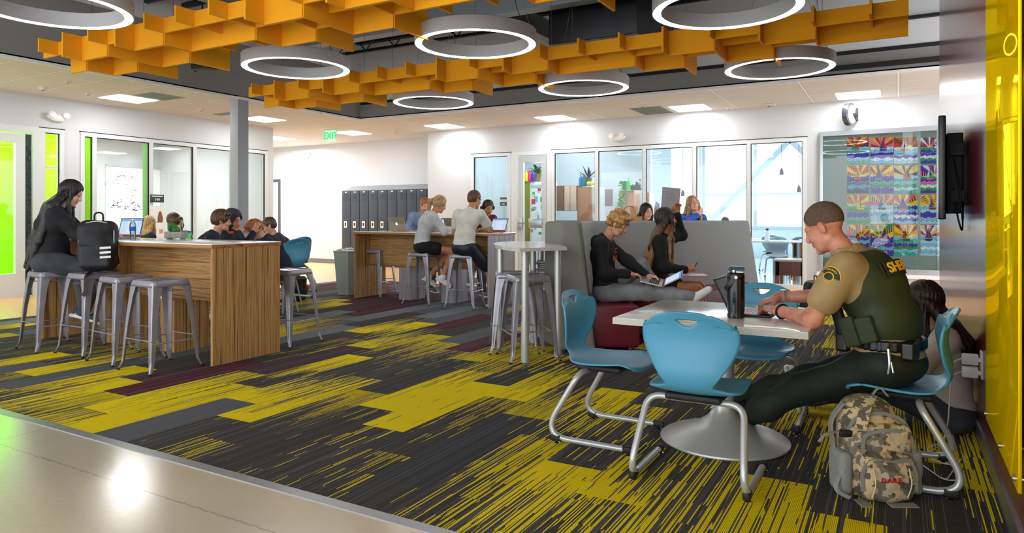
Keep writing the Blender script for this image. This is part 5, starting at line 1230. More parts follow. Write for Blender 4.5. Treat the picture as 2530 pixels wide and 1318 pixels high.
# sign plate and letter blocks at the leftmost pane
t = empty('room_sign', atY(1244, 499, YB - .01), 0, 'dark green room sign with the number 128 on the leftmost classroom pane', 'sign')
g = G(); g.box(-.085, .085, -.006, 0, -.09, .10, bev=.002); g.obj('plate', mat('sign_green', '#3E5A52', rough=.4), t)
g = G(); g.box(-.08, .08, -.008, -.005, .0, .05); g.obj('name_strip', WP, t)
text('name_text', 'Ms. Snyder', .024, BLK, t, frame_M((0, -.009, .025), (1, 0, 0), (0, 0, 1)), .0006); text('number', '128', .04, WP, t, frame_M((0, -.007, -.05), (1, 0, 0), (0, 0, 1)), .001, True)
for ch, xx in (('A', 1227), ('R', 1243)):
    me = text_mesh(ch, .26, .03, True); me.materials.clear(); me.materials.append(mat('wood_letter', '#D8B870', rough=.5)); p = atY(xx, 553, 13.6); me.transform(frame_M((0, 0, 0), (1, 0, 0), (0, 0, 1)))
    o = link('letter_block', me); o.location = (p.x, 13.6, p.z); tag(o, 'wooden block letter %s on the sill behind the leftmost pane' % ch, 'letter')
g = G(); g.box(-8.45, -7.5, 13.4, 13.8, .0, .98); o = g.obj('display_ledge', WP); tag(o, 'white ledge behind the leftmost pane carrying the wooden letters', 'ledge')
def plant(px_, py_, Y, lb, kind, sc=1.0, col='#2E8A2E', potc='#6E767C'):
    p = atY(px_, py_, Y); t = empty('potted_plant', p, 0, lb, 'plant')
    g = G(); g.lathe([(.06 * sc, 0), (.085 * sc, .16 * sc), (.075 * sc, .165 * sc), (.0, .15 * sc)], 16); g.obj('pot', mat('pot_' + potc[1:], potc, rough=.6), t)
    rs = random.Random(int(px_)); g = G(); m = mat('leaf_' + col[1:], col, rough=.5, noise=.5, nscale=9, col2='#123E18')
    def leaf(b0, d, L_, w_):
        d = d.normalized(); s_ = d.cross(Vector((0, 0, 1))); s_ = s_.normalized() if s_.length > .1 else Vector((1, 0, 0)); m1 = b0 + d * L_ * .5 + Vector((0, 0, .02 * L_)); e = b0 + d * L_ - Vector((0, 0, .25 * L_ if kind != 'spiky' else .05 * L_))
        g.add([b0, m1 + s_ * w_, e, m1 - s_ * w_, m1 + Vector((0, 0, w_ * .4))], [(0, 1, 4), (1, 2, 4), (2, 3, 4), (3, 0, 4)])
    if kind in ('fern', 'spiky'):
        for k in range(60 if kind == 'fern' else 45): a_ = rs.random() * 6.28; el = rs.uniform(.2, 1.3); leaf(Vector((0, 0, .15 * sc)), Vector((math.cos(a_) * math.cos(el), math.sin(a_) * math.cos(el), math.sin(el))), rs.uniform(.18, .36) * sc, .018 * sc)
    else:
        for k in range(90):
            u = rs.random(); x = -.05 + .05 * math.sin(u * 7) + rs.uniform(-.05, .05); z = .2 - u * .75 * sc; leaf(Vector((x, -.1 - .03 * rs.random(), z)), Vector((rs.uniform(-1, 1), -.4, rs.uniform(-.6, .6))), .09 * sc, .03 * sc)
        for k in range(30): a_ = rs.random() * 6.28; leaf(Vector((0, 0, .16)), Vector((math.cos(a_), math.sin(a_), .6)), .2, .03)
    g.obj('foliage', m, t)
plant(1290, 449, 15.75, 'fern on the tall white cabinet, left, behind the yellow bottle', 'fern', 1.0); plant(1327, 449, 15.85, 'large fern on the tall white cabinet seen through the glass door', 'fern', 1.25, '#2FA02F', '#B08A3A'); plant(1346, 449, 15.75, 'small leafy plant at the right end of the tall white cabinet', 'fern', .7, '#38B838', '#3A4046')
plant(1454, 459, 15.85, 'dark spiky plant on the tall brown cabinet', 'spiky', 1.15, '#1F4A34', '#4E6A60'); plant(1545, 470, 16.5, 'bright green plant trailing down the tall beech cabinet', 'trail', 1.25, '#3CC83C', '#2F9A4A')
for x, y_, c, lb, Y in ((1300, 449, '#F2E400', 'large yellow paint bottle on the white cabinet', 15.6), (1309, 449, '#F0308A', 'large pink paint bottle on the white cabinet', 15.65), (1318, 449, '#3A36C8', 'large blue paint bottle on the white cabinet', 15.65), (1435, 461, '#3A78D0', 'light blue paint bottle left of the spiky plant', 15.75), (1443, 461, '#1A7A80', 'teal paint bottle left of the spiky plant', 15.75), (1553, 470, '#18C050', 'green paint bottle beside the trailing plant', 16.3)):
    p = atY(x, y_, Y); t = empty('paint_bottle', p, 0, lb, 'paint bottle', 'paint bottles on the cabinets'); g = G(); g.lathe([(.045, 0), (.05, .01), (.05, .19), (.035, .23), (.015, .25)], 16); g.obj('bottle', mat('bottle_' + c[1:], c, rough=.35), t); g = G(); g.lathe([(.014, .25), (.012, .29), (.003, .32), (0, .321)], 12); g.obj('nozzle', mat('bottle_' + c[1:], c), t)
p = atY(1462, 458, 15.7); g = G(); M = Matrix.Translation(p) @ Matrix.Rotation(R(90), 4, 'Y'); g.lathe([(.04, -.12), (.045, -.1), (.045, .06), (.015, .1), (.01, .14)], 14, M=Matrix.Translation((0, 0, .05)) @ M); tag(g.obj('paint_bottle', mat('bottle_F2E400', '#F2E400')), 'yellow paint bottle lying on its side under the spiky plant', 'paint bottle', 'paint bottles on the cabinets')
p = atY(1569, 470, 16.4); t = empty('marker_rack', p, 0, 'black rack of small figures and markers on the beech cabinet', 'rack')
g = G(); rs = random.Random(4)
for k in range(12): x = -.1 + .022 * k; g.box(x, x + .012, -.04, .04, 0, rs.uniform(.1, .22))
g.box(-.12, .18, -.05, .05, 0, .03); g.obj('rack', BLK, t); g = G(); g.ball((.13, 0, .25), .025); g.obj('red_knob', mat('red_knob', '#C02030'), t)
# tubes of light, pipes, projector
for (x, y_, z, L_) in ((-6.9, 15.2, 3.4, 2.2), (-5.0, 15.6, 3.45, 2.4), (-3.1, 15.4, 3.5, 2.4), (-4.4, 18.2, 3.4, 2.4), (-1.2, 16.8, 3.5, 2.4)):
    t = empty('tube_light', (x, y_, z), R(0), None, 'ceiling light', 'long classroom tube lights'); t['label'] = 'long white tube light in the classroom, %s' % {-6.9: 'over the wall cabinets', -5.0: 'above the paired panes left of centre', -3.1: 'above the smiling girl', -4.4: 'far back on the left', -1.2: 'over the desks at right'}[x]
    g = G(); g.box(-.12, .12, -L_ / 2, L_ / 2, 0, .09, bev=.01); g.obj('housing', WP, t); g = G(); g.box(-.1, .1, -L_ / 2 + .03, L_ / 2 - .03, -.02, .002); g.obj('diffuser', mat('tube_diffuser', '#FFFFFF', emit='#FAFCFF', estr=3.), t)
    g = G()
    for s_ in (1, -1): g.tube([(0, s_ * L_ * .4, .09), (0, s_ * L_ * .4, 4.2 - z)], .006, 6)
    g.obj('hanger', ALUG, t)
for z, Y in ((3.3, 17.0), (3.75, 18.5)): g = G(); g.tube([(-9.2, Y, z), (2.9, Y, z)], .045, 10); tag(g.obj('ceiling_pipe', mat('pale_pipe', '#B4CBD6', rough=.5)), 'pale blue-grey pipe across the classroom ceiling, %s' % ('nearer' if Y < 18 else 'farther'), 'pipe')
t = empty('projector', (-3.0, 16.2, 3.1), 0, 'white ceiling projector in the classroom', 'projector'); g = G(); g.box(-.2, .2, -.16, .16, -.06, .06, bev=.02); g.obj('body', WP, t); g = G(); g.tube([(0, 0, .06), (0, 0, 1.1)], .02, 8); g.obj('pole', ALUG, t); g = G(); g.lathe([(0, 0), (.05, 0), (.05, .03)], 16, M=Matrix.Translation((.05, -.165, 0)) @ Matrix.Rotation(R(90), 4, 'X')); g.obj('lens', BLK, t)
for px_, y0, y1, lb in ((1687, 395, 485, 'thin black pendant cord in front of the diagonal brace'), (1931, 355, 432, 'thin black pendant cord, left one in the rightmost pane'), (1974, 355, 475, 'thin black pendant cord, right one in the rightmost pane')):
    a = atY(px_, y0, 17.5); b_ = atY(px_, y1, 17.5); t = empty('pendant_cord', a, 0, lb, 'pendant'); g = G(); g.tube([(0, 0, .6), (0, 0, b_.z - a.z)], .006, 6); g.obj('cord', BLK, t); g = G(); g.lathe([(.0, -.0), (.05, 0), (.04, .1), (.012, .16)], 12, c=(0, 0, b_.z - a.z)); g.obj('plug', BLK, t)
p = atY(1783, 545, 15.5)
# desks, chairs, benches
DK_ = mat('pale_desk_top', '#DCE6EC', rough=.25); CHG = mat('grey_shell', '#8C9AA6', rough=.4); CHB = mat('navy_shell', '#2A3A58', rough=.4); DLEG = mat('desk_leg', '#8FA6B8', rough=.3, metal=.5)
def desk(x, y_, rz, lb, z=.74, w_=1.3, d=.6):
    t = empty('classroom_desk', (x, y_, 0), R(rz), lb, 'desk', 'white classroom desks'); g = G(); g.box(-w_ / 2, w_ / 2, -d / 2, d / 2, z - .03, z); g.obj('desktop', DK_, t)
    for sx in (1, -1):
        for sy in (1, -1): g = G(); g.tube([(sx * (w_ / 2 - .06), sy * (d / 2 - .05), 0), (sx * (w_ / 2 - .06), sy * (d / 2 - .05), z - .03)], .028, 10); g.obj('leg', DLEG, t)
desk(-2.35, 14.9, 5, 'white classroom desk at the left edge of the rightmost pane', z=.80); desk(-1.85, 16.6, 0, 'white classroom desk in the middle of the rightmost pane'); desk(-1.2, 18.0, 0, 'white classroom desk farther back to the right'); desk(-3.0, 17.9, 0, 'white classroom desk farthest back on the left')
def chair2(x, y_, rz, lb, m):
    c = copy_tree(chair0); c.scale = (1, 1, 1); c.name = 'classroom_chair'; place(c, (x, y_, 0), R(rz), lb, 'classroom shell chairs')
    for ch in c.children:
        if ch.name.startswith('seat_shell'): ch.data = ch.data.copy(); ch.data.materials.clear(); ch.data.materials.append(m)
chair2(-2.25, 15.6, -80, 'grey shell chair pulled up to the classroom desk nearest the glass', CHG); chair2(-1.75, 16.05, 70, 'light grey shell chair in the centre of the rightmost pane', CHG); chair2(-1.35, 17.3, 80, 'navy shell chair right of the light grey one', CHB); chair2(-.95, 17.35, 95, 'navy shell chair farther right in the classroom', CHB); chair2(-2.6, 17.2, 90, 'grey shell chair at the back left of the classroom', CHG)
def bench(x0, x1, y0, Y, dep, lb, m, topm):
    a = atY(x0, y0, Y); b_ = atY(x1, y0, Y); t = empty('wooden_table', (a.x, Y, 0), 0, lb, 'table'); w_ = b_.x - a.x; z = a.z
    g = G(); g.box(-.03, w_ + .03, -.03, dep, z - .035, z); g.obj('tabletop', topm, t); g = G(); g.box(.02, w_ - .02, 0, .03, z - .30, z - .035); g.obj('apron', m, t)
    for sx in (.0, w_ - .08):
        for sy in (0, dep - .1): g = G(); g.box(sx, sx + .08, sy, sy + .08, 0, z - .035); g.obj('leg', m, t)
bench(1914, 1990, 641, 13.65, .55, 'dark reddish-brown wooden table just behind the rightmost pane', mat('redwood', '#6E3A34', rough=.4), mat('pale_bench_top', '#C9B8B0', rough=.4)); bench(1958, 2010, 598, 14.9, .5, 'orange-brown wooden workbench with a black top, behind the dark table', mat('oak_orange', '#B8702E', rough=.4), BLK)
p = atY(1905, 597, 16.5); 
t = empty('desk_bottle', (-2.35, 14.85, .80), 0, 'pale drink bottle with a dark cap on the classroom desk', 'bottle'); g = G(); g.lathe([(.045, 0), (.05, .02), (.05, .17), (.03, .21)], 14); g.obj('body', WP, t); g = G(); g.lathe([(.028, .21), (.028, .25), (0, .252)], 12); g.obj('cap', GUNB, t)
t = empty('supply_tray', (-1.75, 18.0, .74), 0, 'tray of yellow and brown supplies on a far classroom desk', 'tray'); g = G(); g.box(-.25, .2, -.12, .12, .0, .03); g.box(-.22, -.2, -.1, .1, .03, .18); g.box(.15, .17, -.1, .1, .03, .18); g.box(-.24, .2, -.12, .12, .18, .2); g.obj('tray', CAB, t); g = G(); g.box(-.12, .05, -.08, .08, .03, .1, bev=.01); g.obj('contents', PM['y'], t)
# hanging things by the fourth mullion
t = empty('hanging_smocks', atY(1622, 520, 16.9), 0, 'striped blue and brown smocks hanging on the classroom wall', 'smocks')
b = Blob(.012, .03); b.chain([(0, 0, .2), (.0, 0, -.1), (.06, 0, -.4)], [.03, .07, .10]); b.chain([(0.05, 0, .15), (.12, 0, -.1), (.18, 0, -.42)], [.03, .05, .08]); b.build('cloth', mat('smock_blue', '#8FA6D8', rough=.9, noise=.6, nscale=9, col2='#6A5038', stretch=(6, 1, .3)), t, wrinkle(.01, 22, 3))
# ================================================================== people
def V(*a): return Vector(a)
def ik(a, b, l1, l2, pole):
    d = b - a; L = d.length
    if L > (l1 + l2) * .999: b = a + d.normalized() * (l1 + l2) * .999; d = b - a; L = d.length
    x = (l1 * l1 - l2 * l2 + L * L) / (2 * L); h = math.sqrt(max(l1 * l1 - x * x, 0)); u = d.normalized()
    p = Vector(pole) - u * Vector(pole).dot(u); p = p.normalized() if p.length > 1e-6 else Vector((0, 0, 1))
    return a + u * x + p * h, b
def skinmat(nm, c, c2): return mat(nm, c, rough=.5, noise=.3, nscale=14, col2=c2, bump=.05, bscale=200)
SK = {'light': skinmat('skin_light', '#E3AE90', '#D08D70'), 'tan': skinmat('skin_tan', '#C58A63', '#AD6D49'), 'pink': skinmat('skin_ruddy', '#E0A082', '#C87A60'), 'pale': skinmat('skin_pale', '#EBC0AA', '#DDA08A')}
LIPS = mat('lips', '#B26A5C', rough=.4); EYEW = mat('eye_white', '#CFC8C4', rough=.2); IRIS = mat('iris', '#2A1F1A', rough=.15); TEETH = mat('teeth', '#F4F0EA', rough=.2)
def hairmat(nm, c1, c2, root=None):
    if nm in _M: return _M[nm]
    m, nt, b = nodes(nm); tc = N(nt, 'TexCoord'); mp = N(nt, 'Mapping'); nt.links.new(tc.outputs['Object'], mp.inputs[0]); mp.inputs['Scale'].default_value = (1, 1, .12)
    n = N(nt, 'TexNoise', i2=120., i3=3.); nt.links.new(mp.outputs[0], n.inputs[0])
    n2 = N(nt, 'TexNoise', i2=9., i3=2.); nt.links.new(tc.outputs['Object'], n2.inputs[0])
    r = N(nt, 'MapRange'); r.inputs[1].default_value = .38; r.inputs[2].default_value = .62; nt.links.new(math_(nt, 'ADD', math_(nt, 'MULTIPLY', n.outputs[0], .7), math_(nt, 'MULTIPLY', n2.outputs[0], .3)), r.inputs[0])
    c = mixc(nt, r.outputs[0], c1, c2)
    if root:   # darker grown-out roots: (colour, height, blend)
        s = N(nt, 'SeparateXYZ'); nt.links.new(tc.outputs['Object'], s.inputs[0]); rr = N(nt, 'MapRange'); rr.inputs[1].default_value = root[1] - root[2]; rr.inputs[2].default_value = root[1] + root[2]; nt.links.new(s.outputs[2], rr.inputs[0])
        c = mixc(nt, rr.outputs[0], c, root[0])
    nt.links.new(c, b.inputs['Base Color']); b.inputs['Roughness'].default_value = .42
    bp = N(nt, 'Bump', i0=.6, i1=.006); nt.links.new(n.outputs[0], bp.inputs['Height']); nt.links.new(bp.outputs[0], b.inputs['Normal']); _M[nm] = m
    return m
def cloth(nm, c, c2=None, b=.2, r=.85): return mat(nm, c, rough=r, bump=b, bscale=14, noise=.1, nscale=9, col2=c2)
def hand(B, w, d, n, side, curl=.5, sc=1., spread=0., mi=0, point=False, thumb=None):
    d = Vector(d).normalized(); n = Vector(n); n = (n - d * n.dot(d)).normalized(); t = d.cross(n) * (1 if side == 'R' else -1)
    Rm = Matrix((d, t, n)).transposed()
    B.cap(w - d * .02, w + d * .02, .024 * sc, .026 * sc, mi, .02); B.box(w + d * .05 * sc, (.045 * sc, .040 * sc, .0145 * sc), Rm, .013 * sc, mi, .015)
    for i, (o, L_) in enumerate(((.029, .070), (.010, .078), (-.010, .073), (-.029, .057))):
        c = .12 if (point and i == 0) else curl * (1 + .12 * i); b = w + d * .086 * sc + t * o * sc - n * .002
        a = 0; p = b; dd = (d + t * o * spread * 12).normalized()
        for k, (f, r0, r1) in enumerate(((.45, .0098, .009), (.3, .009, .0082), (.25, .0082, .0068))):
            a += c * (.9, 1.1, .8)[k]; q = p + (dd * math.cos(a) + n * math.sin(a)) * L_ * f * sc
            B.cap(p, q, r0 * sc, r1 * sc, mi, .005); p = q
    b = w + d * .022 * sc + t * .030 * sc + n * .004; q = b + (d * .62 + t * .72 + n * .25).normalized() * .04 * sc
    B.cap(b, q, .014 * sc, .0115 * sc, mi, .012); tv = Vector(thumb) if thumb else (d * .85 + t * .30 + n * .35 * (1 + curl)); q2 = q + tv.normalized() * .034 * sc
    B.cap(q, q2, .0112 * sc, .009 * sc, mi, .006)
def person(label, pos, yaw, group=None, seat=.45, lean=8., curve=10., twist=0., side=0., sc=1., build=1., skin='light', vox=.008, head=(0, 0, 0), hairst='short', hair=None, top=None, topmat=None, bottom='long', botmat=None,
           Rh=None, Lh=None, Ra=None, La=None, shoes=None, shin=None, smile=False, extra=None, female=False, beard=False, neckf=0., hvox=None, sock=None, legcut=False, noleg=False, belly=0., hw=1.):
    t = empty('person', (pos[0], pos[1], 0), R(yaw), label, 'person', group)
    s = sc; hipz = seat + .095 * s
    def D_(deg, tw=0): a = R(deg); b = R(side); v = Vector((math.sin(a), 0, math.cos(a))); return Matrix.Rotation(b, 3, 'X') @ v
    P = V(0, 0, hipz); W = P + D_(lean * .4) * .17 * s; C = W + D_(lean + curve * .4) * .19 * s; Nk = C + D_(lean + curve) * .17 * s
    TW = Matrix.Rotation(R(twist), 3, 'Z'); lat = TW @ V(0, 1, 0); fwd = TW @ V(1, 0, 0)
    shw = (.165 if female else .19) * s; shz = Nk - D_(lean + curve) * .055 * s
    S = {'L': shz + lat * shw, 'R': shz - lat * shw}
    HM = (Matrix.Rotation(R(head[0]), 3, 'Z') @ Matrix.Rotation(R(head[1]), 3, 'Y') @ Matrix.Rotation(R(head[2]), 3, 'X'))
    hs = s * 1.0
    H = Nk + D_(lean + curve + 12) * .085 * s + fwd * neckf + HM @ V(.02, 0, .095) * hs
    def h(x, y, z): return H + HM @ V(x, y, z) * hs
    mats = [SK[skin], LIPS, EYEW, IRIS, hair or IRIS, TEETH]
    B = Blob(vox, .03)
    ROT = Matrix.Rotation(R(twist), 3, 'Z') @ Matrix.Rotation(R(lean), 3, 'Y')
    bw = build
    def torso(Q, e=0., k=.06, mi=0):
        Q.ell(P + V(0, 0, .02), ((.125 + e) * bw * s, (.165 + e) * bw * s, (.115 + e) * s), None, mi, k)
        Q.ell(W, ((.105 + belly + e) * bw * s, ((.125 if female else .145) + e) * bw * s, .15 * s), ROT, mi, k)
        Q.ell(C, ((.115 + e) * bw * s, ((.145 if female else .17) + e) * bw * s, .15 * s), ROT, mi, k)
        Q.cap(S['L'] - lat * .03 * s, S['R'] + lat * .03 * s, (.058 + e) * s * math.sqrt(bw), (.058 + e) * s * math.sqrt(bw), mi, k)
        if female: Q.ell(C + fwd * .07 * s + V(0, 0, -.01), ((.055 + e) * s, (.11 + e) * s, (.07 + e) * s), ROT, mi, k)
    torso(B, -.02)
    B.cap(Nk - V(0, 0, .04), h(-.015, 0, -.06), .056 * s, .052 * s, 0, .03)
    # head
    B.ell(h(-.012, 0, .035), (.093 * hs, .074 * hs, .088 * hs), HM, 0, .02)
    B.ell(h(.03, 0, -.035), (.062 * hs, .060 * hs, .078 * hs), HM, 0, .025)
    B.cap(h(.045, -.03, -.085), h(.045, .03, -.085), .022 * hs, .022 * hs, 0, .03); B.ell(h(.072, 0, -.102), (.020 * hs, .022 * hs, .017 * hs), HM, 0, .02)
    B.cap(h(-.01, .045, -.06), h(.04, .035, -.09), .02 * hs, .018 * hs, 0, .02); B.cap(h(-.01, -.045, -.06), h(.04, -.035, -.09), .02 * hs, .018 * hs, 0, .02)
    for q in (1, -1):
        B.ell(h(.086, q * .031, -.002), (.014 * hs, .019 * hs, .012 * hs), HM, 0, .008, True)
        B.cap(h(.083, q * .012, .021), h(.074, q * .048, .020), .010 * hs, .009 * hs, 0, .014)
        B.ell(h(.064, q * .038, -.033), (.022 * hs, .022 * hs, .02 * hs), HM, 0, .02)
        B.ell(h(-.008, q * .075, -.008), (.018 * hs, .009 * hs, .031 * hs), HM @ Matrix.Rotation(R(q * -12), 3, 'Z'), 0, .008)
    B.cap(h(.086, 0, .012), h(.105, 0, -.028), .0085 * hs, .0115 * hs, 0, .014); B.ell(h(.098, 0, -.034), (.012 * hs, .0165 * hs, .009 * hs), HM, 0, .01)
    if smile: B.ell(h(.082, 0, -.064), (.010 * hs, .024 * hs, .0065 * hs), HM, 5, .002); B.cap(h(.086, -.026, -.057), h(.088, 0, -.060), .0042 * hs, None, 1, .003); B.cap(h(.088, 0, -.060), h(.086, .026, -.057), .0042 * hs, None, 1, .003); B.cap(h(.083, -.018, -.074), h(.083, .018, -.074), .005 * hs, None, 1, .003)
    else: B.cap(h(.087, -.018, -.062), h(.087, .018, -.062), .0052 * hs, None, 1, .006); B.cap(h(.084, -.015, -.071), h(.084, .015, -.071), .0060 * hs, None, 1, .006)
    lid = head[1] >= 11
    for q in (1, -1):
        B.ell(h(.0735, q * .031, -.001), (.0115 * hs, .0135 * hs, .0088 * hs), HM, 0 if lid else 2, .002)
        if lid: B.cap(h(.0845, q * .022, -.006), h(.080, q * .042, -.006), .0022 * hs, .002 * hs, 4, .001)
        else: B.ell(h(.0815, q * .031, -.001), (.005 * hs, .0062 * hs, .0066 * hs), HM, 3, .001); B.cap(h(.083, q * .019, .0075), h(.077, q * .045, .006), .0036 * hs, .003 * hs, 0, .003)
        B.cap(h(.088, q * .014, .026), h(.078, q * .047, .027), .0052 * hs, .0035 * hs, 4, .002)
        B.cap(h(.082, q * .017, .009), h(.076, q * .045, .008), .0048 * hs, .004 * hs, 4 if female else 0, .003)
    if beard: B.cap(h(.100, -.022, -.050), h(.100, .022, -.050), .006 * hs, None, 4, .003)
    # arms
    AL = (.285 * s, .255 * s); spec = {'R': (Rh, Ra), 'L': (Lh, La)}; arms = {}
    for q in 'LR':
        hsp, pole = spec[q]; sg = 1 if q == 'L' else -1
        if hsp is None: hsp = ((.32, sg * .12, seat + .22), (1, -sg * .2, 0), (0, 0, -1), .5)
        tgt = Vector(hsp[0]); e, w_ = ik(S[q], tgt, AL[0], AL[1], pole or (-.3, sg * .6, -1)); arms[q] = (S[q], e, w_)
        B.chain([S[q], e], [.047 * s * bw ** .5, .040 * s * bw ** .5]); B.chain([e, w_], [.041 * s * bw ** .5, .027 * s])
        hand(B, w_, hsp[1], hsp[2], q, hsp[3] if len(hsp) > 3 else .5, s, hsp[4] if len(hsp) > 4 else 0, point=(len(hsp) > 5 and hsp[5]))
    # legs
    LL = (.44 * s, .43 * s); sp = {'L': (V(.42, .14, .08) if not shin else Vector(shin['L'][0])), 'R': (V(.42, -.14, .08) if not shin else Vector(shin['R'][0]))}; legs = {}
    for q in 'LR':
        sg = 1 if q == 'L' else -1; hp = P + V(.0, sg * .09 * s * bw, -.01); pole = (.3, sg * .1, 1) if not shin or len(shin[q]) < 2 else shin[q][1]
        kn, an = ik(hp, sp[q], LL[0], LL[1], pole); fd = Vector(shin[q][2]) if shin and len(shin[q]) > 2 else V(1, sg * .15, 0); fd.normalize(); legs[q] = (hp, kn, an, fd)
        if noleg: continue
        B.chain([hp, kn], [.078 * s * bw, .056 * s]); B.chain([kn, kn * .6 + an * .4, an], [.054 * s, .052 * s, .036 * s])
        dn = an - kn; dn = (dn - fd * dn.dot(fd)).normalized() * .04 * s; B.cap(an + dn * .5, an + fd * .13 * s + dn * .9, .034 * s, .022 * s)
    if legcut: pass
    B.build('body', mats, t)
    wr = wrinkle(.005, 24, int(abs(pos[0] * 100)) % 97, .7)
    if bottom:
        Q = Blob(vox, .05); Q.ell(P + V(-.005, 0, .0), (.14 * s * bw, .178 * s * bw, .115 * s), None, 0, .06)
        for q in 'LR':
            hp, kn, an, fd = legs[q]
            if bottom == 'shorts': m_ = hp + (kn - hp) * .82; Q.chain([hp, m_], [.098 * s * bw, .088 * s]); Q.half(hp + (kn - hp) * .80, kn - hp, (hp + (kn - hp) * .95, .2)) if False else None
            elif bottom == 'brief': m_ = hp + (kn - hp) * .42; Q.chain([hp, m_], [.10 * s * bw, .095 * s])
            else: Q.chain([hp, kn], [.095 * s * bw, .074 * s]); Q.chain([kn, kn * .5 + an * .5, an + (kn - an).normalized() * .02], [.073 * s, .070 * s, .060 * s])
        Q.build('shorts' if bottom in ('shorts', 'brief') else 'trousers', botmat, t, wr)
    if top:
        Q = Blob(vox, .05); torso(Q, .012, .06); slv = {'long': 1, 'short': 0}[top]
        for q in 'LR':
            a, e, w_ = arms[q]
            if slv: Q.chain([a, e], [.066 * s * bw ** .5, .060 * s * bw ** .5]); Q.chain([e, w_ + (e - w_).normalized() * .015], [.060 * s * bw ** .5, .043 * s]); Q.cap(w_ + (e - w_).normalized() * .05, w_ + (e - w_).normalized() * .012, .043 * s, .040 * s, 0, .01)
            else: Q.chain([a, a + (e - a) * .62], [.068 * s * bw ** .5, .072 * s * bw ** .5])
        Q.cap(Nk - D_(lean) * .05 * s, Nk + D_(lean + curve) * .0 * s, .085 * s, .068 * s, 0, .04)
        dd = (H - Nk).normalized(); Q.half(Nk + dd * .035 * s, dd, (Nk + dd * .12 * s, .125 * s))
        Q.build({'long': 'sweatshirt', 'short': 'shirt'}[top], topmat, t, wr)
    if shoes and not noleg:
        for q in 'LR':
            hp, kn, an, fd = legs[q]; Q = Blob(min(vox, .007), .02); up = (kn - an).normalized(); up = (up - fd * up.dot(fd)).normalized(); sd_ = fd.cross(up)
            Rf = Matrix((fd, sd_, up)).transposed(); b0 = an - up * .035 * s
            Q.box(b0 + fd * .055 * s - up * .035 * s, (.135 * s, .045 * s, .014 * s), Rf, .012, 1, .004); Q.ell(b0 + fd * .10 * s - up * .005 * s, (.085 * s, .042 * s, .038 * s), Rf, 0, .02); Q.ell(b0 + fd * .0 * s, (.065 * s, .042 * s, .05 * s), Rf, 0, .02); Q.cap(an - up * .01, an + up * .02, .045 * s, .044 * s, 0, .02)
            Q.build('shoe', shoes if isinstance(shoes, (list, tuple)) else [shoes, shoes], t)
            if sock: Q = Blob(vox, .01); Q.cap(an - up * .01, an + up * .09, .042 * s, .044 * s); Q.build('sock', sock, t)
    # hair
    if hair:
        hv = hvox or min(vox, .007); Q = Blob(hv, .02)
        vol = {'buzz': -.001, 'short': .004, 'curly': .018, 'mop': .018}.get(hairst, .010)
        Q.ell(h(-.014, 0, .04), ((.097 + vol) * hs, (.078 + vol) * hs, (.091 + vol) * hs), HM, 0, .02)
        if hairst not in ('buzz',): Q.ell(h(-.045, 0, -.005), ((.06 + vol * .7) * hs, ((.058 if hairst == 'short' else .07) + vol * .8) * hs, .07 * hs), HM, 0, .03)
        if hairst in ('mop', 'curly'):
            for k in range(9): a = k * .7; Q.ell(h(.05 + .015 * math.cos(a * 3), .075 * math.sin((k - 4) / 4 * 1.5), .095 + .006 * math.sin(a * 2)), (.030 * hs, .024 * hs, .022 * hs), HM, 0, .02)
            for q in (1, -1): Q.ell(h(.01, q * .08, .03), (.04 * hs, .016 * hs, .045 * hs), HM, 0, .02)
        if hairst in ('long', 'pony'):
            Q.ell(h(-.02, 0, .03), (.10 * hs, .088 * hs, .10 * hs), HM, 0, .02)
        fr = .058 if hairst in ('long', 'pony', 'short', 'buzz') else .045
        if hairst in ('long', 'pony'): Q.ell(h(.115, 0, -.02), (.085 * hs, .066 * hs, .108 * hs), HM, 0, .012, True)
        elif hairst in ('mop', 'curly'): Q.ell(h(.110, 0, -.045), (.085 * hs, .085 * hs, .095 * hs), HM, 0, .012, True)
        else: Q.ell(h(.110, 0, -.035), (.088 * hs, .088 * hs, .108 * hs), HM, 0, .012, True); Q.half(h(0, 0, -.03 if hairst == 'short' else .012), HM @ V(.5 if hairst == 'short' else .25, 0, -1), (h(0, 0, -.08), .19))
        if hairst in ('short', 'buzz', 'mop', 'curly'):
            Q.half(h(0, 0, -.055), HM @ V(0, 0, -1), (h(0, 0, -.12), .14)); 
            for q in (1, -1): Q.ell(h(-.002, q * .088, -.03), (.03 * hs, .034 * hs, .034 * hs), HM, 0, .008, True)
        if hairst == 'pony':
            Q.half(h(0, 0, -.07), HM @ V(0, 0, -1), (h(0, 0, -.14), .14)); bk = h(-.115, 0, .03); Q.chain([bk, bk + V(-.05, 0, -.02), bk + V(-.07, 0, -.12), bk + V(-.05, 0, -.24)], [.025, .03, .028, .01])
        if hairst == 'long':
            Ln = extra.get('hair_len', .40) if extra else .40; sh = extra.get('hair_shift', (0, 0)) if extra else (0, 0); hb = (extra or {}).get('hb', 0)
            bd = -D_(lean + curve); bk = (TW @ V(-1, 0, 0))
            for k in range(7):
                y_ = (k - 3) / 3; st_ = h(-.045 + .03 * abs(y_), y_ * .078, .0); m1 = Nk + bk * ((.075 - .05 * abs(y_)) * s + hb * .6) + lat * y_ * .105 * hw * s + V(0, 0, .02)
                e1 = m1 + V(0, 0, -Ln * .55) + bk * ((.10 - .03 * abs(y_)) * s + hb) + lat * (y_ * .02 + sh[1]) ; e2 = m1 + V(0, 0, -Ln * (1 - .12 * ((k * 3) % 4) / 3)) + bk * (.10 * s + hb) + lat * (y_ * .015 + sh[1] * 2) + fwd * sh[0]
                hr_ = (extra or {}).get('hr', 1.); Q.chain([st_, m1, e1, e2], [.034 * hs, .036 * s * hr_, .032 * s * hr_, .012 * s * hr_], 0, .012 + .012 * (hr_ - 1))
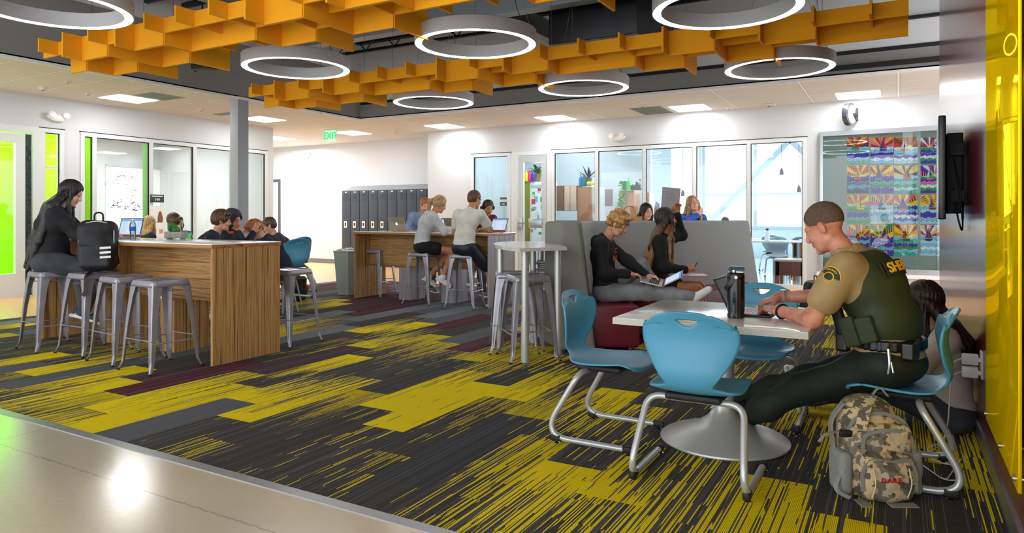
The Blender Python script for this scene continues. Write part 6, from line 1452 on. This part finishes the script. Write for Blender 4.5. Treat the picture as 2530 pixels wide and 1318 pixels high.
            if not (extra or {}).get('no_front'):
                for q in (1, -1):
                    fl = (extra or {}).get('front_len', .25); a0 = h(.02, q * .078, .03); a1 = h(.035, q * .088, -.08); a2 = Nk + fwd * .09 * s + lat * q * .10 * s + V(0, 0, -.03); Q.chain([a0, a1, a2, a2 + V(.01, 0, -fl)], [.022, .020, .026, .010], 0, .012)
        rs = np.random.RandomState(int(abs(pos[1] * 1000)) % 991); ph = rs.uniform(0, 6, 4); hx, hy = H.x, H.y
        am = {'buzz': .0008, 'curly': .006, 'mop': .004}.get(hairst, .0028)
        def hd(x, y, z):
            a = np.arctan2(y - hy, x - hx)
            if hairst == 'curly': return am * (np.sin(95 * x + ph[0]) * np.sin(90 * y + ph[1]) + np.sin(100 * z + 40 * x))
            return am * (np.sin(a * 26 + 9 * np.sin(z * 11 + ph[0]) * .4 + ph[1]) + .6 * np.sin(a * 47 + z * 25 + ph[2]))
        Q.build('hair', hair, t, hd)
    info = dict(t=t, P=P, W=W, C=C, N=Nk, S=S, H=H, h=h, HM=HM, arms=arms, legs=legs, fwd=fwd, lat=lat, ROT=ROT, D=D_, s=s)
    return info
def hoodie_extra(pi, m, vox=.008, up=False, pocket=False):
    Q = Blob(vox, .03); Nk, f, l = pi['N'], pi['fwd'], pi['lat']
    if up:
        h = pi['h']; Q.ell(h(-.02, 0, .03), (.125, .105, .13), pi['HM'], 0, .03); Q.ell(h(-.03, 0, -.07), (.10, .095, .08), pi['HM'], 0, .04); Q.ell(h(.10, 0, -.02), (.085, .072, .105), pi['HM'], 0, .01, True)
    else:
        for k in range(9): a = (k - 4) / 4 * 1.9; Q.ell(Nk - f * (.075 * math.cos(a)) + l * .085 * math.sin(a) + V(0, 0, .012 - .015 * abs(a)), (.038, .038, .032), None, 0, .03)
        Q.ell(Nk - f * .095 - V(0, 0, .05), (.04, .085, .065), None, 0, .04)
    Q.build('hood', m, pi['t'], wrinkle(.004, 30, 5))
BLKK = cloth('black_knit', '#0E0F13', '#1B1C22'); NAVYK = cloth('navy_fleece', '#1B2540', '#141C30'); HGREY = cloth('heather_grey_fleece', '#C5C8C9', '#B2B5B8'); WTEE = cloth('white_cotton', '#DAD8D2', '#C9C7C0')
CREAM = cloth('cream_fleece', '#D9CFC6', '#C8BDB4'); SWEAT = cloth('grey_sweatpants', '#8E8F93', '#77787C', .4); JEANK = cloth('black_denim', '#32353D', '#454850', .3); BLKS = cloth('black_shorts', '#0B0B0E'); NVS = cloth('navy_sport_shorts', '#11151F', '#1B2232', .3, .5)
DENB = cloth('blue_chambray', '#3C63C8', '#2F50A8'); BLG = cloth('blue_grey_shirt', '#8FA3C4', '#7A8EB0'); DGH = cloth('dark_grey_fleece', '#2E3238', '#3C4148'); MARK = cloth('maroon_shirt', '#8A1436', '#6A0F28'); GRNV = cloth('forest_green_trouser', '#18241C', '#101912', .35, .7)
WSH = [mat('white_shoe', '#E4E6E6', rough=.5), mat('white_sole', '#F2F2F0', rough=.5)]; GSH = [mat('grey_shoe', '#6A6460', rough=.6), mat('pale_sole', '#D8D6D2', rough=.5)]; NSH = [mat('navy_shoe', '#27364E', rough=.6), _M['white_sole']]; BSH = [mat('black_boot', '#0C0C0E', rough=.4), mat('black_sole', '#121212', rough=.5)]
SOCK = mat('white_sock', '#E2E0DC', rough=.9)
H_BLK = hairmat('hair_black', '#0A090B', '#1D191C'); H_BRN = hairmat('hair_brown', '#38241A', '#6E4A2E'); H_BLD = hairmat('hair_blond', '#9C7440', '#D9B470'); H_RED = hairmat('hair_auburn', '#8A4B22', '#C0783A'); H_DBR = hairmat('hair_dark_brown', '#1A100C', '#38231A')
H_OMB = hairmat('hair_ombre', '#8A6132', '#C89A58', ('#2A1A12', 1.08, .16)); H_STR = hairmat('hair_streaked_blond', '#6B4A2A', '#D3AE78'); H_CRL = hairmat('hair_curly_blond', '#7E5526', '#CDA05A')
H_BUZZ = mat('hair_cropped_grey', '#4A3A2E', rough=.8, noise=.5, nscale=260, col2='#75604F', bump=.3, bscale=500)
def yawpx(x, off): return math.degrees(ANG) + off   # off = 0 faces image right, 90 faces away, 180 faces left, -90 faces us
A0 = math.degrees(ANG)
# ---------------- the officer
TAN = cloth('tan_uniform', '#B5996B', '#A3875A', .15); VEST = cloth('green_vest', '#34401F', '#2A3519', .12, .7)
OP = (-.04, 3.98); OY = 163
def ol(x, y_, z): c, s_ = math.cos(R(OY)), math.sin(R(OY)); dx, dy = x - OP[0], y_ - OP[1]; return (dx * c + dy * s_, -dx * s_ + dy * c, z)
def od(x, y_, z): c, s_ = math.cos(R(OY)), math.sin(R(OY)); return (x * c + y_ * s_, -x * s_ + y_ * c, z)
of = person('officer in a tan shirt and green SHERIFF vest, typing at the white square table', OP, OY, seat=.46, lean=13, curve=17, sc=1.07, build=1.10, skin='pink', vox=.0055, head=(4, 26, 0), hairst='buzz', hair=H_BUZZ, top='short', topmat=TAN, bottom='long', botmat=GRNV,
            Lh=(ol(-.56, 3.97, .785), od(-.75, .65, .02), (0, 0, -1), .35), La=od(.45, -.9, -.45), Rh=(ol(-.60, 4.24, .83), od(-.8, -.3, -.28), (-.1, 0, -1), .5), Ra=(-.1, -.8, -.7), shoes=BSH, sock=mat('black_sock', '#0D0D0F', rough=.9), shin={'L': (ol(-.82, 4.19, .10), (.3, .1, 1), od(-1, .0, .3)), 'R': (ol(-1.02, 4.36, .10), (.3, -.1, 1), od(-1, .1, .3))}, neckf=.02)
T_ = of['t']; P, W, C, Nk, ROT, fw, lt = of['P'], of['W'], of['C'], of['N'], of['ROT'], of['fwd'], of['lat']
Q = Blob(.006, .05); s = 1.08; bw = 1.12
Q.ell(W + V(.0, 0, .02), (.142 * bw, .178 * bw, .17), ROT, 0, .06); Q.ell(C, (.148 * bw, .19 * bw, .17), ROT, 0, .06); Q.ell(C + of['D'](30) * .09, (.12 * bw, .15 * bw, .12), ROT, 0, .05)
for q in (1, -1):
    Q.cap(Nk + lt * q * .095 - fw * .10 - V(0, 0, .06), Nk + lt * q * .10 + fw * .07 - V(0, 0, .07), .045, .045, 0, .03)
    sh_ = of['S']['L' if q > 0 else 'R']; Q.ell(sh_ + lt * q * .035 - V(0, 0, .045), (.085, .07, .105), ROT, 0, .02, True)
Q.ell(Nk + V(0.02, 0, .06), (.105, .105, .10), ROT, 0, .02, True); Q.half(W - of['D'](10) * .085, -of['D'](14))
Q.build('vest', VEST, T_, wrinkle(.003, 18, 3))
# duty belt, pouches, radio, holster
b = Blob(.006, .01)
for k in range(28): a = 2 * PI * k / 28; b.box(P + V(.150 * math.cos(a), .193 * math.sin(a), .105), (.012, .024, .026), Matrix.Rotation(a, 3, 'Z'), .006)
b.build('duty_belt', mat('belt_leather', '#0C0C0D', rough=.35), T_)
def pouch(c, hsz, m, nm, rot=None): b = Blob(.005, .01); b.box(c, hsz, rot, .012); return b.build(nm, m, T_)
Rl = Matrix.Rotation(R(18), 3, 'Y'); VPC = cloth('green_pouch', '#333F22', '#28321A', .12, .7)
pouch(W + V(.10, .20, -.02), (.038, .026, .075), VPC, 'pouch', Rl); pouch(W + V(.02, .21, .0), (.042, .024, .065), VPC, 'pouch', Rl); pouch(W + V(.165, .16, .02), (.026, .024, .07), _M['black_paint'], 'radio', Rl); pouch(W + V(.165, .16, .115), (.006, .006, .04), _M['black_paint'], 'radio_antenna', Rl)
pouch(P + V(-.13, .12, .09), (.03, .05, .045), _M['belt_leather'], 'belt_case'); pouch(P + V(.17, .15, .12), (.03, .03, .07), _M['belt_leather'], 'holster')
g = G(); g.tube(fillet([tuple(P + V(-.06, .205, .10)), tuple(P + V(-.07, .215, .03)), tuple(P + V(-.06, .21, -.02))], .02, 4), .007, 6); g.tube([tuple(P + V(-.075, .212, .04)), tuple(P + V(-.085, .214, -.01))], .005, 6); g.obj('keys', STEELB, T_)
# SHERIFF panel across the upper back of the vest
bn = (ROT @ V(-1, 0, 0)).normalized(); upv = (ROT @ V(0, 0, 1)).normalized()
pc = C + upv * .085 + bn * .163; nrm = (bn + upv * .22).normalized(); up2 = (upv - nrm * upv.dot(nrm)).normalized()
Mp = frame_M(tuple(pc), tuple(-lt), tuple(up2))
b = Blob(.005, .004)
for k in range(13): a = (k - 6) / 6; b.box(pc - lt * a * .125 - nrm * (.008 + .040 * a * a), (.014, .004, .04), Matrix((-lt + nrm * 0, nrm, up2)).transposed(), .002)
b.build('name_panel', cloth('dark_green_panel', '#273018', None, .05, .7), T_)
me = text_mesh('SHERIFF', .062, .0015, True); me.materials.clear(); me.materials.append(mat('yellow_lettering', '#FFC21A', rough=.5))
for v in me.vertices:
    x, y_, z = v.co.x, v.co.y, v.co.z; p = pc - lt * x * 1.0 + up2 * y_ * 1.15 + nrm * (.002 + z - .040 * (x / .125) ** 2); v.co = p
link('lettering', me, T_)['label'] = 'yellow SHERIFF lettering'
# shoulder patch on the near sleeve
sL = of['S']['L']; eL = of['arms']['L'][1]; ax_ = (eL - sL).normalized(); pc = sL + ax_ * .085; out = (V(.15, 1, .12) - ax_ * V(.15, 1, .12).dot(ax_)).normalized(); sdv = ax_.cross(out).normalized()
def patch(rad, m, nm, off):
    n = 24; vs_ = []; fs = []
    for ri in range(1, 6):
        for j in range(n):
            a = 2 * PI * j / n; u = rad * ri / 5 * math.cos(a); v = rad * ri / 5 * math.sin(a) * (1.0 if math.sin(a) > 0 else .62)
            th_ = u / .079; vs_.append(pc + sdv * math.sin(th_) * (.079 + off) + out * math.cos(th_) * (.079 + off) - ax_ * v)
    vs_.append(pc + out * (.079 + off)); c_ = len(vs_) - 1
    for ri in range(4):
        for j in range(n): fs.append((ri * n + j, ri * n + (j + 1) % n, (ri + 1) * n + (j + 1) % n, (ri + 1) * n + j))
    for j in range(n): fs.append((c_, (j + 1) % n, j))
    g = G(); g.add([tuple(v) for v in vs_], fs, 0, True); return g.obj(nm, m, T_)
YP = _M['yellow_lettering']; patch(.058, YP, 'shoulder_patch', .002); patch(.053, mat('patch_green', '#1F3A1E', rough=.6), 'patch_field', .0032); patch(.027, YP, 'patch_star', .0044); patch(.022, _M['patch_green'], 'patch_field', .0052)
for txt, r0, sgn in (('COUNTY', .0395, 1), ('SHERIFF', .036, -1)):
    me = text_mesh(txt, .0135, .0006, True); me.materials.clear(); me.materials.append(YP)
    for v in me.vertices:
        x, y_ = v.co.x, v.co.y
        if sgn > 0: a = PI / 2 - x / r0; u, w2 = (r0 + y_) * math.cos(a), (r0 + y_) * math.sin(a)
        else: u, w2 = x * .8, -.024 + y_ * .8
        th_ = u / .079; v.co = pc - sdv * math.sin(th_) * .0855 + out * math.cos(th_) * .0855 - ax_ * w2 + out * v.co.z
    link('patch_lettering', me, T_)
# collar, watches
b = Blob(.005, .012)
for k in range(15): a = (k - 7) / 7 * 2.5; b.ell(Nk - fw * (.066 * math.cos(a)) + lt * .074 * math.sin(a) + V(.015, 0, .03 - .006 * abs(a)), (.014, .014, .026), None, 0, .012)
b.build('collar', TAN, T_)
for q, m in (('L', mat('black_band', '#0C0E12', rough=.4)), ('R', mat('steel_watch', '#C9CCD2', rough=.25, metal=.6))):
    a, e, w_ = of['arms'][q]; d_ = (w_ - e).normalized(); g = G(); p0 = w_ - d_ * .02
    u = d_.cross(V(0, 0, 1)).normalized(); v2 = u.cross(d_); g.tube([tuple(p0 + u * .034 * math.cos(i * PI / 8) + v2 * .033 * math.sin(i * PI / 8)) for i in range(16)], 1, 4, sq=(.006, .018), closed=True); o = g.obj('watch_strap', m, T_)
    if q == 'R': g = G(); g.lathe([(0, 0), (.018, 0), (.019, .006), (.016, .009), (0, .009)], 16, M=Matrix.Translation(p0 + v2 * .033)); g.obj('watch_face', m, o)
# ---------------- girl on the floor by the maroon wall
fg = person('girl in a cream sweatshirt sitting on the carpet against the maroon wall', (.27, 5.02), 184, seat=.0, lean=-2, curve=14, sc=.98, female=True, build=1.1, skin='light', vox=.007, head=(0, 22, 0), hairst='long', hair=H_DBR, top='long', topmat=CREAM, bottom='long', botmat=JEANK,
            Rh=((.36, -.05, .40), (.2, .2, 1), (-1, 0, .1), .6), Ra=(.1, -1, -.6), Lh=((.38, .10, .36), (.4, -.2, .8), (-1, 0, 0), .6), La=(.1, 1, -.6), shoes=WSH, shin={'L': ((.80, .06, .10), (.1, 0, 1), (.3, .1, 1)), 'R': ((.83, -.16, .10), (.1, 0, 1), (.3, -.1, 1))}, extra=dict(hair_len=.22, front_len=.14))
g = G(); M = frame_M((-.04, 4.98, .22), (0, 1, .0), (-1, 0, .35)); g.box(-.15, .15, -.1, .1, 0, .012, M=M, bev=.004); tag(g.obj('tablet', WP), 'white tablet on the lap of the girl sitting on the floor', 'tablet')
# ---------------- sofa: boy with a laptop, girl with the raised paper
bp_ = sd(px(1497, 6.98), 6.98); yb = A0 - 16
by = person('curly-haired boy in a black hoodie with a laptop on his lap on the maroon sofa', bp_, yb, seat=.45, lean=-14, curve=20, sc=1.0, skin='light', vox=.0065, head=(-6, 30, 0), hairst='curly', hair=H_CRL, top='long', topmat=BLKK, bottom='long', botmat=SWEAT, beard=True,
            Rh=((.24, -.10, .73), (.9, .3, -.1), (0, 0, -1), .4), Ra=(-.6, -.5, -.8), Lh=((.40, .08, .70), (.9, -.1, -.1), (0, 0, -1), .5), La=(-.3, .8, -.6), shin={'R': ((.88, -.12, .52), (0, 0, 1), (.75, 0, .6)), 'L': ((.55, .22, .42), (.1, .2, 1), (.9, .1, -.1))}, neckf=.05)
hoodie_extra(by, BLKK, .007)
for q in 'LR':
    hp, kn, an, fd = by['legs'][q]; Q = Blob(.007, .02); dk = (an - kn).normalized() * .04; dn = dk - fd * dk.dot(fd); Q.cap(an - dk * 1.5, an + dk * .4, .048, .046); Q.cap(an + dn * .5, an + fd * .155 + dn, .046, .036); Q.build('sock', SOCK, by['t'])
f0 = by['C'] + by['fwd'] * .128 + V(0, 0, .03)
Mt = frame_M(tuple(by['C'] + V(.128, -.02, .05)), (0, 1, 0), (-.1, 0, 1)); ORP = mat('orange_print', '#E8662A', rough=.7)
for txt, dz, sz in (('C-D', .03, .075), ('ROAR', -.045, .07)):
    me = text_mesh(txt, sz, .001, True); me.materials.clear(); me.materials.append(ORP)
    for v in me.vertices:
        x, y_ = v.co.x, v.co.y + dz; a = x / .15; v.co = by['C'] + V(.137 * math.cos(a) + .012, .178 * math.sin(a), y_ + .02 + v.co.z)
    link('chest_print', me, by['t'])['label'] = 'orange chest print'
lp = laptop((0, 0, 0), 0, 138, 'open laptop resting on the lap of the boy in the black hoodie')
Mb = Matrix.Translation(bp_) @ Matrix.Rotation(R(yb), 4, 'Z'); lp.location = Mb @ V(.46, -.02, .655); lp.rotation_euler = Euler((R(-14), R(8), R(yb - 90)))
gp = sd(px(1622, 7.62), 7.62); yg = A0 - 22
gl = person('long-haired girl in a black sweatshirt on the sofa, holding up a sheet of paper', gp, yg, seat=.45, lean=6, curve=4, sc=1.02, female=True, skin='tan', vox=.0065, head=(30, -6, 0), hairst='long', hair=H_OMB, top='long', topmat=BLKK, bottom='brief', botmat=BLKS,
            Lh=((.17, .34, 1.33), (.05, .05, 1), (.6, -.8, 0), .7), La=(.4, .6, -.3), Rh=((.33, -.06, .72), (.8, .4, .3), (-.2, .6, -.6), 1.0), Ra=(-.3, -.6, -1), shoes=WSH, shin={'L': ((.50, .12, .09),), 'R': ((.52, -.1, .09),)}, extra=dict(hair_len=.46, front_len=.34, no_front=False), hw=1.15)
Mg = Matrix.Translation(gp) @ Matrix.Rotation(R(yg), 4, 'Z'); hp3 = Mg @ (gl['arms']['L'][2] + V(.03, .02, .08)); pc = atD(1657, 494, (hp3.x * FW[0] + hp3.y * FW[1]) + .03)
g = G(); Mf = frame_M(tuple(pc), (RT[0], RT[1], -.07), (0.02, 0, 1)); g.box(-.105, .105, -.14, .14, 0, .0012, 0, M=Mf)
for k in range(7): g.box(-.06, .05 - .02 * (k % 2), .09 - k * .016, .093 - k * .016, .0012, .0016, 1, M=Mf)
tag(g.obj('sheet_of_paper', [mat('grey_paper', '#A7A6AA', rough=.8), mat('paper_print', '#7C7B80', rough=.8)]), 'printed sheet of paper held up by the girl on the sofa', 'paper')
t = empty('notebook', Mg @ V(.36, -.0, .655), R(yg + 12), 'pink folder with white sheets on the lap of the girl on the sofa', 'notebook')
g = G(); g.box(-.15, .15, -.12, .12, 0, .006, bev=.002); g.obj('cover', mat('pink_cover', '#F0409A', rough=.4), t)
g = G(); g.box(-.02, .17, -.11, .11, .006, .012, M=Matrix.Rotation(R(4), 4, 'Z')); g.obj('pages', mat('notebook_paper', '#F4EEF2', rough=.7), t)
g = G(); hr = gl['arms']['R'][2] + V(.085, .03, .03); q0 = Mg @ hr; g.tube([q0, q0 + Vector((.03, .0, .05))], .0045, 8); g.tube([q0, q0 - Vector((.02, 0, .04))], [.0045, .002], 8); tag(g.obj('pen', GUNB), 'dark pen in the right hand of the girl on the sofa', 'pen')
# ---------------- two girls behind the sofa
person('smiling girl in a blue shirt with long light hair, behind the sofa', sd(px(1709, 11.0), 11.0), A0 - 88, seat=.70, lean=4, curve=4, sc=1.0, female=True, skin='pale', vox=.0055, head=(8, -10, 4), hairst='long', hair=H_STR, top='long', topmat=DENB, bottom='long', botmat=JEANK, smile=True,
       Rh=((.24, .02, 1.32), (.1, .5, .6), (-.6, 0, .3), .5), Ra=(.3, -.9, -.4), shoes=WSH, extra=dict(hair_len=.3, front_len=.30))
person('dark-haired girl in a pale blue-grey shirt looking to the right, behind the sofa', sd(px(1577, 11.0), 11.0), A0 - 70, seat=.62, lean=14, curve=12, sc=1.0, female=True, skin='light', vox=.0055, head=(4, 10, 0), hairst='long', hair=H_BLK, top='long', topmat=BLG, bottom='long', botmat=JEANK, shoes=WSH, extra=dict(hair_len=.3, front_len=.26))
# ---------------- far high table
pg = person('girl in a light grey hoodie and black shorts at the far high table', (-6.16, 8.24), A0 + 22, seat=.76, lean=8, curve=22, sc=.98, female=True, skin='tan', vox=.0065, head=(-6, 24, 0), hairst='pony', hair=H_STR, top='long', topmat=HGREY, bottom='brief', botmat=BLKS,
            Rh=((.47, -.10, 1.12), (.9, .3, -.1), (0, 0, -1), .4), Ra=(-.2, -.7, -.8), Lh=((.46, .16, 1.12), (.9, -.2, -.1), (0, 0, -1), .4), shoes=WSH, shin={'R': ((.26, -.16, .40), (1, -.3, .6), (.75, -.1, -.5)), 'L': ((.12, .10, .38), (1, 0, .6), (.8, .1, -.5))})
hoodie_extra(pg, HGREY, .007)
pw = person('person in a white tee shirt and dark shorts at the far high table', (-5.34, 8.12), A0 + 58, seat=.76, lean=10, curve=14, sc=1.03, skin='tan', vox=.0065, head=(-14, 14, 0), hairst='short', hair=H_BRN, top='short', topmat=WTEE, bottom='shorts', botmat=NVS,
            Rh=((.46, .0, 1.11), (.6, .8, 0), (0, 0, -1), .5), Ra=(.1, -1, -.7), Lh=((.42, .2, 1.11), (.8, -.5, 0), (0, 0, -1), .5), shoes=GSH, sock=SOCK, shin={'R': ((.30, -.26, .10), (1, -.3, .4), (.8, -.5, 0)), 'L': ((.34, .12, .38), (1, 0, .6))})
person('red-haired student behind the far high table, half hidden by the hoodie girl', (-7.30, 9.75), A0 - 75, seat=.76, lean=12, curve=18, skin='light', vox=.009, head=(10, 24, 0), hairst='short', hair=H_RED, top='long', topmat=BLG, bottom='long', botmat=JEANK, shoes=GSH)
pm = person('dark-haired student in maroon with headphones behind the far high table', (-6.15, 9.8), A0 - 60, seat=.72, lean=16, curve=18, skin='tan', vox=.009, head=(0, 20, 0), hairst='short', hair=H_DBR, top='long', topmat=MARK, bottom='long', botmat=JEANK, shoes=GSH)
g = G(); h = pm['h']; g.tube([tuple(h(0, .1 * math.cos(a), .02 + .115 * math.sin(a))) for a in [PI * k / 12 for k in range(13)]], .009, 8)
for q in (1, -1): g.ball(tuple(h(0, q * .1, 0)), .035, 0, 8)
g.obj('headphones', GUNB, pm['t'])
# ---------------- near high table: long-haired student
lw = person('long-haired person in a black sweater on a stool at the near high table', (-7.34, 3.70), A0 + 24, seat=.76, lean=2, curve=14, sc=1.0, female=True, build=1.32, skin='pale', vox=.0075, head=(-4, 24, 0), hairst='long', hair=H_BLK, top='long', topmat=BLKK, bottom='long', botmat=JEANK,
            Rh=((.46, .0, 1.12), (.9, .3, -.1), (0, 0, -1), .4), Ra=(-.2, -.7, -.8), Lh=((.48, .22, 1.12), (.9, -.2, -.1), (0, 0, -1), .4), shoes=NSH, shin={'R': ((.30, -.10, .36), (1, -.2, .6), (.8, -.1, -.3)), 'L': ((.24, .12, .34), (1, 0, .6), (.8, 0, -.3))}, extra=dict(hair_len=.62, front_len=.2, hair_shift=(-.07, .03), hr=1.5, hb=.03), hw=1.5)
# ---------------- three students behind the near table
p = atD(492, 600, 8.35); person('brown-haired boy in a navy sweatshirt with his back to us, behind the near table', p, A0 + 30, seat=.50, lean=14, curve=16, skin='light', vox=.0075, head=(-10, 6, 0), hairst='mop', hair=H_BRN, top='long', topmat=NAVYK, bottom='long', botmat=JEANK, Rh=((.42, -.1, .95), (.9, .2, 0), (0, 0, -1), .4), Lh=((.42, .15, .95), (.9, -.2, 0), (0, 0, -1), .4), shoes=GSH)
p = atD(540, 600, 8.9); ph_ = person('student in a dark grey hood and clear glasses behind the near table', p, A0 - 25, seat=.50, lean=14, curve=14, skin='pink', vox=.0075, head=(8, 12, 0), hairst='short', hair=H_BRN, top='long', topmat=DGH, bottom='long', botmat=JEANK, Rh=((.40, -.12, .96), (.9, .2, 0), (0, 0, -1), .4), Lh=((.40, .15, .96), (.9, -.2, 0), (0, 0, -1), .4), shoes=GSH)
hoodie_extra(ph_, DGH, .0075, up=True)
g = G(); h = ph_['h']
for q in (1, -1): g.tube([tuple(h(.098, q * .033 + .022 * math.cos(a), -.002 + .017 * math.sin(a))) for a in [2 * PI * k / 14 for k in range(14)]], .0018, 6, closed=True); g.tube([tuple(h(.095, q * .055, 0)), tuple(h(0, q * .078, .005))], .0018, 6)
g.tube([tuple(h(.1, -.011, 0)), tuple(h(.1, .011, 0))], .0018, 6); g.obj('glasses', mat('clear_frame', '#D8D2CC', rough=.2), ph_['t'])
p = atD(700, 600, 9.3); pr = person('red-haired boy in a navy hoodie bent over with hands on his head', p, A0 + 180 + 12, seat=.44, lean=20, curve=20, skin='light', vox=.0075, head=(0, 36, 0), hairst='mop', hair=H_RED, top='long', topmat=NAVYK, bottom='long', botmat=JEANK,
    Lh=((.36, .12, 1.09), (-.35, -.1, .9), (-.3, -1, 0), .35, .4), La=(.6, .6, -1), Rh=((.38, -.13, 1.08), (-.35, .1, .9), (-.3, 1, 0), .35, .3), Ra=(.6, -.6, -1), shoes=GSH)
hoodie_extra(pr, NAVYK, .0075)
p = atD(712, 600, 10.3); person('brown-haired student almost hidden behind the boy holding his head', p, A0 + 200, seat=.42, lean=14, curve=16, skin='light', vox=.0095, head=(0, 16, 0), hairst='short', hair=H_BRN, top='long', topmat=DGH, bottom='long', botmat=JEANK, Rh=((.52, .05, 1.06), (.8, 0, .5), (0, 0, -1), .9, 0, True), shoes=GSH)
p = atD(452, 600, 10.6); person('brown-haired woman with a ponytail seen in profile behind the planter', p, A0 + 160, seat=.45, lean=8, curve=12, female=True, skin='light', vox=.0085, head=(0, 14, 0), hairst='pony', hair=H_BRN, top='long', topmat=CREAM, bottom='long', botmat=JEANK, shoes=WSH)
p = atD(345, 600, 11.4); person('blond student in a dark jacket behind the water bottle, by the left glass', p, A0 + 70, seat=.40, lean=8, curve=12, female=True, skin='light', vox=.0085, head=(0, 10, 0), hairst='long', hair=H_BLD, top='long', topmat=NAVYK, bottom='long', botmat=JEANK, shoes=WSH, extra=dict(hair_len=.35))
p = atD(1784, 600, 15.5); person('dark-haired student just showing above the sofa end, inside the classroom', p, A0 - 90, seat=.40, lean=10, curve=14, skin='tan', vox=.0105, head=(0, 20, 0), hairst='short', hair=H_DBR, top='long', topmat=DGH, bottom='long', botmat=JEANK, shoes=GSH)
# low stools under those who sit behind the near table and behind the sofa
def low_stool(x, y_, z, lb, grp='plain round stools'):
    t = empty('round_stool', (x, y_, 0), 0, lb, 'stool', grp)
    g = G(); g.lathe([(0, z - .03), (.17, z - .03), (.175, z - .015), (.17, z), (0, z)], 24); g.obj('seat', FABD, t)
    for k in range(4): a = PI / 4 + k * PI / 2; g = G(); g.tube([(.1 * math.cos(a), .1 * math.sin(a), z - .03), (.19 * math.cos(a), .19 * math.sin(a), 0)], .012, 8); g.obj('leg', SILV, t)
for x, d, z, lb in ((492, 8.35, .50, 'round stool under the brown-haired boy in navy'), (540, 8.9, .50, 'round stool under the hooded student with glasses'), (700, 9.3, .44, 'round stool under the boy holding his head'), (712, 10.3, .42, 'round stool under the nearly hidden student'), (452, 10.6, .45, 'round stool under the woman with the ponytail'),
                    (345, 11.4, .40, 'round stool under the blond student by the left glass'), (1709, 11.0, .70, 'round stool under the smiling girl in blue'), (1577, 11.0, .62, 'round stool under the dark-haired girl behind the sofa'), (1784, 15.5, .40, 'round stool under the student inside the classroom')):
    q = atD(x, 600, d); low_stool(q.x, q.y, z, lb)
# ================================================================== light
w = bpy.data.worlds.new('world'); scene.world = w; w.use_nodes = True
w.node_tree.nodes['Background'].inputs[0].default_value = (.96, .98, 1, 1); w.node_tree.nodes['Background'].inputs[1].default_value = 1.3
def lamp(name, loc, sx, sy, power, col=(1, .99, .98), rot=(0, 0, 0)):
    l = bpy.data.lights.new(name, 'AREA'); l.shape = 'RECTANGLE'; l.size = sx; l.size_y = sy; l.energy = power; l.color = col
    o = bpy.data.objects.new(name, l); COL.objects.link(o); o.location = loc; o.rotation_euler = rot; return o
# daylight through the classroom windows and the rooms' own ceiling fixtures
lamp('daylight_classroom', (-1.3, 22.3, 2.4), 8, 3, 240, (.95, .98, 1), (R(90), 0, PI))
for i, (x, y_) in enumerate(((-7.5, 15), (-7.5, 18), (-3.5, 15), (-3.5, 18.5), (0, 16))): lamp('classroom_tube_lamp', (x, y_, 3.9), .3, 2.4, 32, (.95, .98, 1))
for x, y_ in ((-14.5, 9), (-14.5, 13), (-14.8, 16)): lamp('meeting_room_lamp', (x, y_, 3.2), 1, 1, 60)
lamp('lime_room_lamp', (-13.3, 5.2, 3.2), 1, 1, 70)
lamp('store_room_lamp', (-15.5, 15.8, 3.2), 1, 1, 60)
vs.exposure = 1.25
